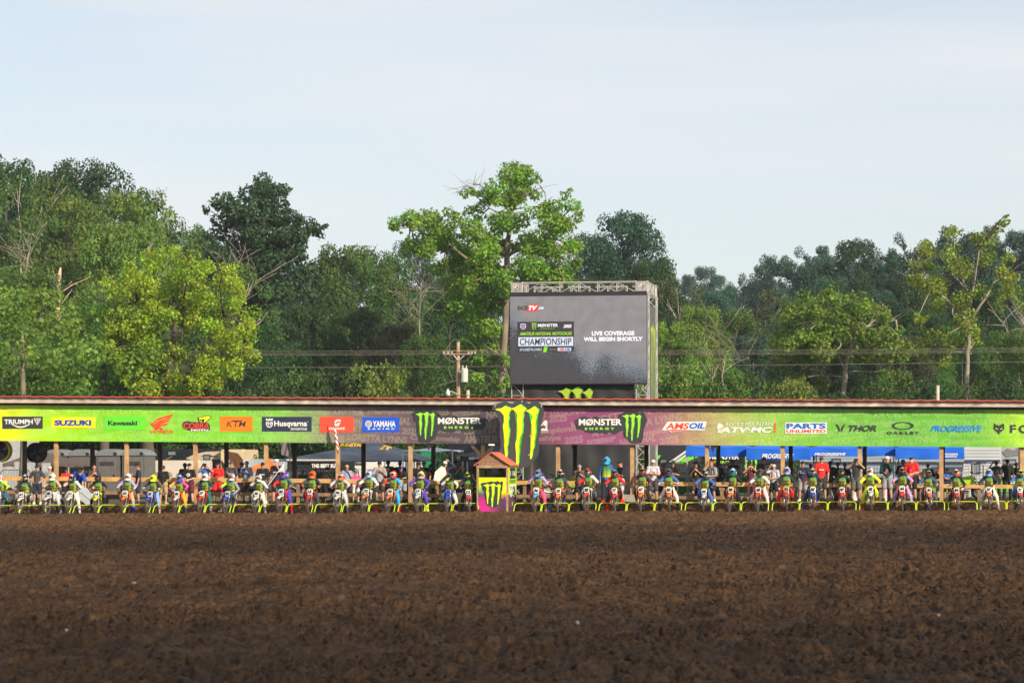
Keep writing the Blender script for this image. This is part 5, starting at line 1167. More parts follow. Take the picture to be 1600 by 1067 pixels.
def build_paddock():
    build_toilets()
    W_ = WHT
    canopy(4, 108, 19, 724, 729, 702, '#5a4c46', 'brown grey canopy tent behind the hanging fans at far left', 3.2, peakx=40, legs=True)
    f = Fr('white_tent', 14, 26, label='white tent wall behind the brown canopy at far left', cat='tent'); bm = new(); x0, x1 = f.S(-20), f.S(27.5); zt = f.Z(685); prism(bm, [(x0, 0), (x1, 0), (x1, zt), (x0, zt+.8)], 0, 3); obj('wall', bm, mat('white_canvas', (.36, .37, .38), .8), f.o)
    trailer(78, 150, 660, 742, 35, 'dark navy box trailer with two lime claw stripes at left', 2.5, '#141c26', polys=[([(119, 690), (121.5, 688), (124, 692), (122.5, 700), (123, 708), (121, 717), (119.5, 705), (120.5, 698)], '#7fd030'), ([(127.5, 690), (130, 689), (129.6, 700), (128.6, 713), (126.8, 705), (127.8, 697)], '#7fd030')])
    for i, (a, c, lab) in enumerate(((22, 28, 'pale grey cabinet beside the brown tree trunk, left of it'), (38, 49, 'pale grey cabinet right of the brown tree trunk'), (65, 73, 'pale grey cabinet left of the first toilet'))):
        f = Fr('utility_cabinet', (a+c)/2, 17, label=lab, cat='cabinet', group='pale cabinets at far left'); x0, x1 = f.S(a), f.S(c); bm = new(); box(bm, x0, x1, 0, .5, .03, f.Z(721+i)); rounded(bm, .02); obj('casing', bm, mat('cabinet_grey', (.34, .35, .36), .5), f.o); bm = new(); box(bm, x0+.03, x1-.03, -.015, 0, .1, f.Z(723+i)); obj('door', bm, mat('cabinet_grey2', (.38, .39, .40), .5), f.o)
    # motorhomes
    trailer(238, 345, 701, 752, 33, 'dark motorhome with tan swoosh stripes behind the white trailer', 2.6, '#171a22', 'motorhome', 'motorhome', windows=[(262, 704, 276, 712), (318, 710, 329, 719)], polys=[([(290, 716), (305, 709), (322, 705.5), (345, 705), (345, 717), (330, 718.5), (300, 719)], '#b8a890'), ([(312, 712), (320, 710.5), (342, 712.5), (322, 715)], '#1c2230'), ([(258, 718), (276, 708), (262, 718)], '#8a6a50')])
    trailer(345, 382, 702, 745, 32.4, 'tan and brown swirl painted camper front behind the posts', 2.6, '#c8b494', 'motorhome', 'motorhome', polys=[([(350, 704), (356, 712), (362, 722), (372, 734), (380, 736), (380, 718), (372, 708), (362, 706)], '#5a3c2a'), ([(346, 718), (352, 726), (362, 736), (348, 736)], '#2a2420'), ([(366, 710), (372, 718), (374, 730), (368, 724)], '#c08050')])
    trailer(236, 312, 719, 752, 30, 'low white cream trailer with round arches right of the toilets', 2.2, '#c9c1b4', 'horse_trailer', 'trailer', polys=[([(246+18*k+6*math.cos(a), 744-7*math.sin(a)) for a in [math.pi*i/8 for i in range(9)]], '#8c8880') for k in range(4)])
    trailer(384, 470, 717, 748, 33, 'pale camper behind the orange canopy', 2.4, '#9aa4ac', 'camper', 'camper', windows=[(421, 711+10, 427, 730)])
    canopy(386, 414, 24, 731, 738, 716, '#e87020', 'small orange canopy tent left of the fifth post', 2.4, peakx=411)
    canopy(432, 652, 28, 718.5, 721, 688, '#3a4658', 'big slate grey marquee with yellow lettering and cream eave', 6, name='marquee_tent', cat='marquee', peakx=565, letters=[])
    f = Fr('marquee_lettering_board', 555, 29.6, label='yellow lettering strip on the slope of the slate marquee', cat='banner'); bm = new(); p0, p1 = f(533, 697.5), f(571, 692.5); text(bm, 'SUNSTAR', p0[0], p0[1], p1[0], p1[1], -.3, .05, .1)
    p0, p1 = f(596, 704), f(614, 696); text(bm, 'JT', p0[0], p0[1], p1[0], p1[1], -.3, .05, .1, rot=-.3); obj('lettering', bm, mat('yellow_print', '#e8b418', .6), f.o)
    f.o.name = 'tent_lettering'
    canopy(449, 530, 20, 719.2, 737, 716.5, '#18191c', 'black canopy valance reading THE BEST SU beside the sixth post', 3, letters=[('THE BEST SU', 487, 723.8, 524.5, 730.6, WHT, 0, .05)])
    f = Fr('cream_eave', 480, 19.8, label='long cream beam edging the front of the black canopy', cat='beam'); bm = new(); p0, p1 = f(448, 719.6), f(528, 717.4); box(bm, p0[0], p1[0], -.06, 0, p0[1], p1[1]); obj('beam', bm, mat('cream_trim', (.6, .52, .42), .6), f.o)
    trailer(532, 602, 714, 752, 35.2, 'white trailer with panel doors right of the sixth post', 2.4, '#d4d4ce', siding=.5, windows=[(556, 718, 572, 726)])
    trailer(600, 676, 706, 748, 35.2, 'green and white stall trailer with slatted doors', 2.6, '#118a4c', polys=[([(602, 714), (662, 712.5), (662, 742), (602, 742)], '#c8cac8')], stripes=[(620+3*k, 718, 621.2+3*k, 740, '#8a8e8e') for k in range(14)])
    f, v, o = canopy(628, 708, 26, 703, 705.5, 698, '#b4bcc4', 'pale grey awning roof above the green stall trailer', 2.6)
    canopy(708, 800, 21, 711.5, 720.5, 690, '#161a24', 'black canopy with small claw logo behind the booth', 3.2, peakx=795, letters=[('M\u00d8N5T', 733, 713.6, 750, 718.2, WHT, 0)])
    f = Fr('claw_badge', 716, 20.9, label='green claw badge hanging on the black canopy valance left of booth', cat='sign'); a = f(713, 719.6); c = f(719, 712.6); bm = new(); box(bm, a[0]-.03, c[0]+.03, .0, .01, a[1]-.02, c[1]+.02); bd = obj('badge', bm, BLACK, f.o); claw(bd, a[0], a[1], c[0], c[1], -.008, MATS['lime_print'], MATS['claw_green'])
    trailer(700, 800, 686, 760, 29, 'dark truck side behind the black canopy', 2.6, '#0f151e', 'truck_trailer', 'trailer')
    # right hand side
    trailer(1018, 1090, 688, 752, 24, 'dark grey race coach with white and lime slanting stripes', 2.6, '#2a2e33', 'race_coach', 'coach', windows=[(1031, 717, 1043, 725)],
            polys=[([(1045, 722), (1085, 694), (1090, 694), (1050, 723)], '#c4c8cc'), ([(1052, 723), (1090, 697), (1090, 700), (1057, 723.5)], '#c4c8cc'), ([(1055, 724), (1090, 704), (1090, 714), (1068, 724)], '#70c828'), ([(1024, 692), (1034, 690), (1030, 694), (1024, 697)], '#9cc0e8'), ([(1024, 711), (1033, 711), (1026, 722), (1023, 722)], '#6cc828')])
    f, o = trailer(1092, 1212, 695, 752, 26, 'black race trailer with drink lettering and lime claws', 2.6, '#15171a', polys=[([(1092, 712), (1205, 716), (1205, 718.5), (1092, 715)], '#15171a')], letters=[('M\u00d8N5TER', 1108, 708.5, 1155, 717.5, WHT, 0), ('ENERGY', 1116, 720, 1142, 723.5, MATS['lime_print'], 0)])
    p0, p1 = f(1160, 748), f(1184, 708); claw(o, p0[0], p0[1], p1[0], p1[1], -.05, MATS['lime_print'], MATS['claw_green'])
    B_ = '#0b62d6'; G = 'blue pop-up canopies on the right'
    canopy(1072, 1165, 12.5, 697, 713, 684, B_, 'plain blue canopy, leftmost of the blue ones', 3, group=G)
    canopy(1166, 1266, 12.2, 699.5, 718.5, 684, B_, 'blue canopy with sharp white lettering PROGRESSIVE', 3, group=G, letters=[('PROGRESSIVE', 1190, 708.6, 1240.5, 716, WHT, .35)])
    canopy(1267, 1398, 12.6, 698.5, 712.5, 684, B_, 'blue canopy with folded over white lettering', 3, group=G, letters=[('PROGRESSIVE', 1272, 707.2, 1322, 711.6, WHT, .35)])
    canopy(1399, 1506, 12.2, 698.5, 717, 684, B_, 'blue canopy with two small white text lines, rightmost', 3, group=G, letters=[('PROGRESSIVE', 1476, 708, 1496.5, 711.2, WHT, .1), ('INSURANCE', 1476, 711.8, 1495, 714.6, WHT, .1)])
    trailer(1250, 1506, 712, 757, 30, 'long pale trailer with ribbed siding behind the blue canopies', 2.6, '#8f9aa6', siding=.16, windows=[(1300, 716, 1314, 725), (1380, 716, 1392, 725)], stripes=[(1252, 722, 1504, 726, '#2a3e60')])
    trailer(1506, 1564, 696, 756, 26, 'white and grey ribbed trailer with square window at right', 2.6, '#b4b9be', siding=.14, windows=[(1517, 724, 1532, 740)], stripes=[(1507, 718.5, 1563, 723.5, '#2c3c5c')])
    trailer(1564, 1640, 692, 752, 30, 'silver motorhome nose with camouflage swirls at the right edge', 2.6, '#9a9c9e', 'motorhome', 'motorhome', windows=[(1568, 717, 1588, 726)], polys=[([(1566, 706), (1574, 700), (1584, 704), (1592, 698), (1600, 700), (1600, 710), (1585, 712), (1572, 714)], '#6a6c6e')])
    for k, (a, c) in enumerate(((1031, 1074), (1076, 1128), (1130, 1182), (1184, 1236), (1238, 1290), (1292, 1350), (1352, 1408), (1410, 1465), (1467, 1514), (1516, 1536), (1538, 1600))):
        w = ['coach nose', 'coach tail and first blue canopy', 'black trailer lettering', 'second blue canopy', 'red shirt man', 'man with raised elbows', 'green hoodie man', 'red polo man', 'last blue canopy leg', 'square trailer window', 'right edge trailer'][k]
        barrier(a, c, 8.8, 722.5, 'steel barrier with lime mesh before the '+w if k not in (4, 5) else 'bare steel barrier behind the '+w, None if k in (4, 5) else (.60 if k != 9 else None))
    barrier(447, 489, 9, 731, 'steel barrier behind the white capped man, left of the sixth post'); barrier(490, 560, 9.2, 732, 'steel barrier under the black valance lettering'); barrier(1, 47, 9, 734, 'steel barrier at the left edge under the fan')
    # fans hung under the roof
    for (px, py, rr, b, lab, rim) in ((55.5, 707, .37, 5.2, 'black drum fan hanging by the tree trunk at left', None), (-1, 704, .42, 4.6, 'drum fan with yellow rim cut by the left edge', '#d8d010')):
        f = Fr('drum_fan', px, b, 0, label=lab, cat='fan'); x, z = f(px, py); o = f.o; o.location.z = z; bm = new(); n = 26
        tube(bm, [(rr*math.cos(a), 0, rr*math.sin(a)) for a in [2*math.pi*i/n for i in range(n)]], .035, 6, closed=True); tube(bm, [(rr*math.cos(a), .25, rr*math.sin(a)) for a in [2*math.pi*i/n for i in range(n)]], .035, 6, closed=True)
        for i in range(n):
            a, c = 2*math.pi*i/n, 2*math.pi*(i+1)/n; v = [bm.verts.new(p) for p in ((rr*math.cos(a), 0, rr*math.sin(a)), (rr*math.cos(c), 0, rr*math.sin(c)), (rr*math.cos(c), .25, rr*math.sin(c)), (rr*math.cos(a), .25, rr*math.sin(a)))]; bm.faces.new(v)
        obj('housing', bm, mat('fan_rim', rim, .5) if rim else BLACK, o); bm = new(); tube(bm, [(0, .22, 0), (0, .24, 0)], rr*.97, 24); obj('back_grille', bm, mat('fan_back', (.02, .02, .022), .6), o)
        bm = new(); ell(bm, (0, .1, 0), (.08, .08, .08))
        for i in range(4):
            a = i*math.pi/2+.4; v = [bm.verts.new((math.cos(a+da)*q, .1+dy, math.sin(a+da)*q)) for da, q, dy in ((-.1, .06, 0), (-.35, rr*.9, -.05), (.35, rr*.9, .06), (.2, .06, .02))]; bm.faces.new(v)
        obj('blade', bm, mat('fan_blade', (.05, .05, .055), .4), o)
        bm = new(); box(bm, -.03, .03, .1, .16, -z+gz(f.s0, b), -rr) if rim is None else tube(bm, [(0, .12, rr), (0, .12, rr+.6)], .02); obj('bracket', bm, BLACK, o)
    # flags
    f = Fr('feather_flag', 446, 16, label='drooping grey feather flag under the banner left of the marquee', cat='flag'); x, z = f(446, 690); bm = new(); tube(bm, [(.2, 0, 0), (.2, 0, z+.3)], .02, 6); obj('pole', bm, BLACK, f.o)
    bm = new(); g = []
    for i in range(9):
        t = i/8; col_ = [bm.verts.new((f.S(438+t*11+j*.4), .05*math.sin(t*9+j), f.Z(690+j*(3.4+.5*t), 446))) for j in range(7)]; g.append(col_)
    for i in range(8):
        for j in range(6): bm.faces.new((g[i][j], g[i+1][j], g[i+1][j+1], g[i][j+1]))
    obj('cloth', bm, mat('grey_flag', (.16, .13, .14), .8), f.o, sm=True)
    f = Fr('furled_flag', 525, 2.6, 0, label='furled red and white striped flag hanging in front of the sixth post', cat='flag'); bm = new(); pts = [f(521, 657), f(523, 670), f(526, 690), f(527.5, 707)]
    tube(bm, [(p[0], 0, p[1]) for p in pts], .018, 6); obj('pole', bm, BLACK, f.o)
    m, t, p = principled('striped_cloth'); wv = t.nodes.new('ShaderNodeTexWave'); wv.inputs['Scale'].default_value = 3.2; wv.bands_direction = 'DIAGONAL'; tcn = t.nodes.new('ShaderNodeTexCoord'); rp_ = t.nodes.new('ShaderNodeValToRGB'); rp_.color_ramp.elements[0].position = .45; rp_.color_ramp.elements[1].position = .55
    rp_.color_ramp.elements[0].color = (.5, .06, .07, 1); rp_.color_ramp.elements[1].color = (.7, .68, .66, 1); t.links.new(tcn.outputs['Object'], wv.inputs['Vector']); t.links.new(wv.outputs[0], rp_.inputs[0]); t.links.new(rp_.outputs[0], p.inputs['Base Color'])
    bm = new(); pts = [f(522.5, 668), f(524, 676), f(525.5, 686), f(527, 698), f(528, 707)]; tube(bm, [(q[0], 0, q[1]) for q in pts], [.03, .055, .06, .055, .02], 9); obj('cloth', bm, m, f.o, sm=True)
    # odd items behind the riders
    def board(px0, px1, y0, y1, b, label, col, tilt=0, name='board', cat='board'):
        f = Fr(name, (px0+px1)/2, b, label=label, cat=cat); x0, x1 = f.S(px0), f.S(px1); z1 = f.Z(y0); z0 = max(0.0, f.Z(y1)); bm = new(); box(bm, x0, x1, 0, .04, z0, z1); rounded(bm, .008, 1); o = obj('panel', bm, mat('board_'+col.strip('#'), col, .6, var=.1), f.o)
        bm = new(); box(bm, x0+.02, x0+.06, .04, .3, 0, .05); box(bm, x1-.06, x1-.02, .04, .3, 0, .05); obj('foot', bm, WOODD, f.o); return o
    board(1374, 1386, 763, 784.5, 2.9, 'white board leaning behind the yellow jersey rider', '#d8d8d4'); board(1577, 1587, 742, 783, 5, 'tall white board behind the rail at far right', '#d4d2cc'); board(714, 727.5, 769.5, 785, 2.6, 'plywood panel on the ground left of the booth', '#c8a884')
    board(812, 843, 757, 774, 6.5, 'dark panel low behind the rail right of the booth', '#181c20')
    for i, (a, c, y) in enumerate(((76, 112, 768), (130, 150, 769), (160, 196, 771), (228, 262, 769), (275, 300, 772))):
        board(a, c, y, 789, 4.2+.05*i, 'grey plank panel under the rail '+['behind the white jersey rider', 'behind the yellow fendered bike', 'behind the white helmet rider', 'behind the black shirted back', 'left of the arms-folded man'][i], '#55504c', name='plank_panel', cat='panel')
    f = Fr('white_disc', 1337, 2.55, label='round white lid with black rim leaning by the camo shorts', cat='lid'); r = .2; bm = new(); tube(bm, [(0, 0, r+.0), (0, .04, r+.0)], r, 24); obj('rim', bm, BLACK, f.o); bm = new(); tube(bm, [(0, -.01, r), (0, .0, r)], r*.86, 24); obj('lid', bm, WHT, f.o)
    f = Fr('concrete_block', 982, 2.8, label='pale concrete block by the foot of the post right of centre', cat='block'); bm = new(); box(bm, f.S(974), f.S(992), 0, .35, 0, f.Z(772)); rounded(bm, .02); obj('block', bm, mat('concrete', (.33, .29, .24), .9, var=.2), f.o)
build_paddock()

def build_haze():
    m = bpy.data.materials.new('haze'); m.use_nodes = True; t = m.node_tree; t.nodes.clear(); o = t.nodes.new('ShaderNodeOutputMaterial'); v = t.nodes.new('ShaderNodeVolumePrincipled')
    v.inputs['Density'].default_value = HAZE; v.inputs['Color'].default_value = (.80, .88, 1.0, 1); v.inputs['Anisotropy'].default_value = .2; t.links.new(v.outputs[0], o.inputs['Volume'])
    bm = new(); box(bm, -1600, 1600, -450, 3100, -3, 62); bmesh.ops.recalc_face_normals(bm, faces=bm.faces[:]); obj('haze', bm, m, kind='stuff', label='thin bluish morning haze over the far wood', cat='haze')
HAZE = .00016
build_haze()

# ------------------------------------------------------------------ figures: one continuous skin per pose, grown from limbs and fused
def capsule(bm, p0, p1, r0, r1, n=10, flat=1.0, ax=None):
    """tapered limb with round ends; flat squeezes it front to back"""
    p0, p1 = Vector(p0), Vector(p1); d = p1-p0; L = max(d.length, 1e-5); d.normalize()
    a = Vector((1, 0, 0)) if abs(d.x) < .8 else Vector((0, 0, 1)); u = (a-d*a.dot(d)).normalized(); v = d.cross(u)
    prof = [(-r0*.94, r0*.34), (-r0*.7, r0*.71), (-r0*.3, r0*.95), (0, r0), (L, r1), (L+r1*.3, r1*.95), (L+r1*.7, r1*.71), (L+r1*.94, r1*.34)]
    rings = []
    for t, r in prof:
        rings.append([bm.verts.new(p0+d*t+u*math.cos(2*math.pi*k/n)*r+v*math.sin(2*math.pi*k/n)*r*flat) for k in range(n)])
    for A, B in zip(rings, rings[1:]):
        for k in range(n): bm.faces.new((A[k], A[(k+1) % n], B[(k+1) % n], B[k]))
    bm.faces.new(rings[0][::-1]); bm.faces.new(rings[-1])
def fuse(bm, vox, name, m, cuts=(), smooth_it=2):
    bmesh.ops.recalc_face_normals(bm, faces=bm.faces[:])
    me = bpy.data.meshes.new('tmp'); bm.to_mesh(me); bm.free(); o = bpy.data.objects.new('tmp', me); COL.objects.link(o)
    md = o.modifiers.new('r', 'REMESH'); md.mode = 'VOXEL'; md.voxel_size = vox; md.use_smooth_shade = True
    if smooth_it: s_ = o.modifiers.new('s', 'SMOOTH'); s_.iterations = smooth_it; s_.factor = .5
    dg = bpy.context.evaluated_depsgraph_get(); out_ = bpy.data.meshes.new_from_object(o.evaluated_get(dg))
    bpy.data.objects.remove(o); bpy.data.meshes.remove(me)
    if cuts:
        b = bmesh.new(); b.from_mesh(out_)
        for co, no in cuts: bmesh.ops.bisect_plane(b, geom=b.verts[:]+b.edges[:]+b.faces[:], plane_co=co, plane_no=no, clear_outer=True)
        b.to_mesh(out_); b.free()
    out_.name = name; out_.materials.clear(); out_.materials.append(m)
    out_.polygons.foreach_set('use_smooth', [True]*len(out_.polygons)); return out_
V3 = Vector
def rig(pose):
    """joints for a 1.78 m adult facing -y; pose overrides"""
    J = dict(pelvis=(0, 0, .95), waist=(0, .0, 1.08), chest=(0, .01, 1.30), neck=(0, .01, 1.50), head=(0, -.01, 1.655),
             shL=(.185, .01, 1.44), shR=(-.185, .01, 1.44), elL=(.27, .03, 1.15), elR=(-.27, .03, 1.15), haL=(.26, -.06, .90), haR=(-.26, -.06, .90),
             hiL=(.095, 0, .93), hiR=(-.095, 0, .93), knL=(.13, -.02, .50), knR=(-.13, -.02, .50), anL=(.15, .02, .09), anR=(-.15, .02, .09), toL=(.18, -.15, .035), toR=(-.18, -.15, .035))
    J.update(pose); return {k: V3(v) for k, v in J.items()}
def hand(bm, el, ha, grip, side):
    d = (ha-el).normalized(); s = V3((0, 0, 1)) if abs(d.z) < .8 else V3((0, -1, 0)); u = (s-d*s.dot(d)).normalized(); v = d.cross(u)
    for k in (-1, 0, 1): capsule(bm, ha+u*k*.022, ha+d*.07+u*k*.026, .019, .016, 8)
    for k, L in ((-1.5, .062), (-.5, .074), (.5, .08), (1.5, .068)):
        a = ha+d*.075+u*k*.021
        b = a+(d*(1-grip*.5)+v*side*grip*.6).normalized()*L*.5; c = b+(d*(.85-grip*1.5)+v*side*(.25+grip*.8)).normalized()*L*.5
        capsule(bm, a, b, .0115, .0105, 7); capsule(bm, b, c, .0105, .009, 7)
    t0 = ha+d*.02+u*.04; t1 = t0+(d*.6+u*.6+v*side*.4).normalized()*.035; capsule(bm, t0, t1, .0125, .011, 7); capsule(bm, t1, t1+(d*.8+v*side*.4).normalized()*.03, .011, .009, 7)
def body_mesh(J, name, grip=.3, bulk=1.0):
    bm = new(); b = bulk
    capsule(bm, J['hiL'], J['hiR'], .115*b, .115*b, 12, .9); capsule(bm, J['pelvis'], J['waist'], .135*b, .125*b, 12, .8); capsule(bm, J['waist'], J['chest'], .13*b, .15*b, 12, .72)
    sh = (J['shL']+J['shR'])/2; capsule(bm, J['shL'], J['shR'], .068*b, .068*b, 10); capsule(bm, J['chest'], sh, .145*b, .09, 12, .75)
    capsule(bm, sh+V3((0, 0, .02)), J['head']+V3((0, .015, -.05)), .062, .056, 10)
    for s in 'LR':
        sg = 1 if s == 'L' else -1
        capsule(bm, J['sh'+s], J['el'+s], .056*b, .043, 10); capsule(bm, J['el'+s], J['ha'+s], .043, .029, 10); hand(bm, J['el'+s], J['ha'+s], grip, sg)
        capsule(bm, J['hi'+s], J['kn'+s], .092*b, .060, 12); capsule(bm, J['kn'+s], J['an'+s].lerp(J['kn'+s], .55), .058, .060, 10); capsule(bm, J['an'+s].lerp(J['kn'+s], .55), J['an'+s], .058, .038, 10)
        capsule(bm, J['an'+s]-V3((0, -.03, .04)), J['to'+s], .042, .034, 8, .9)
    h = J['head']; f = (J.get('face', V3((0, -1, 0)))).normalized(); r = V3((0, 0, 1)).cross(f).normalized()
    ell(bm, h+V3((0, 0, .02)), (.078, .092, .105), 14, 10); ell(bm, h+f*.02+V3((0, 0, -.055)), (.058, .066, .062), 12, 8)       # skull, jaw
    capsule(bm, h+f*.085+V3((0, 0, .015)), h+f*.105+V3((0, 0, -.022)), .010, .015, 6); ell(bm, h+f*.078+V3((0, 0, -.055)), (.026, .016, .012), 8, 6)   # nose, lips
    for sg in (-1, 1): ell(bm, h+r*sg*.082+V3((0, 0, -.002)), (.014, .022, .032), 8, 6); ell(bm, h+r*sg*.032+f*.082+V3((0, 0, .035)), (.024, .012, .010), 8, 5)
    return fuse(bm, .0115, name, SKIN)
def eyes_mesh(J):
    bm = new(); h = J['head']; f = (J.get('face', V3((0, -1, 0)))).normalized(); r = V3((0, 0, 1)).cross(f).normalized()
    for sg in (-1, 1): ell(bm, h+r*sg*.032+f*.086+V3((0, 0, .014)), (.014, .010, .008), 8, 5)
    return fin(bm, 'eyes', mat('eye_dark', (.03, .02, .015), .3), True)
def shirt_mesh(J, name, long=False, bulk=1.0, hem=-.03, inf=.018):
    bm = new(); b = bulk; up = V3((0, 0, 1)); hz_ = J['pelvis']+up*hem
    capsule(bm, hz_-up*.04, J['waist'], .15*b+inf, .135*b+inf, 14, .82); capsule(bm, J['waist'], J['chest'], .135*b+inf, .152*b+inf, 14, .76)
    sh = (J['shL']+J['shR'])/2; capsule(bm, J['shL'], J['shR'], .07*b+inf, .07*b+inf, 12); capsule(bm, J['chest'], sh-up*.03, .148*b+inf, .105+inf, 12, .78)
    for s in 'LR':
        e = J['el'+s]; q = J['sh'+s].lerp(e, .78); capsule(bm, J['sh'+s], e if long else q, .062*b+inf, .052+inf*(.9 if long else 1.3), 10)
        if long: capsule(bm, e, e.lerp(J['ha'+s], .93), .050+inf*.8, .036+inf*.7, 10)
    return fuse(bm, .0155, name, CLOTH, [(hz_, (-up))] if 'lean' not in J else [], 1)
def shorts_mesh(J, name, long=False, inf=.02, bulk=1.0):
    bm = new(); capsule(bm, J['hiL'], J['hiR'], .118*bulk+inf, .118*bulk+inf, 12, .9); capsule(bm, J['pelvis'], J['pelvis']+V3((0, 0, .06)), .135*bulk+inf*.6, .125*bulk+inf*.6, 12, .82)
    for s in 'LR':
        k = J['kn'+s]; capsule(bm, J['hi'+s], k if long else J['hi'+s].lerp(k, .86), .096*bulk+inf, (.064 if long else .082)+inf, 12)
        if long: capsule(bm, k, J['an'+s]+V3((0, 0, .05)), .064+inf, .050+inf, 10)
    return fuse(bm, .016, name, CLOTH, (), 1)
def shoe_mesh(J, name, tall=.05, inf=.012, m=PLAST):
    out_ = []
    for s in 'LR':
        bm = new(); a = J['an'+s]; t = J['to'+s]; d = (t-a); d.z = 0; d.normalize() if d.length > 1e-4 else None
        capsule(bm, a-V3((0, 0, .035))-d*.03, V3((t.x, t.y, a.z-.045)), .045+inf, .036+inf*.8, 10, .8); capsule(bm, a+V3((0, 0, -.01)), a.lerp(J['kn'+s], tall), .042+inf, .044+inf, 10)
        out_.append(fuse(bm, .012, name, m, [(V3((0, 0, a.z-.088)), V3((0, 0, -1)))], 1))
    return out_
def cap_mesh(J, name, brim=True, back=False):
    h = J['head']; f = (J.get('face', V3((0, -1, 0)))).normalized(); bm = new(); ell(bm, h+V3((0, 0, .045)), (.093, .106, .088), 16, 10)
    geom = bm.verts[:]+bm.edges[:]+bm.faces[:]; bmesh.ops.bisect_plane(bm, geom=geom, plane_co=h+V3((0, 0, .042)), plane_no=(0, 0, -1), clear_outer=True)
    if brim:
        g = -f if back else f; r = V3((0, 0, 1)).cross(g).normalized(); n = 9; top = []; 
        for k in range(n): a = -1.1+2.2*k/(n-1); top.append((h+g*.09*math.cos(a)+r*.088*math.sin(a)+V3((0, 0, .048)), h+g*(.095+.085*math.cos(a*1.25))*1.0+r*.092*math.sin(a)+V3((0, 0, .036-.004*abs(k-4)))))
        vs_ = [(bm.verts.new(a), bm.verts.new(b), bm.verts.new(a-V3((0, 0, .008))), bm.verts.new(b-V3((0, 0, .008)))) for a, b in top]
        for A, B in zip(vs_, vs_[1:]): bm.faces.new((A[0], B[0], B[1], A[1])); bm.faces.new((A[3], B[3], B[2], A[2])); bm.faces.new((A[1], B[1], B[3], A[3]))
    return fin(bm, name, CLOTH, True)
def hair_mesh(J, name, long=False):
    h = J['head']; f = (J.get('face', V3((0, -1, 0)))).normalized(); bm = new(); ell(bm, h-f*.012+V3((0, 0, .038)), (.090, .104, .098), 14, 10)
    if long: capsule(bm, h-f*.05+V3((0, 0, .02)), h-f*.08-V3((0, 0, .16)), .075, .055, 10)
    ln = fuse(bm, .016, name, CLOTH, [(h+f*.045+V3((0, 0, .05)), (f*1.0+V3((0, 0, -.9))).normalized())], 1); return ln

POSE = dict(
    hips=dict(elL=(.37, .06, 1.19), elR=(-.37, .06, 1.19), haL=(.20, -.07, 1.04), haR=(-.20, -.07, 1.04)),
    down=dict(),
    crossed=dict(elL=(.25, -.06, 1.16), elR=(-.25, -.06, 1.16), haL=(-.04, -.21, 1.21), haR=(.04, -.25, 1.18)),
    lowfold=dict(elL=(.27, .0, 1.15), elR=(-.27, .0, 1.15), haL=(.05, -.20, 1.06), haR=(-.05, -.21, 1.03)),
    photo=dict(elL=(.34, -.17, 1.38), elR=(-.34, -.17, 1.38), haL=(.09, -.20, 1.62), haR=(-.09, -.20, 1.62)),
    chest=dict(elL=(.27, -.06, 1.17), elR=(-.27, -.06, 1.17), haL=(.07, -.22, 1.36), haR=(-.07, -.22, 1.36)),
    face=dict(elL=(.22, -.12, 1.24), elR=(-.26, .02, 1.15), haL=(.05, -.16, 1.52), haR=(-.10, -.2, 1.12)),
    shade=dict(elL=(.25, .0, 1.15), elR=(-.33, -.16, 1.40), haL=(.10, -.22, 1.12), haR=(-.12, -.15, 1.68)),
    phone=dict(elL=(.25, .02, 1.15), elR=(-.27, -.06, 1.17), haL=(.27, -.05, .90), haR=(-.12, -.25, 1.28)),
    back=dict(elL=(.25, -.02, 1.15), elR=(-.25, -.02, 1.15), haL=(.22, -.2, 1.05), haR=(-.20, -.2, 1.08)),
    leanrail=dict(pelvis=(0, .16, .93), waist=(0, .10, 1.05), chest=(0, -.03, 1.22), neck=(0, -.12, 1.38), head=(0, -.2, 1.50), shL=(.18, -.08, 1.33), shR=(-.18, -.08, 1.33), elL=(.24, -.22, 1.12), elR=(-.24, -.22, 1.12), haL=(.08, -.38, 1.08), haR=(-.08, -.38, 1.08), hiL=(.095, .17, .92), hiR=(-.095, .17, .92), knL=(.12, .08, .5), knR=(-.12, .08, .5), anL=(.14, .14, .09), anR=(-.14, .14, .09), toL=(.16, -.02, .035), toR=(-.16, -.02, .035)),
    bend=dict(pelvis=(0, .15, .90), waist=(.05, .05, 1.0), chest=(.12, -.12, 1.14), neck=(.16, -.26, 1.22), head=(.17, -.38, 1.27), shL=(.28, -.22, 1.16), shR=(-.03, -.2, 1.24), elL=(.36, -.26, .90), elR=(-.1, -.32, 1.0), haL=(.38, -.30, .66), haR=(.02, -.42, .86), hiL=(.095, .16, .9), hiR=(-.095, .16, .9), knL=(.16, .04, .5), knR=(-.15, .1, .5), anL=(.2, .15, .09), anR=(-.2, .2, .09), toL=(.24, -.02, .035), toR=(-.24, .03, .035)),
    armup=dict(elL=(.38, -.05, 1.55), elR=(-.3, -.1, 1.22), haL=(.14, -.05, 1.76), haR=(-.2, -.3, 1.3)))
KIT = {}
def kit(pose):
    if pose in KIT: return KIT[pose]
    J = rig(POSE[pose])
    if pose in ('leanrail', 'bend'): J['lean'] = V3((0, 0, 0))
    k = dict(J=J, body=body_mesh(J, pose+'_body'), eyes=eyes_mesh(J), shirt=shirt_mesh(J, 'shirt'), long=shirt_mesh(J, 'long_shirt', True), shorts=shorts_mesh(J, 'shorts'), trousers=None, shoes=shoe_mesh(J, 'shoe'), cap=cap_mesh(J, 'cap'), capb=None, hair=hair_mesh(J, 'hair'), hairl=None)
    KIT[pose] = k; return k
SK = dict(fair=(.55, .30, .20), tan=(.42, .22, .13), red=(.55, .24, .16), dark=(.10, .05, .03), brown=(.26, .13, .08))
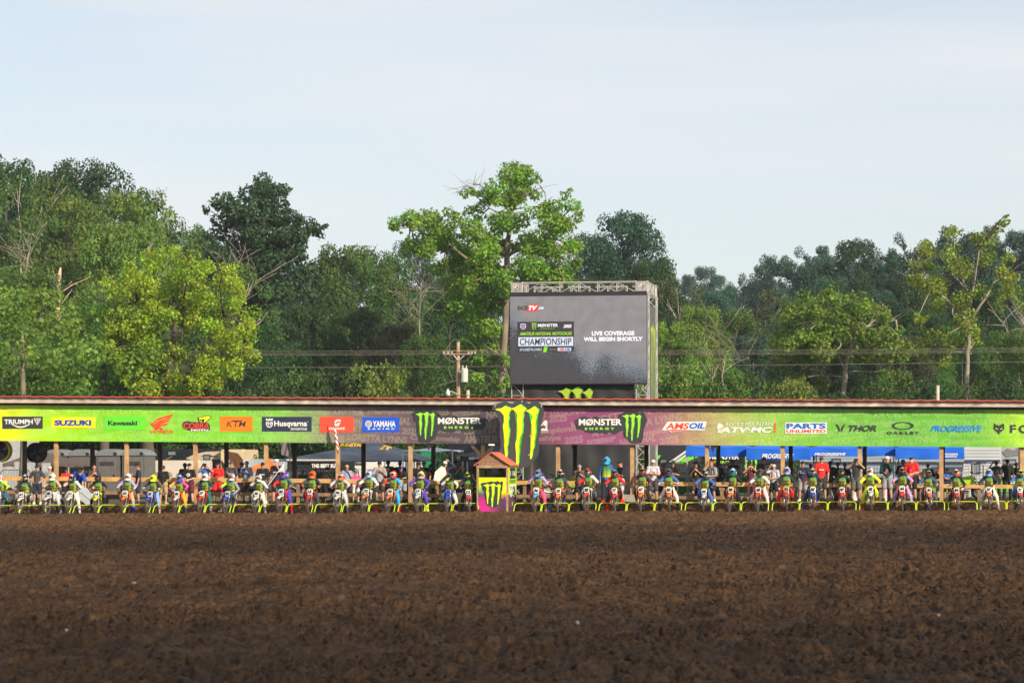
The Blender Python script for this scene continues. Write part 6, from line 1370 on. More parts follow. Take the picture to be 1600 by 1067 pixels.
C = dict(black='#141416', charcoal='#3b3b42', grey='#8c8c90', lightgrey='#b4b4ba', navy='#1c2438', blue='#3c62a4', sky='#7f9cc8', red='#e0201c', maroon='#5a1830', khaki='#a08a62', white='#cfccc4', green='#123c34', orange='#e86a20', pink='#e84a8a', teal='#1c5c5c', tan='#b49878',
         darkgrey='#2a2a2e', royal='#1c48b8', yellow='#e0e020', purple='#4a3aa8', lime='#a8d820', camo='#5a5650', denim='#38506c', olive='#4a4a34', silver='#c0c4c8', cyan='#2c9cd8', lilac='#a090c0', rust='#a83820', gold='#c8a018', brown='#4a2e1c')
def cc(n): return lin(C[n]) if n in C else lin(n)
def spectator(px, top, b, pose, turn, skin, cap, shirt, bottom, shoe, label, sleeves='shirt', hair=None, extra=(), mir=False, group=None):
    k = kit(pose); s = s_at(px, b); g = gz(s, b); p = LW(s, b); zt = EYE+(HZ-top)*p.y/F-g; J = k['J']; full = J['head'].z+.125
    sc = max(.55, min(1.12, zt/full)); t = link('person', k['body'], None, SK[skin], label=label, cat='person', group=group)
    t.location = (p.x, p.y, g-.004); t.rotation_euler = (0, 0, -PSI+R(turn)); t.scale = (sc, sc, sc)
    link('eyes', k['eyes'], t)
    link('shirt', k['shirt'] if sleeves == 'shirt' else k['long'], t, cc(shirt))
    if bottom.startswith('long:'):
        if k['trousers'] is None: k['trousers'] = shorts_mesh(J, 'trousers', True)
        link('trousers', k['trousers'], t, cc(bottom[5:]))
    else: link('shorts', k['shorts'], t, cc(bottom))
    for m_ in k['shoes']: link('shoe', m_, t, cc(shoe))
    link('hair', k['hair'] if hair is None or hair[0] != '+' else (k.__setitem__('hairl', k['hairl'] or hair_mesh(J, 'long_hair', True)) or k['hairl']), t, cc((hair or 'brown').strip('+')))
    if cap:
        if cap.startswith('back:'): k['capb'] = k['capb'] or cap_mesh(J, 'cap', True, True); link('cap', k['capb'], t, cc(cap[5:]))
        else: link('cap', k['cap'], t, cc(cap))
    h = J['head']; ch = J['chest']
    for e in extra:
        bm = new()
        if e == 'glasses': box(bm, h.x-.062, h.x+.062, h.y-.108, h.y-.09, h.z+.0, h.z+.028); rounded(bm, .006); obj('sunglasses', bm, BLACK, t)
        elif e.startswith('glasses:'): box(bm, h.x-.07, h.x+.07, h.y-.125, h.y-.10, h.z+.07, h.z+.11); rounded(bm, .01); obj('sunglasses', bm, PAINT, t, cc(e[8:]))
        elif e.startswith('badge:'): box(bm, ch.x-.03, ch.x+.035, ch.y-.185, ch.y-.17, 1.16, 1.27); rounded(bm, .004, 1); bd = obj('badge', bm, PAINT, t, cc(e[6:])); bm = new(); tube(bm, [(ch.x, ch.y-.17, 1.27), (.07, -.1, 1.47)], .006, 4); tube(bm, [(ch.x, ch.y-.17, 1.27), (-.07, -.1, 1.47)], .006, 4); obj('lanyard', bm, CLOTH, bd, cc('black'))
        elif e.startswith('print:'):
            z = 1.26; w = .1
            for q in range(7):
                x0 = -w+q*2*w/7; box(bm, x0+.002, x0+2*w/7-.004*(q % 2)-.003, -.166+abs(x0+.01)*.12, -.158+abs(x0)*.12, z-.02-.006*(q % 3 == 0), z+.025)
            obj('shirt_print', bm, CLOTH, t, cc(e[6:]))
        elif e.startswith('bigprint:'): ell(bm, (0, -.145, 1.27), (.1, .03, .09), 10, 6); obj('shirt_print', bm, CLOTH, t, cc(e[9:]))
        elif e == 'straps':
            for sg in (-1, 1): tube(bm, [(sg*.10, .12, 1.50), (sg*.11, 0, 1.535), (sg*.11, -.13, 1.44), (sg*.12, -.175, 1.28), (sg*.15, -.10, 1.14)], .022, 6)
            obj('backpack_strap', bm, CLOTH, t, cc('black')); bm = new(); box(bm, -.15, .15, .13, .30, 1.08, 1.48); rounded(bm, .05, 3); obj('backpack', bm, CLOTH, t, cc('darkgrey'))
        elif e == 'beard': ell(bm, (h.x, h.y-.055, h.z-.085), (.05, .05, .045), 10, 7); obj('beard', bm, CLOTH, t, cc('lightgrey'))
        else: bm.free()
    return t, k
def held(name, label, cat, t, k, which, build, m, color=None):
    """a thing in somebody's hand stays a thing of its own"""
    J = k['J']; ha = J['ha'+which] if which in 'LR' else (J['haL']+J['haR'])/2; d = (J['ha'+which]-J['el'+which]).normalized()*.08 if which in 'LR' else V3((0, -.03, .06))
    M = Matrix.LocRotScale(t.location, t.rotation_euler, t.scale); w = M @ (ha+d); bm = new(); build(bm); o = obj(name, bm, m, None, color, label=label, cat=cat); o.location = w; o.rotation_euler = t.rotation_euler; return o
def phone_b(bm): box(bm, -.038, .038, -.008, .004, -.07, .07); rounded(bm, .004, 1)
def camera_b(bm): box(bm, -.07, .07, -.04, .04, -.05, .05); rounded(bm, .01); tube(bm, [(0, -.04, 0), (0, -.13, 0)], .035, 10)
def build_spectators():
    G = 'people watching from behind the start line'
    S = lambda *a, **k: spectator(*a, group=G, **k)
    S(58, 726, 2.5, 'hips', 0, 'tan', 'black', 'charcoal', 'navy', 'white', 'man in dark grey tee and navy shorts, hands on hips, far left')
    S(78, 728, 4.2, 'down', 0, 'red', 'white', 'grey', 'charcoal', 'black', 'red-faced person in white and red cap behind the rail at left')
    S(103.5, 731, 4.6, 'crossed', 20, 'brown', None, 'red', 'black', 'black', 'dark haired person in red shirt before the toilets', hair='black')
    t, k = S(121, 733, 2.5, 'bend', 8, 'tan', 'navy', 'royal', 'tan', 'black', 'man in blue jersey bending to carry a silver case')
    def case(bm): box(bm, -.42, .42, -.12, .12, -.23, .23); rounded(bm, .03, 2)
    c = held('carry_case', 'silver carry case tilted in the hand of the bending man', 'case', t, k, 'L', case, mat('silver_case', (.62, .66, .72), .3, .3)); c.rotation_euler = (0, R(38), -PSI); c.location.z -= .26; c.location.x += .06
    bm = new(); box(bm, -.08, .08, -.02, .02, .22, .26); box(bm, -.43, .43, -.124, .124, -.012, .006); obj('handle', bm, BLACK, c)
    S(129, 730, 4.3, 'leanrail', 15, 'tan', 'black', 'black', 'black', 'black', 'black capped man behind the blue jersey man at left')
    S(147, 726, 4.1, 'chest', 25, 'red', None, 'charcoal', 'tan', 'white', 'woman in grey tee holding hands at her chest by the rail', hair='brown')
    t, k = S(216, 724, 2.5, 'phone', -70, 'tan', 'black', 'navy', 'navy', 'black', 'man in dark polo facing left with a phone'); held('phone', 'phone held by the dark polo man facing left', 'phone', t, k, 'R', phone_b, BLACK)
    S(255, 727, 2.5, 'back', 172, 'tan', 'black', 'black', 'khaki', 'tan', 'man seen from behind in black polo and khaki shorts')
    S(289, 723, 4.6, 'down', 0, 'dark', 'black', 'black', 'black', 'black', 'dark silhouette just left of the man with folded low arms')
    S(296, 723.5, 2.55, 'lowfold', -8, 'fair', 'black', 'black', 'maroon', 'navy', 'man in black tee with pale print and maroon shorts', extra=('bigprint:lightgrey',))
    t, k = S(321, 722, 4.1, 'photo', 6, 'red', 'white', 'blue', 'denim', 'black', 'man in blue shirt with both arms raised taking a photo, left half', extra=('print:white',)); held('camera', 'small camera before the face of the blue shirt man', 'camera', t, k, 'X', camera_b, BLACK)
    S(340, 721.5, 4.1, 'lowfold', 0, 'tan', 'black', 'red', 'red', 'brown', 'man in red polo with black collar behind the left rail', extra=('print:black',))
    t, k = S(361.5, 720, 2.5, 'phone', -10, 'tan', 'charcoal', 'charcoal', 'darkgrey', 'black', 'tall man in dark grey tee holding a phone, left half', extra=('print:silver',)); held('phone', 'phone raised by the tall man in dark grey tee', 'phone', t, k, 'R', phone_b, BLACK)
    t, k = S(385.5, 720, 4.0, 'chest', -12, 'tan', 'blue', 'sky', 'brown', 'brown', 'man in faded blue tee holding a camera near the orange canopy', extra=('glasses',)); held('camera', 'black camera at the chest of the faded blue tee man', 'camera', t, k, 'X', camera_b, BLACK)
    S(378, 722, 4.9, 'down', 0, 'brown', 'black', 'darkgrey', 'black', 'black', 'shaded man close behind the faded blue tee man')
    S(410.5, 722, 2.5, 'down', 5, 'tan', 'black', 'black', 'camo', 'white', 'man in black tee and plaid shorts by the fifth post', extra=('print:white',))
    t, k = S(432.5, 717, 2.5, 'face', -5, 'red', 'back:white', 'navy', 'black', 'brown', 'man in white backwards cap holding a white flag pole', extra=('print:white',))
    def pole(bm): tube(bm, [(-.2, 0, -.35), (.45, 0, .5)], .014, 6); v = [bm.verts.new(p) for p in ((.45, 0, .5), (.42, .02, .2), (.18, .02, .14))]; bm.faces.new(v)
    held('white_flag', 'small furled white flag in the hand of the backwards cap man', 'flag', t, k, 'R', pole, WHT)
    S(473, 734, 6.0, 'down', 0, 'brown', None, 'teal', 'black', 'black', 'small distant head behind the rail left of the hooded figure', hair='brown')
    S(507, 729, 4.3, 'leanrail', 160, 'dark', 'black', 'black', 'black', 'black', 'figure in black hood seen from behind under the valance lettering', sleeves='long', hair='black')
    S(493, 733, 6.2, 'down', 0, 'red', None, 'teal', 'black', 'black', 'red faced watcher left of the black hooded figure')
    t, k = S(542, 726, 4.1, 'face', 10, 'red', 'tan', 'sky', 'charcoal', 'orange', 'man in bucket hat and light blue shirt, hand at mouth')
    S(556, 735, 4.6, 'crossed', 30, 'fair', None, 'pink', 'white', 'white', 'small child in pink behind the rail beside the bucket hat man', hair='tan')
    S(593, 720, 2.6, 'chest', 18, 'tan', 'black', 'grey', 'darkgrey', 'black', 'man in patterned grey tee with hands together, black cap')
    S(582, 734, 4.2, 'leanrail', 0, 'red', None, 'teal', 'black', 'black', 'brown haired boy in teal leaning by the patterned grey tee man', hair='brown')
    S(606.5, 719, 6.6, 'down', 0, 'dark', 'black', 'black', 'black', 'black', 'dark silhouette with cap left before the green stall trailer')
    S(606, 729.5, 4.3, 'leanrail', 10, 'red', None, 'charcoal', 'black', 'black', 'pink faced man behind the orange helmet rider', hair='charcoal')
    S(625, 720, 6.6, 'down', 12, 'dark', None, 'black', 'black', 'black', 'bareheaded dark silhouette before the green stall trailer', hair='black')
    S(627.5, 728, 3.95, 'leanrail', 0, 'tan', 'purple', 'black', 'grey', 'black', 'man in black tee and purple cap leaning on the rail', extra=())
    S(653.5, 722, 4.0, 'lowfold', 12, 'tan', 'black', 'black', 'black', 'black', 'black clad man with red face right of the seventh post')
    S(662.5, 720.5, 4.5, 'down', -6, 'tan', 'darkgrey', 'black', 'black', 'black', 'taller black clad man behind the red faced one')
    S(673, 725, 5.6, 'down', 0, 'brown', 'black', 'black', 'denim', 'black', 'dim faced man left of the man with raised white sleeve')
    t, k = S(695.5, 720, 2.7, 'armup', 10, 'tan', 'white', 'navy', 'charcoal', 'black', 'man with white sleeve raised to his white cap beside the booth', sleeves='long', extra=('bigprint:red',))
    def bag(bm): 
        prism(bm, [(-.28, -.32), (-.05, -.36), (.2, -.1), (.16, .16), (.02, .22), (-.22, .0)], -.03, .03)
    held('white_jersey', 'white jersey dangling from the hand of the raised sleeve man', 'jersey', t, k, 'R', bag, CLOTH, cc('white'))
    S(713, 725, 4.4, 'down', -10, 'brown', None, 'olive', 'black', 'black', 'bearded man in olive tee behind the rail by the booth', hair='brown')
    S(723.5, 729, 4.2, 'shade', -20, 'tan', None, 'teal', 'black', 'black', 'person in teal shirt raising a hand left of the booth', hair='tan')
    S(743, 717, 4.4, 'down', 80, 'red', 'black', 'black', 'black', 'black', 'tall red faced man in black directly left of the booth')
    t, k = S(782, 732, 1.35, 'lowfold', 10, 'dark', None, 'black', 'black', 'black', 'dark figure standing inside the starter booth', hair='black')
    S(842, 730, 4.1, 'down', 0, 'brown', None, 'charcoal', 'black', 'black', 'man in charcoal tee behind the blue helmet rider', hair='brown')
    t, k = S(905.5, 726, 2.55, 'chest', -5, 'red', 'grey', 'camo', 'black', 'black', 'man in camouflage tee and grey cap holding a camera'); held('camera', 'black camera held by the camouflage tee man', 'camera', t, k, 'X', camera_b, BLACK)
    S(970, 720, 2.6, 'crossed', -55, 'red', 'black', 'black', 'lightgrey', 'red', 'man in black tee and cap, arms folded, facing left')
    S(1020.5, 718, 2.5, 'crossed', 4, 'tan', 'white', 'lightgrey', 'charcoal', 'black', 'man in white and grey tee with neon edge, arms crossed', extra=('print:red',))
    S(1036, 725, 4.6, 'crossed', -12, 'brown', None, 'rust', 'black', 'black', 'person in rust red shirt between two arms-crossed men', hair='black')
    S(1051.5, 719, 4.0, 'crossed', 6, 'tan', 'grey', 'black', 'charcoal', 'black', 'man in black tee, grey cap and backpack, arms crossed', extra=('straps',))
    S(1087.5, 720, 4.0, 'chest', 0, 'tan', 'black', 'black', 'charcoal', 'black', 'man in sunglasses and black tee with a yellow badge', extra=('glasses', 'badge:gold'))
    S(1112, 720, 2.5, 'shade', -35, 'tan', None, 'grey', 'navy', 'white', 'man in grey tee with backpack straps shading his eyes', hair='rust', extra=('straps',))
    S(1145, 717, 4.2, 'shade', 8, 'dark', 'blue', 'black', 'black', 'black', 'man in black polo and blue cap, hand to brow')
    S(1173, 725, 3.9, 'photo', 5, 'red', 'black', 'maroon', 'maroon', 'brown', 'woman in dark red tank top photographing', hair='+brown', extra=('glasses',))
    S(1193.5, 714, 4.0, 'down', -4, 'tan', 'darkgrey', 'darkgrey', 'khaki', 'black', 'tall man in dark tee with pink badge under the second blue canopy', extra=('badge:pink', 'print:white'))
    S(1209.5, 725, 2.5, 'shade', -25, 'tan', 'lightgrey', 'lightgrey', 'black', 'black', 'man in light grey tee and red-white cap saluting to see')
    S(1254.5, 720, 2.5, 'phone', -8, 'tan', 'black', 'navy', 'grey', 'white', 'man in navy polo and grey shorts, one arm bent', extra=('print:sky',))
    S(1283.5, 713, 2.6, 'down', 5, 'tan', 'brown', 'red', 'darkgrey', 'black', 'tall man in bright red tee with white chest print', extra=('print:white',))
    S(1297, 720, 6.2, 'down', 30, 'dark', None, 'teal', 'black', 'black', 'dark figure right behind the red tee man', hair='black')
    S(1309, 722, 6.2, 'crossed', 10, 'dark', None, 'black', 'black', 'black', 'dark silhouette left of a pair under the third blue canopy', hair='black')
    S(1320, 723, 6.4, 'down', -10, 'dark', None, 'black', 'black', 'black', 'dark silhouette right of a pair under the third blue canopy', hair='black')
    t, k = S(1337.5, 716, 2.5, 'photo', 0, 'tan', 'black', 'darkgrey', 'camo', 'black', 'man in black tee and camo shorts with both elbows raised'); held('camera', 'camera before the face of the camo shorts man', 'camera', t, k, 'X', camera_b, BLACK)
    S(1386.5, 712.5, 2.6, 'face', -6, 'red', 'white', 'green', 'grey', 'black', 'man in dark green hoodie and white cap, hand at mouth', sleeves='long', extra=('badge:pink',))
    S(1411, 717.5, 4.8, 'down', 0, 'brown', 'navy', 'black', 'black', 'black', 'man in navy cap behind the shoulder of the red polo man')
    S(1424.5, 712, 2.6, 'lowfold', -12, 'red', 'black', 'red', 'black', 'black', 'big man in red polo with grey beard and blue sunglasses on his cap', extra=('beard', 'badge:pink', 'glasses:cyan'))
    S(1441, 733, 3.9, 'leanrail', 25, 'fair', None, 'tan', 'denim', 'brown', 'fair haired child in tan vest beside the red polo man', hair='+tan')
    S(1450, 724, 5.8, 'down', 0, 'brown', None, 'black', 'black', 'black', 'dark haired person behind the fair haired child', hair='black')
    S(1468, 733, 4.0, 'leanrail', -15, 'tan', 'red', 'black', 'darkgrey', 'black', 'person in black and red jersey left of the last-but-one post', extra=())
    S(1480, 731, 4.4, 'crossed', 10, 'tan', 'royal', 'blue', 'black', 'black', 'boy in blue cap right of the last-but-one post')
    S(1557, 720, 4.2, 'shade', -30, 'brown', 'black', 'charcoal', 'long:black', 'black', 'person in black cap with purple-grey tee and backpack', extra=('straps',))
    S(1574, 717, 4.8, 'down', 20, 'dark', 'black', 'black', 'long:black', 'black', 'large black silhouette beside the tall white board')
    S(1588, 722, 6.0, 'down', 0, 'dark', None, 'darkgrey', 'long:black', 'black', 'second dark silhouette at the right edge', hair='black')
    S(712, 719, 6.8, 'down', 0, 'dark', 'black', 'black', 'long:black', 'black', 'dim man before the black canopy left of the booth')
    S(1092, 726, 6.4, 'down', 0, 'dark', None, 'black', 'long:black', 'black', 'dim figure behind the man with the yellow badge', hair='black')
    S(1122, 722, 5.8, 'down', -10, 'dark', None, 'navy', 'black', 'black', 'dim figure right of the man shading his eyes', hair='black')
    S(1267, 724, 6.2, 'down', 10, 'dark', None, 'black', 'black', 'black', 'dim figure between navy polo man and red tee man', hair='black')
build_spectators()

def mud_paint():
    m = PAINT.copy(); m.name = 'muddy_paint'; t = m.node_tree; p = t.nodes['Principled BSDF']; src = p.inputs['Base Color'].links[0].from_socket; N = t.nodes.new
    c = N('ShaderNodeTexCoord'); n = N('ShaderNodeTexNoise'); n.inputs['Scale'].default_value = 8; n.inputs['Detail'].default_value = 8; t.links.new(c.outputs['Object'], n.inputs['Vector'])
    sx = N('ShaderNodeSeparateXYZ'); t.links.new(c.outputs['Object'], sx.inputs[0]); a = N('ShaderNodeMath'); a.operation = 'MULTIPLY_ADD'; a.inputs[1].default_value = -.22; t.links.new(sx.outputs[2], a.inputs[0]); t.links.new(n.outputs[0], a.inputs[2])
    r = N('ShaderNodeMapRange'); r.inputs[1].default_value = .34; r.inputs[2].default_value = .52; r.inputs[4].default_value = .85; t.links.new(a.outputs[0], r.inputs[0])
    x = N('ShaderNodeMix'); x.data_type = 'RGBA'; x.inputs[7].default_value = (.085, .055, .035, 1); t.links.new(r.outputs[0], x.inputs[0]); t.links.new(src, x.inputs[6]); t.links.new(x.outputs[2], p.inputs['Base Color']); return m
MUDP = mud_paint()
# ------------------------------------------------------------------ dirt bikes (front axle over the gate line, facing -y)
def wheel_meshes(r, w, name):
    bm = new(); n = 28; tube(bm, [(0, r*math.cos(2*math.pi*i/n)*.9, r+r*math.sin(2*math.pi*i/n)*.9) for i in range(n)], w, 8, closed=True)
    for i in range(n*2):      # knobs
        a = 2*math.pi*i/(n*2); c, s = math.cos(a), math.sin(a); x = (-1 if i % 2 else 1)*w*.45; M = Matrix.Translation((x, r*c*.985, r+r*s*.985)) @ Matrix.Rotation(a, 4, 'X'); box(bm, -w*.38, w*.38, -.012, .014, -.014, .014, M)
    ty = fin(bm, 'tyre', MUD)
    bm = new(); tube(bm, [(0, r*.76*math.cos(2*math.pi*i/n), r+r*.76*math.sin(2*math.pi*i/n)) for i in range(n)], .015, 6, closed=True); rim = fin(bm, 'rim', mat('rim_black', (.05, .045, .04), .4, .3), True)
    bm = new(); tube(bm, [(-.06, 0, r), (.06, 0, r)], .028, 10)
    for i in range(18): a = 2*math.pi*i/18; tube(bm, [(.03*(-1)**i, .03*math.cos(a), r+.03*math.sin(a)), (0, r*.76*math.cos(a+.2), r+r*.76*math.sin(a+.2))], .003, 3, cap=False)
    return ty, rim, fin(bm, 'spokes', STEEL)
BK = {}
def bike_meshes():
    FA = V3((0, 0, .34)); st = V3((0, .36, .98))               # steering head
    BK['fw'] = wheel_meshes(.34, .042, 'front'); BK['rw'] = wheel_meshes(.32, .055, 'rear')
    for s, sg in (('L', 1), ('R', -1)):
        bm = new(); tube(bm, [(sg*.088, 0, .31), (sg*.09, .10, .50), (sg*.09, .16, .62)], [.03, .032, .032], 8); tube(bm, [(sg*.09, .155, .61), (sg*.09, .33, .97)], .024, 8); BK['fork'+s] = fin(bm, 'fork_leg', mat('gold_fork', (.42, .36, .28), .35, .6), True)
        bm = new(); prism_ = [(0.0, .30), (-.04, .38), (.0, .56), (.06, .60), (.07, .42)]; v = [bm.verts.new((sg*(.118+(.014 if i in (1, 2) else 0)), y+.03, z)) for i, (y, z) in enumerate(prism_)]; f_ = bm.faces.new(v); r_ = bmesh.ops.extrude_face_region(bm, geom=[f_]); [setattr(x, 'co', x.co+V3((sg*.012, 0, 0))) for x in r_['geom'] if isinstance(x, bmesh.types.BMVert)]; bmesh.ops.recalc_face_normals(bm, faces=bm.faces[:]); BK['guard'+s] = fin(bm, 'fork_guard', MUDP)
        bm = new(); pts = [(.30, .98), (.20, .86), (.27, .62), (.42, .56), (.62, .72), (.72, .92)]; v = [bm.verts.new((sg*(.17 if i in (1, 2) else .13), y, z)) for i, (y, z) in enumerate(pts)]; f_ = bm.faces.new(v); r_ = bmesh.ops.extrude_face_region(bm, geom=[f_]); [setattr(x, 'co', x.co+V3((sg*.02, 0, 0))) for x in r_['geom'] if isinstance(x, bmesh.types.BMVert)]; bmesh.ops.recalc_face_normals(bm, faces=bm.faces[:]); BK['shroud'+s] = fin(bm, 'radiator_shroud', MUDP)
        bm = new(); tube(bm, [(sg*.16, .30, 1.115), (sg*.30, .33, 1.125), (sg*.40, .36, 1.12)], .019, 8); capsule(bm, (sg*.31, .325, 1.125), (sg*.40, .36, 1.12), .024, .024, 8); tube(bm, [(sg*.33, .27, 1.11), (sg*.41, .28, 1.10)], .007, 5); BK['grip'+s] = fin(bm, 'grip', BLACK, True)
    bm = new(); n = 10; rows = []
    for i in range(n): t = i/(n-1); y = -.22+t*.60; z = .70+.075*math.sin(t*2.4)-.05*(1-t)**2; w = .055+.05*math.sin(min(1, t*1.4)*math.pi*.5); rows.append([bm.verts.new((x*w, y, z-abs(x)**2*.03)) for x in (-1, -.5, 0, .5, 1)]+[bm.verts.new((x*w*.9, y, z-.012-abs(x)**2*.045)) for x in (1, .5, 0, -.5, -1)])
    for A, B in zip(rows, rows[1:]):
        for k in range(10): bm.faces.new((A[k], A[(k+1) % 10], B[(k+1) % 10], B[k]))
    bm.faces.new(rows[0][::-1]); bm.faces.new(rows[-1]); BK['ffender'] = fin(bm, 'front_fender', MUDP, True)
    bm = new(); rows = []
    for i in range(8): t = i/7; y = 1.0+t*.55; z = .86+.08*t; w = .09-.03*t; rows.append([bm.verts.new((x*w, y, z-abs(x)**2*.02)) for x in (-1, 0, 1)]+[bm.verts.new((x*w, y, z-.02-abs(x)*.02)) for x in (1, 0, -1)])
    for A, B in zip(rows, rows[1:]):
        for k in range(6): bm.faces.new((A[k], A[(k+1) % 6], B[(k+1) % 6], B[k]))
    bm.faces.new(rows[0][::-1]); bm.faces.new(rows[-1]); BK['rfender'] = fin(bm, 'rear_fender', MUDP, True)
    bm = new(); pl = [(-.075, 1.01), (-.115, .96), (-.11, .86), (-.07, .79), (.07, .79), (.11, .86), (.115, .96), (.075, 1.01)]; pr = [(x, z) for x, z in pl]; prism(bm, pr, .145, .17)
    for v in bm.verts: v.co.y += (v.co.z-.8)*.35-.02+abs(v.co.x)**2*2.2
    BK['plate'] = fin(bm, 'number_plate', MUDP)
    bm = new(); tube(bm, [(-.17, .30, 1.11), (-.10, .34, 1.04), (.10, .34, 1.04), (.17, .30, 1.11)], .014, 8); box(bm, -.1, .1, .29, .39, .96, 1.0); BK['bar'] = fin(bm, 'handlebar', BLACK, True)
    bm = new(); capsule(bm, (-.09, .30, 1.095), (.09, .30, 1.095), .028, .028, 8); BK['pad'] = fin(bm, 'bar_pad', MUDP, True)
    bm = new(); box(bm, -.09, .09, .42, 1.20, .80, .90); 
    for v in bm.verts: v.co.x *= (1 if v.co.z < .85 else .8); v.co.z += .03*(v.co.y-.8)
    rounded(bm, .025, 3); BK['seat'] = fin(bm, 'seat', mat('seat_black', (.03, .03, .032), .8), True)
    bm = new(); box(bm, -.13, .13, .38, .66, .72, .86); rounded(bm, .05, 3); BK['tank'] = fin(bm, 'tank', BLACK, True)
    bm = new(); box(bm, -.12, .12, .46, .86, .30, .56); rounded(bm, .05, 3); tube(bm, [(0, .55, .5), (0, .50, .74)], [.075, .085], 10)
    for k in range(5): box(bm, -.1, .1, .44, .62, .56+k*.03, .57+k*.03)
    BK['engine'] = fin(bm, 'engine', mat('engine_alloy', (.22, .2, .18), .5, .7))
    bm = new(); tube(bm, [(0, .34, .98), (0, .38, .70), (0, .44, .40), (0, .55, .30), (0, .9, .30), (0, 1.0, .5), (0, .95, .82)], .025, 7)
    for sg in (-1, 1): tube(bm, [(0, .4, .86), (sg*.08, .7, .80), (sg*.08, 1.3, .88)], .015, 6); tube(bm, [(sg*.09, .95, .42), (sg*.10, 1.24, .32)], .022, 7)
    BK['frame'] = fin(bm, 'frame', mat('frame_paint', (.2, .2, .2), .4, .4), True)
    for sg, s in ((1, 'L'), (-1, 'R')): bm = new(); box(bm, sg*.11-.035, sg*.11+.035, .26, .31, .56, .82); BK['rad'+s] = fin(bm, 'radiator', mat('radiator_black', (.04, .04, .04), .5, .3))
    bm = new(); tube(bm, [(-.05, .48, .62), (-.10, .36, .50), (-.12, .45, .38), (-.14, .7, .42), (-.13, .95, .62), (-.12, 1.2, .74), (-.12, 1.38, .80)], [.02, .025, .04, .05, .03, .04, .035], 8); BK['exhaust'] = fin(bm, 'exhaust', mat('exhaust_steel', (.3, .26, .22), .35, .85), True)
    for sg, s in ((1, 'L'), (-1, 'R')):
        bm = new(); box(bm, sg*.12-.01, sg*.12+.01, .9, 1.18, .62, .84); BK['side'+s] = fin(bm, 'side_panel', MUDP)
        bm = new(); box(bm, sg*.13, sg*.24, .72, .79, .34, .37); BK['peg'+s] = fin(bm, 'foot_peg', STEEL)
bike_meshes()
def make_bike(loc, rz, sc, fender, shroud, plate, num, label, cat='dirt bike', group='dirt bikes lined up behind the gates', frame=None, guards=None, pad='black', steer=0):
    t = empty('dirt_bike', loc, rz, label=label, cat=cat, group=group); t.scale = (sc, sc, sc)
    for nm, key, y in (('front_wheel', 'fw', 0), ('rear_wheel', 'rw', 1.26)):
        ty, rim, sp = BK[key]; w = link(nm, sp, t); w.location = (0, y, 0); link('tyre', ty, w); link('rim', rim, w)
    for s in 'LR':
        link('fork_leg', BK['fork'+s], t); link('fork_guard', BK['guard'+s], t, cc(guards or shroud)); link('radiator_shroud', BK['shroud'+s], t, cc(shroud)); link('grip', BK['grip'+s], t); link('side_panel', BK['side'+s], t, cc(plate)); link('foot_peg', BK['peg'+s], t); link('radiator', BK['rad'+s], t)
    link('front_fender', BK['ffender'], t, cc(fender)); link('rear_fender', BK['rfender'], t, cc(fender)); p = link('number_plate', BK['plate'], t, cc(plate)); link('handlebar', BK['bar'], t); link('bar_pad', BK['pad'], t, cc(pad))
    for k in ('seat', 'tank', 'engine', 'frame', 'exhaust'): link(k, BK[k], t)
    if num:
        bm = new(); w = .085 if len(num) > 1 else .045; w = .1 if len(num) > 2 else w; text(bm, num, -w, .835, w, .965, 0, .06, .12)
        for v in bm.verts: v.co.y = .145+(v.co.z-.8)*.35-.027+abs(v.co.x)**2*2.2
        obj('race_number', bm, MATS.get('num') or mat('num', '#101014' , .5), p)
    return t
# ---- riders: seated, arms out to the bar; left foot, right foot or both feet on the ground
def rider_rig(v):
    J = dict(pelvis=(0, .78, .93), waist=(0, .73, 1.08), chest=(0, .62, 1.28), neck=(0, .57, 1.45), head=(0, .52, 1.56), shL=(.165, .59, 1.39), shR=(-.165, .59, 1.39),
             elL=(.37, .50, 1.20), elR=(-.37, .50, 1.20), haL=(.355, .40, 1.14), haR=(-.355, .40, 1.14), hiL=(.10, .76, .92), hiR=(-.10, .76, .92),
             knL=(.23, .42, .76), knR=(-.23, .42, .76), anL=(.20, .72, .42), anR=(-.20, .72, .42), toL=(.22, .56, .38), toR=(-.22, .56, .38))
    if v in (0, 2): J.update(knL=(.30, .46, .60), anL=(.36, .58, .10), toL=(.42, .40, .04))
    if v in (1, 2): J.update(knR=(-.30, .46, .60), anR=(-.36, .58, .10), toR=(-.42, .40, .04))
    return {k: V3(x) for k, x in J.items()}
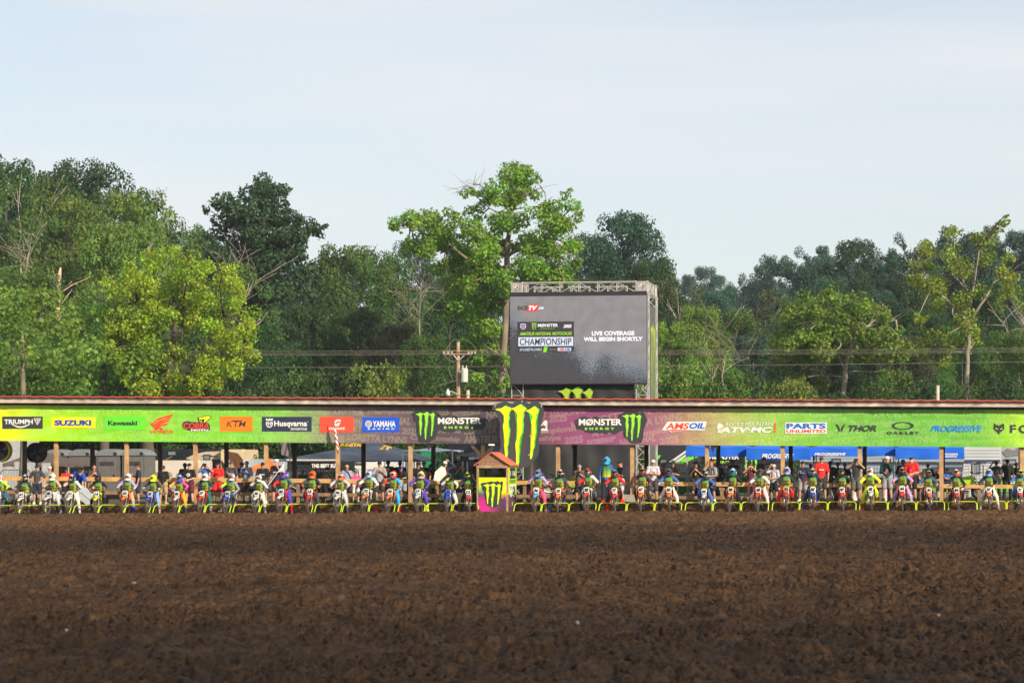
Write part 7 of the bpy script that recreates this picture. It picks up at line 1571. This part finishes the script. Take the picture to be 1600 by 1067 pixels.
def helmet_meshes(h):
    h = h+V3((0, 0, .01)); bm = new(); ell(bm, h+V3((0, .01, .03)), (.125, .145, .14), 18, 12); capsule(bm, h+V3((0, -.10, -.07)), h+V3((0, -.16, -.085)), .055, .035, 10)
    for sg in (-1, 1): capsule(bm, h+V3((sg*.085, -.02, -.075)), h+V3((sg*.03, -.16, -.09)), .045, .03, 8)
    shell = fuse(bm, .013, 'helmet', PAINT, (), 1)
    bm = new(); rows = []
    for i in range(6): t = i/5; y = -.04-t*.19; z = .135-.035*t; w = .10-.02*t; rows.append([bm.verts.new(h+V3((x*w, y, z-abs(x)**2*.03))) for x in (-1, -.5, 0, .5, 1)]+[bm.verts.new(h+V3((x*w, y, z-.01-abs(x)**2*.035))) for x in (1, .5, 0, -.5, -1)])
    for A, B in zip(rows, rows[1:]):
        for k in range(10): bm.faces.new((A[k], A[(k+1) % 10], B[(k+1) % 10], B[k]))
    bm.faces.new(rows[0][::-1]); bm.faces.new(rows[-1]); vis = fin(bm, 'visor', PAINT)
    bm = new(); ell(bm, h+V3((0, -.085, .015)), (.098, .062, .048), 16, 8); gog = fin(bm, 'goggles', mat('goggle_frame', (1, 1, 1), .4, obj=True), True)
    bm = new(); ell(bm, h+V3((0, -.108, .018)), (.074, .05, .033), 14, 8); lens = fin(bm, 'lens', mat('goggle_lens', (.25, .10, .06), .12), True)
    bm = new(); ell(bm, h+V3((0, -.05, .10)), (.08, .07, .05), 10, 6); ell(bm, h+V3((0, .0, .165)), (.03, .12, .012), 8, 5); 
    for sg in (-1, 1): ell(bm, h+V3((sg*.122, -.0, .0)), (.012, .07, .04), 8, 6)
    gr = fin(bm, 'helmet_stripe', PAINT, True)
    for me in (shell, vis, gog, lens, gr): me.transform(Matrix.Translation(h) @ Matrix.Scale(1.13, 4) @ Matrix.Translation(-h))
    return shell, vis, gog, lens, gr
def bib_material():
    m, t, p = principled('racing_bib'); N = t.nodes.new; Lk = t.links.new; c = N('ShaderNodeTexCoord'); sx = N('ShaderNodeSeparateXYZ'); Lk(c.outputs['Object'], sx.inputs[0])
    nz = N('ShaderNodeTexNoise'); nz.inputs['Scale'].default_value = 9; Lk(c.outputs['Object'], nz.inputs['Vector']); a = N('ShaderNodeMath'); a.operation = 'MULTIPLY_ADD'; a.inputs[1].default_value = .10; Lk(nz.outputs[0], a.inputs[0]); Lk(sx.outputs[2], a.inputs[2])
    mr = N('ShaderNodeMapRange'); mr.inputs[1].default_value = 1.07; mr.inputs[2].default_value = 1.52; Lk(a.outputs[0], mr.inputs[0]); r = N('ShaderNodeValToRGB'); Lk(mr.outputs[0], r.inputs[0]); e = r.color_ramp.elements
    e[0].position = .12; e[0].color = (*lin('#b4bc10'), 1); e[1].position = .95; e[1].color = (*lin('#22683a'), 1)
    for q, h in ((.30, '#86a830'), (.45, '#9a8c54'), (.58, '#5c9a3c'), (.78, '#2f7a3a')): k = e.new(q); k.color = (*lin(h), 1)
    Lk(r.outputs[0], p.inputs['Base Color']); p.inputs['Roughness'].default_value = .75; return m
BIB = bib_material(); RK = []
def rider_kit():
    for v in range(6):
        J = rider_rig(v if v < 4 else 0 if v == 4 else 1); D_ = {s: J['ha'+s].copy() for s in 'LR'}
        if v == 4: J['haR'] = V3((-.10, .33, 1.44)); J['elR'] = V3((-.32, .40, 1.24)); J['head'] += V3((-.02, -.03, -.03))
        if v == 5: J['haL'] = V3((.24, .47, .93)); J['elL'] = V3((.34, .66, 1.12)); J['head'] += V3((.03, .02, .03))
        if v == 3: J['head'] += V3((.05, -.02, -.02)); J['elL'] += V3((.03, 0, .05)); J['elR'] += V3((-.02, 0, .03)); J.update(knL=V3((.30, .46, .60)), anL=V3((.36, .58, .10)), toL=V3((.42, .40, .04)))
        k = dict(J=J, body=body_mesh(J, 'rider_body', .9, .9)); J['lean'] = V3((0, 0, 0))
        bm = new()                                     # jersey
        sh = (J['shL']+J['shR'])/2; capsule(bm, J['pelvis']+V3((0, -.02, .03)), J['waist'], .14, .135, 12, .8); capsule(bm, J['waist'], J['chest'], .135, .155, 12, .8); capsule(bm, J['chest'], sh, .15, .11, 12, .8); capsule(bm, J['shL'], J['shR'], .085, .085, 10)
        k['torso'] = fuse(bm, .015, 'jersey', CLOTH, (), 1)
        for s in 'LR':
            bm = new(); capsule(bm, J['sh'+s], J['el'+s], .078, .062, 10); capsule(bm, J['el'+s], J['el'+s].lerp(J['ha'+s], .8), .060, .042, 10); k['sleeve'+s] = fuse(bm, .014, 'sleeve', CLOTH, (), 1)
            bm = new(); d = (J['ha'+s]-J['el'+s]).normalized(); capsule(bm, J['ha'+s]-d*.02, J['ha'+s]+d*.045, .042, .040, 8); sg = 1 if s == 'L' else -1
            o_ = J['ha'+s]-D_[s]; nv = len(bm.verts)
            for q in range(4): x = sg*(.315+q*.026); capsule(bm, (x, .385, 1.155), (x, .335, 1.15), .016, .015, 6); capsule(bm, (x, .335, 1.15), (x, .328, 1.115), .014, .012, 6)
            capsule(bm, (sg*.30, .37, 1.13), (sg*.27, .335, 1.12), .015, .012, 6); bm.verts.ensure_lookup_table()
            for i_ in range(nv, len(bm.verts)): bm.verts[i_].co += o_
            k['glove'+s] = fuse(bm, .0085, 'glove', CLOTH, (), 1)
            bm = new(); capsule(bm, J['hi'+s], J['kn'+s], .118, .085, 12); capsule(bm, J['kn'+s], J['kn'+s].lerp(J['an'+s], .45), .084, .075, 10); k['pant'+s] = fuse(bm, .016, 'trouser_leg', CLOTH, (), 1)
            bm = new(); a, t_ = J['an'+s], J['to'+s]; capsule(bm, J['kn'+s].lerp(a, .42), a+V3((0, 0, .03)), .074, .058, 10); capsule(bm, a+V3((0, .03, -.02)), V3((t_.x, t_.y, a.z-.04)), .058, .046, 10, .8); k['boot'+s] = fuse(bm, .0135, 'boot', PLAST, [(V3((0, 0, a.z-.095)), V3((0, 0, -1)))], 1)
        bm = new(); capsule(bm, J['hiL']+V3((0, 0, .02)), J['hiR']+V3((0, 0, .02)), .13, .13, 10, .9); k['seatp'] = fuse(bm, .018, 'trouser_seat', CLOTH, (), 1)
        bm = new(); w = J['waist']; c_ = J['chest']       # bib: front and back panels over the torso
        capsule(bm, w+V3((-.05, -.01, -.06)), c_+V3((-.05, -.02, .04)), .125, .13, 12, 1.05); capsule(bm, w+V3((.05, -.01, -.06)), c_+V3((.05, -.02, .04)), .125, .13, 12, 1.05); capsule(bm, c_+V3((0, -.01, .02)), sh+V3((0, 0, .0)), .15, .115, 12, .9)
        k['bib'] = fuse(bm, .015, 'racing_bib', BIB, [(V3((0, 0, 1.0)), V3((0, 0, -1)))], 1)
        bm = new()                                        # lettering band on the bib
        z = 1.19
        def yb(x, z_): return (J['waist'].y-.185+(z_-1.05)*-.62)+abs(x)**2*1.2
        text(bm, 'M\u00d8N5TER', -.105, 1.17, .105, 1.225, 0, .05); text(bm, 'ENERGY', -.07, 1.135, .07, 1.155, 0, .03)
        for v_ in bm.verts: v_.co.y = yb(v_.co.x, v_.co.z)
        k['bibtext'] = fin(bm, 'lettering', BLACK)
        bm = new(); 
        for (x0, x1, z0, z1) in ((-.10, -.02, 1.26, 1.31), (.01, .09, 1.265, 1.302)): 
            n = 5
            for i in range(n): a, b = x0+(x1-x0)*i/n, x0+(x1-x0)*(i+1)/n; vv = [bm.verts.new((x, yb(x, z_)-.004, z_)) for x, z_ in ((a, z0), (b, z0), (b, z1), (a, z1))]; bm.faces.new(vv)
        k['bibpatch'] = fin(bm, 'sponsor_patch', mat('patch_orange', '#d08a50', .7))
        k['helmet'] = helmet_meshes(J['head']); RK.append(k)
rider_kit()
def make_rider(bike, v, sc_z, helmet, visor, stripe, goggle, sleeve, torso, glove, pants, boots, label, sleeve2=None):
    k = RK[v]; t = link('rider', k['body'], None, SK['fair'], label=label, cat='person', group='riders waiting on their bikes'); t.location = bike.location; t.rotation_euler = bike.rotation_euler; t.scale = (bike.scale[0], bike.scale[1], bike.scale[2])
    link('jersey', k['torso'], t, cc(torso))
    for s, c_ in (('L', sleeve), ('R', sleeve2 or sleeve)):
        link('sleeve', k['sleeve'+s], t, cc(c_)); link('glove', k['glove'+s], t, cc(glove)); link('trouser_leg', k['pant'+s], t, cc(pants)); link('boot', k['boot'+s], t, cc(boots))
    link('trouser_seat', k['seatp'], t, cc(pants)); b = link('racing_bib', k['bib'], t); link('lettering', k['bibtext'], b); link('sponsor_patch', k['bibpatch'], b)
    sh, vi, go, le, gr = k['helmet']; h = link('helmet', sh, t, cc(helmet)); link('visor', vi, h, cc(visor)); g = link('goggles', go, h, cc(goggle)); link('lens', le, g) if False else link('goggle_lens', le, h); link('helmet_stripe', gr, h, cc(stripe))
    return t
# px, helmet top row, pose, helmet, visor, stripe, goggle, sleeve, glove, trousers, boots, fender, shroud, plate, number, number words, short look
RD = [(3, 741, 1, 'white', 'navy', 'red', 'red', 'lime', 'lime', 'teal', 'black', 'white', 'royal', 'white', '7', 'white and red helmet', 'neon yellow sleeves and teal trousers'),
      (35, 742, 0, 'black', 'black', 'white', 'white', 'darkgrey', 'grey', 'black', 'tan', 'white', 'white', 'white', '61', 'black helmet with white chin', 'dark grey sleeves'),
      (78, 739, 2, 'white', 'white', 'tan', 'tan', 'tan', 'black', 'lightgrey', 'grey', 'white', 'white', 'silver', '58', 'cream and white helmet', 'cream sleeves on the white bike'),
      (111, 740, 0, 'darkgrey', 'navy', 'white', 'black', 'white', 'black', 'white', 'white', 'white', 'white', 'white', '31', 'dark blue helmet', 'white sleeves and white trousers'),
      (155, 741, 1, 'black', 'black', 'charcoal', 'charcoal', 'black', 'maroon', 'black', 'brown', 'yellow', 'yellow', 'white', '14', 'all black helmet', 'black and maroon sleeves'),
      (196, 739, 0, 'white', 'white', 'white', 'charcoal', 'lilac', 'white', 'tan', 'royal', 'orange', 'orange', 'white', '53', 'plain white helmet', 'white and lilac sleeves'),
      (235, 741, 0, 'yellow', 'yellow', 'lime', 'lime', 'darkgrey', 'white', 'sky', 'tan', 'royal', 'royal', 'silver', '55', 'fluorescent yellow helmet', 'black and white sleeves'),
      (278, 741, 0, 'purple', 'purple', 'white', 'blue', 'pink', 'pink', 'gold', 'grey', 'white', 'red', 'white', '88', 'purple helmet', 'pink sleeves and yellow trousers'),
      (315.5, 739, 0, 'white', 'white', 'white', 'grey', 'green', 'red', 'teal', 'white', 'red', 'red', 'white', '57', 'big white helmet', 'dark green sleeves and red gloves'),
      (355, 741, 0, 'silver', 'grey', 'red', 'charcoal', 'grey', 'sky', 'charcoal', 'tan', 'royal', 'royal', 'silver', '202', 'silver helmet with red mark', 'grey and lime sleeves'),
      (401, 740, 0, 'white', 'white', 'darkgrey', 'navy', 'white', 'black', 'white', 'white', 'white', 'white', 'white', '50', 'white and grey helmet', 'white sleeves over muddy white bike'),
      (440, 735, 0, 'purple', 'purple', 'white', 'red', 'teal', 'red', 'purple', 'red', 'white', 'red', 'silver', '30', 'purple and white helmet', 'one red and one teal sleeve'),
      (484, 735, 0, 'orange', 'orange', 'red', 'navy', 'navy', 'red', 'charcoal', 'black', 'red', 'red', 'silver', '15', 'bright orange helmet', 'navy sleeves and red gloves'),
      (529, 738, 0, 'orange', 'white', 'red', 'blue', 'lightgrey', 'orange', 'lightgrey', 'grey', 'white', 'white', 'white', '96', 'orange and white helmet', 'pale grey sleeves'),
      (571, 734, 0, 'sky', 'white', 'blue', 'white', 'white', 'grey', 'black', 'red', 'orange', 'white', 'white', '72', 'light blue and white helmet', 'white sleeves with red cuffs'),
      (608, 735, 0, 'rust', 'white', 'red', 'white', 'cyan', 'orange', 'cyan', 'red', 'orange', 'orange', 'white', '70', 'red and white helmet', 'turquoise and orange sleeves'),
      (654, 735, 0, 'tan', 'silver', 'yellow', 'charcoal', 'purple', 'purple', 'purple', 'yellow', 'silver', 'grey', 'silver', '17', 'silver and yellow helmet', 'violet sleeves and trousers'),
      (701, 738, 0, 'black', 'darkgrey', 'teal', 'black', 'white', 'lime', 'white', 'navy', 'royal', 'royal', 'royal', '9', 'black and teal helmet', 'white sleeves and lime gloves'),
      (736.5, 737, 1, 'black', 'black', 'lime', 'lime', 'darkgrey', 'black', 'black', 'black', 'red', 'black', 'white', '12', 'black helmet with lime flash', 'dark sleeves, half behind the booth'),
      (837, 732, 0, 'blue', 'blue', 'grey', 'grey', 'lilac', 'royal', 'pink', 'tan', 'cyan', 'orange', 'white', '36', 'blue and grey helmet', 'black and white sleeves'),
      (873, 734, 2, 'black', 'charcoal', 'white', 'white', 'charcoal', 'red', 'charcoal', 'blue', 'orange', 'orange', 'white', '25', 'black helmet with white muzzle', 'charcoal sleeves and red gloves'),
      (918, 731, 1, 'charcoal', 'charcoal', 'red', 'tan', 'white', 'black', 'charcoal', 'black', 'red', 'white', 'white', '20', 'charcoal helmet tilted aside', 'one red and one white sleeve'),
      (962.5, 733, 1, 'charcoal', 'navy', 'cyan', 'red', 'red', 'black', 'black', 'red', 'red', 'red', 'white', '77', 'navy helmet with blue muzzle', 'red sleeves'),
      (1002, 730, 0, 'brown', 'black', 'tan', 'pink', 'maroon', 'black', 'black', 'brown', 'orange', 'orange', 'white', '67', 'brown and tan helmet', 'maroon sleeves'),
      (1047, 731, 2, 'charcoal', 'charcoal', 'blue', 'black', 'blue', 'white', 'white', 'black', 'orange', 'orange', 'white', '83', 'matt dark blue helmet', 'blue and white sleeves'),
      (1100, 738, 0, 'darkgrey', 'charcoal', 'white', 'white', 'blue', 'black', 'blue', 'white', 'white', 'royal', 'white', '60', 'dark helmet with red-white muzzle', 'pale blue sleeves, crouching low'),
      (1140, 731, 0, 'teal', 'cyan', 'white', 'teal', 'black', 'black', 'black', 'brown', 'orange', 'orange', 'white', '38', 'turquoise helmet', 'black sleeves'),
      (1184.5, 732, 2, 'charcoal', 'darkgrey', 'charcoal', 'black', 'white', 'black', 'white', 'brown', 'red', 'red', 'white', '40', 'plain dark helmet bowed down', 'white sleeves'),
      (1230, 730, 1, 'sky', 'blue', 'white', 'red', 'navy', 'charcoal', 'red', 'brown', 'red', 'red', 'tan', '23', 'pale blue helmet with red goggles', 'navy sleeves and red trousers'),
      (1272, 731, 1, 'charcoal', 'navy', 'white', 'white', 'navy', 'maroon', 'navy', 'purple', 'royal', 'royal', 'white', '387', 'navy and white helmet', 'maroon and navy sleeves'),
      (1318.5, 732, 1, 'black', 'black', 'darkgrey', 'tan', 'black', 'black', 'black', 'brown', 'red', 'red', 'white', '197', 'black helmet and tan muzzle', 'black sleeves with white shoulders'),
      (1362, 730, 1, 'white', 'white', 'navy', 'tan', 'yellow', 'lime', 'yellow', 'rust', 'white', 'lime', 'white', '48', 'white helmet with navy flash', 'bright yellow sleeves and trousers'),
      (1410, 729, 2, 'black', 'black', 'tan', 'red', 'lilac', 'red', 'lilac', 'brown', 'red', 'red', 'white', '44', 'round black helmet', 'lilac sleeves and red gloves'),
      (1452, 734, 0, 'darkgrey', 'charcoal', 'grey', 'rust', 'denim', 'sky', 'denim', 'brown', 'orange', 'orange', 'white', '35', 'dark grey helmet with red goggles', 'slate blue sleeves'),
      (1497, 734, 1, 'rust', 'charcoal', 'white', 'white', 'black', 'white', 'black', 'brown', 'red', 'red', 'white', '84', 'red white and black helmet', 'black sleeves and white gloves'),
      (1545.5, 732, 2, 'sky', 'blue', 'white', 'blue', 'navy', 'navy', 'white', 'white', 'orange', 'white', 'white', '37', 'blue and white helmet', 'navy and white sleeves'),
      (1592, 733, 0, 'navy', 'navy', 'yellow', 'yellow', 'blue', 'lime', 'blue', 'lime', 'red', 'charcoal', 'white', '27', 'navy helmet with yellow goggles', 'blue sleeves and lime gloves')]
SL2 = {'30': 'red', '20': 'red', '88': 'gold', '15': 'charcoal', '70': 'rust', '202': 'lime', '387': 'maroon'}
def build_riders():
    names = []; rs = random.Random(6)
    for i, r in enumerate(RD):
        px, top, v, he, vi, st, go, sl, gl, pa, bo, fe, sh, pl, num, hl, look = r
        b0 = .12; s = s_at(px, b0+.35); y_ = LW(s, b0+.5); g = pad_z(s)+.01; H = EYE+(HZ-top)*y_.y/F-g; sc = H/1.76; sc = min(1.0, max(.84, sc))
        p = LW(s, b0)
        bl = 'muddy %s dirt bike numbered %s under the %s rider' % ({'royal': 'blue', 'silver': 'grey', 'cyan': 'blue'}.get(fe, fe), num, hl) if fe != sh else 'all %s dirt bike numbered %s under the %s rider' % ({'royal': 'blue', 'silver': 'grey'}.get(fe, fe), num, hl)
        bike = make_bike((p.x, p.y, g), -PSI+rs.uniform(-.13, .13), sc, fe, sh, pl, num, bl[:200])
        bike.rotation_euler[1] = R(rs.uniform(1, 5))*(1 if v == 0 else -1 if v == 1 else rs.uniform(-.4, .4))
        make_rider(bike, {'36': 4, '61': 5, '31': 4, '202': 5, '25': 5, '84': 5, '9': 4, '50': 4, '23': 5}.get(num, 3 if (v == 0 and i % 3 == 1) else v), 1, he, vi, st, go, sl, 'charcoal' if he == 'black' else sl, gl, pa, bo, 'rider in %s, %s' % (hl, look), SL2.get(num))
        names.append('the %s rider' % hl)
    # gates stand in front of these riders
    gl = names[:17]+[names[17]]+names[19:]
    build_gates(gl)
    # a rider standing behind the rail, on foot
    k = kit('down'); t, kk = spectator(948, 716, 2.75, 'down', -6, 'fair', None, 'blue', 'long:navy', 'red', 'standing racer on foot in bright blue helmet and green bib', sleeves='long', group='riders waiting on their bikes')
    J = kk['J']; sh_, vi_, go_, le_, gr_ = helmet_meshes(J['head']); h = link('helmet', sh_, t, cc('cyan')); link('visor', vi_, h, cc('cyan')); link('goggles', go_, h, cc('cyan')); link('goggle_lens', le_, h); link('helmet_stripe', gr_, h, cc('sky'))
    bm = new(); capsule(bm, (-.05, 0, 1.06), (-.05, .0, 1.36), .135, .14, 12, 1.1); capsule(bm, (.05, 0, 1.06), (.05, .0, 1.36), .135, .14, 12, 1.1); b = link('racing_bib', fuse(bm, .016, 'racing_bib', BIB, [(V3((0, 0, 1.02)), V3((0, 0, -1)))], 1), t)
    # parked bikes behind the rail
    cols = ['black', 'green', 'charcoal', 'darkgrey', 'lime', 'black', 'charcoal', 'lime', 'green', 'black', 'charcoal', 'black', 'lime']
    wh = ['left of the first sunlit post', 'behind the hooded figure', 'between the bucket hat man and seventh post', 'behind the black clad pair', 'behind the raised sleeve man', 'right of the booth behind the rail', 'behind the camouflage tee man', 'beside the standing racer', 'behind the turquoise helmet rider', 'behind the navy polo man', 'under the pair of silhouettes', 'behind the fair haired child', 'left of the black capped backpacker']
    for i, (px, c_, w_) in enumerate(zip((30, 512, 572, 664, 705, 872, 893, 927, 1160, 1262, 1316, 1458, 1548), cols, wh)):
        b = 4.9+(i % 3)*.4; s = s_at(px, b); p = LW(s, b); make_bike((p.x-.4, p.y, gz(s, b)), -PSI+R(70+(i*37) % 60), .92, c_, c_, 'charcoal' if i % 2 else 'white', None, 'parked %s dirt bike %s' % ({'darkgrey': 'dark grey'}.get(c_, c_), w_), group='parked dirt bikes behind the rail')
build_riders()
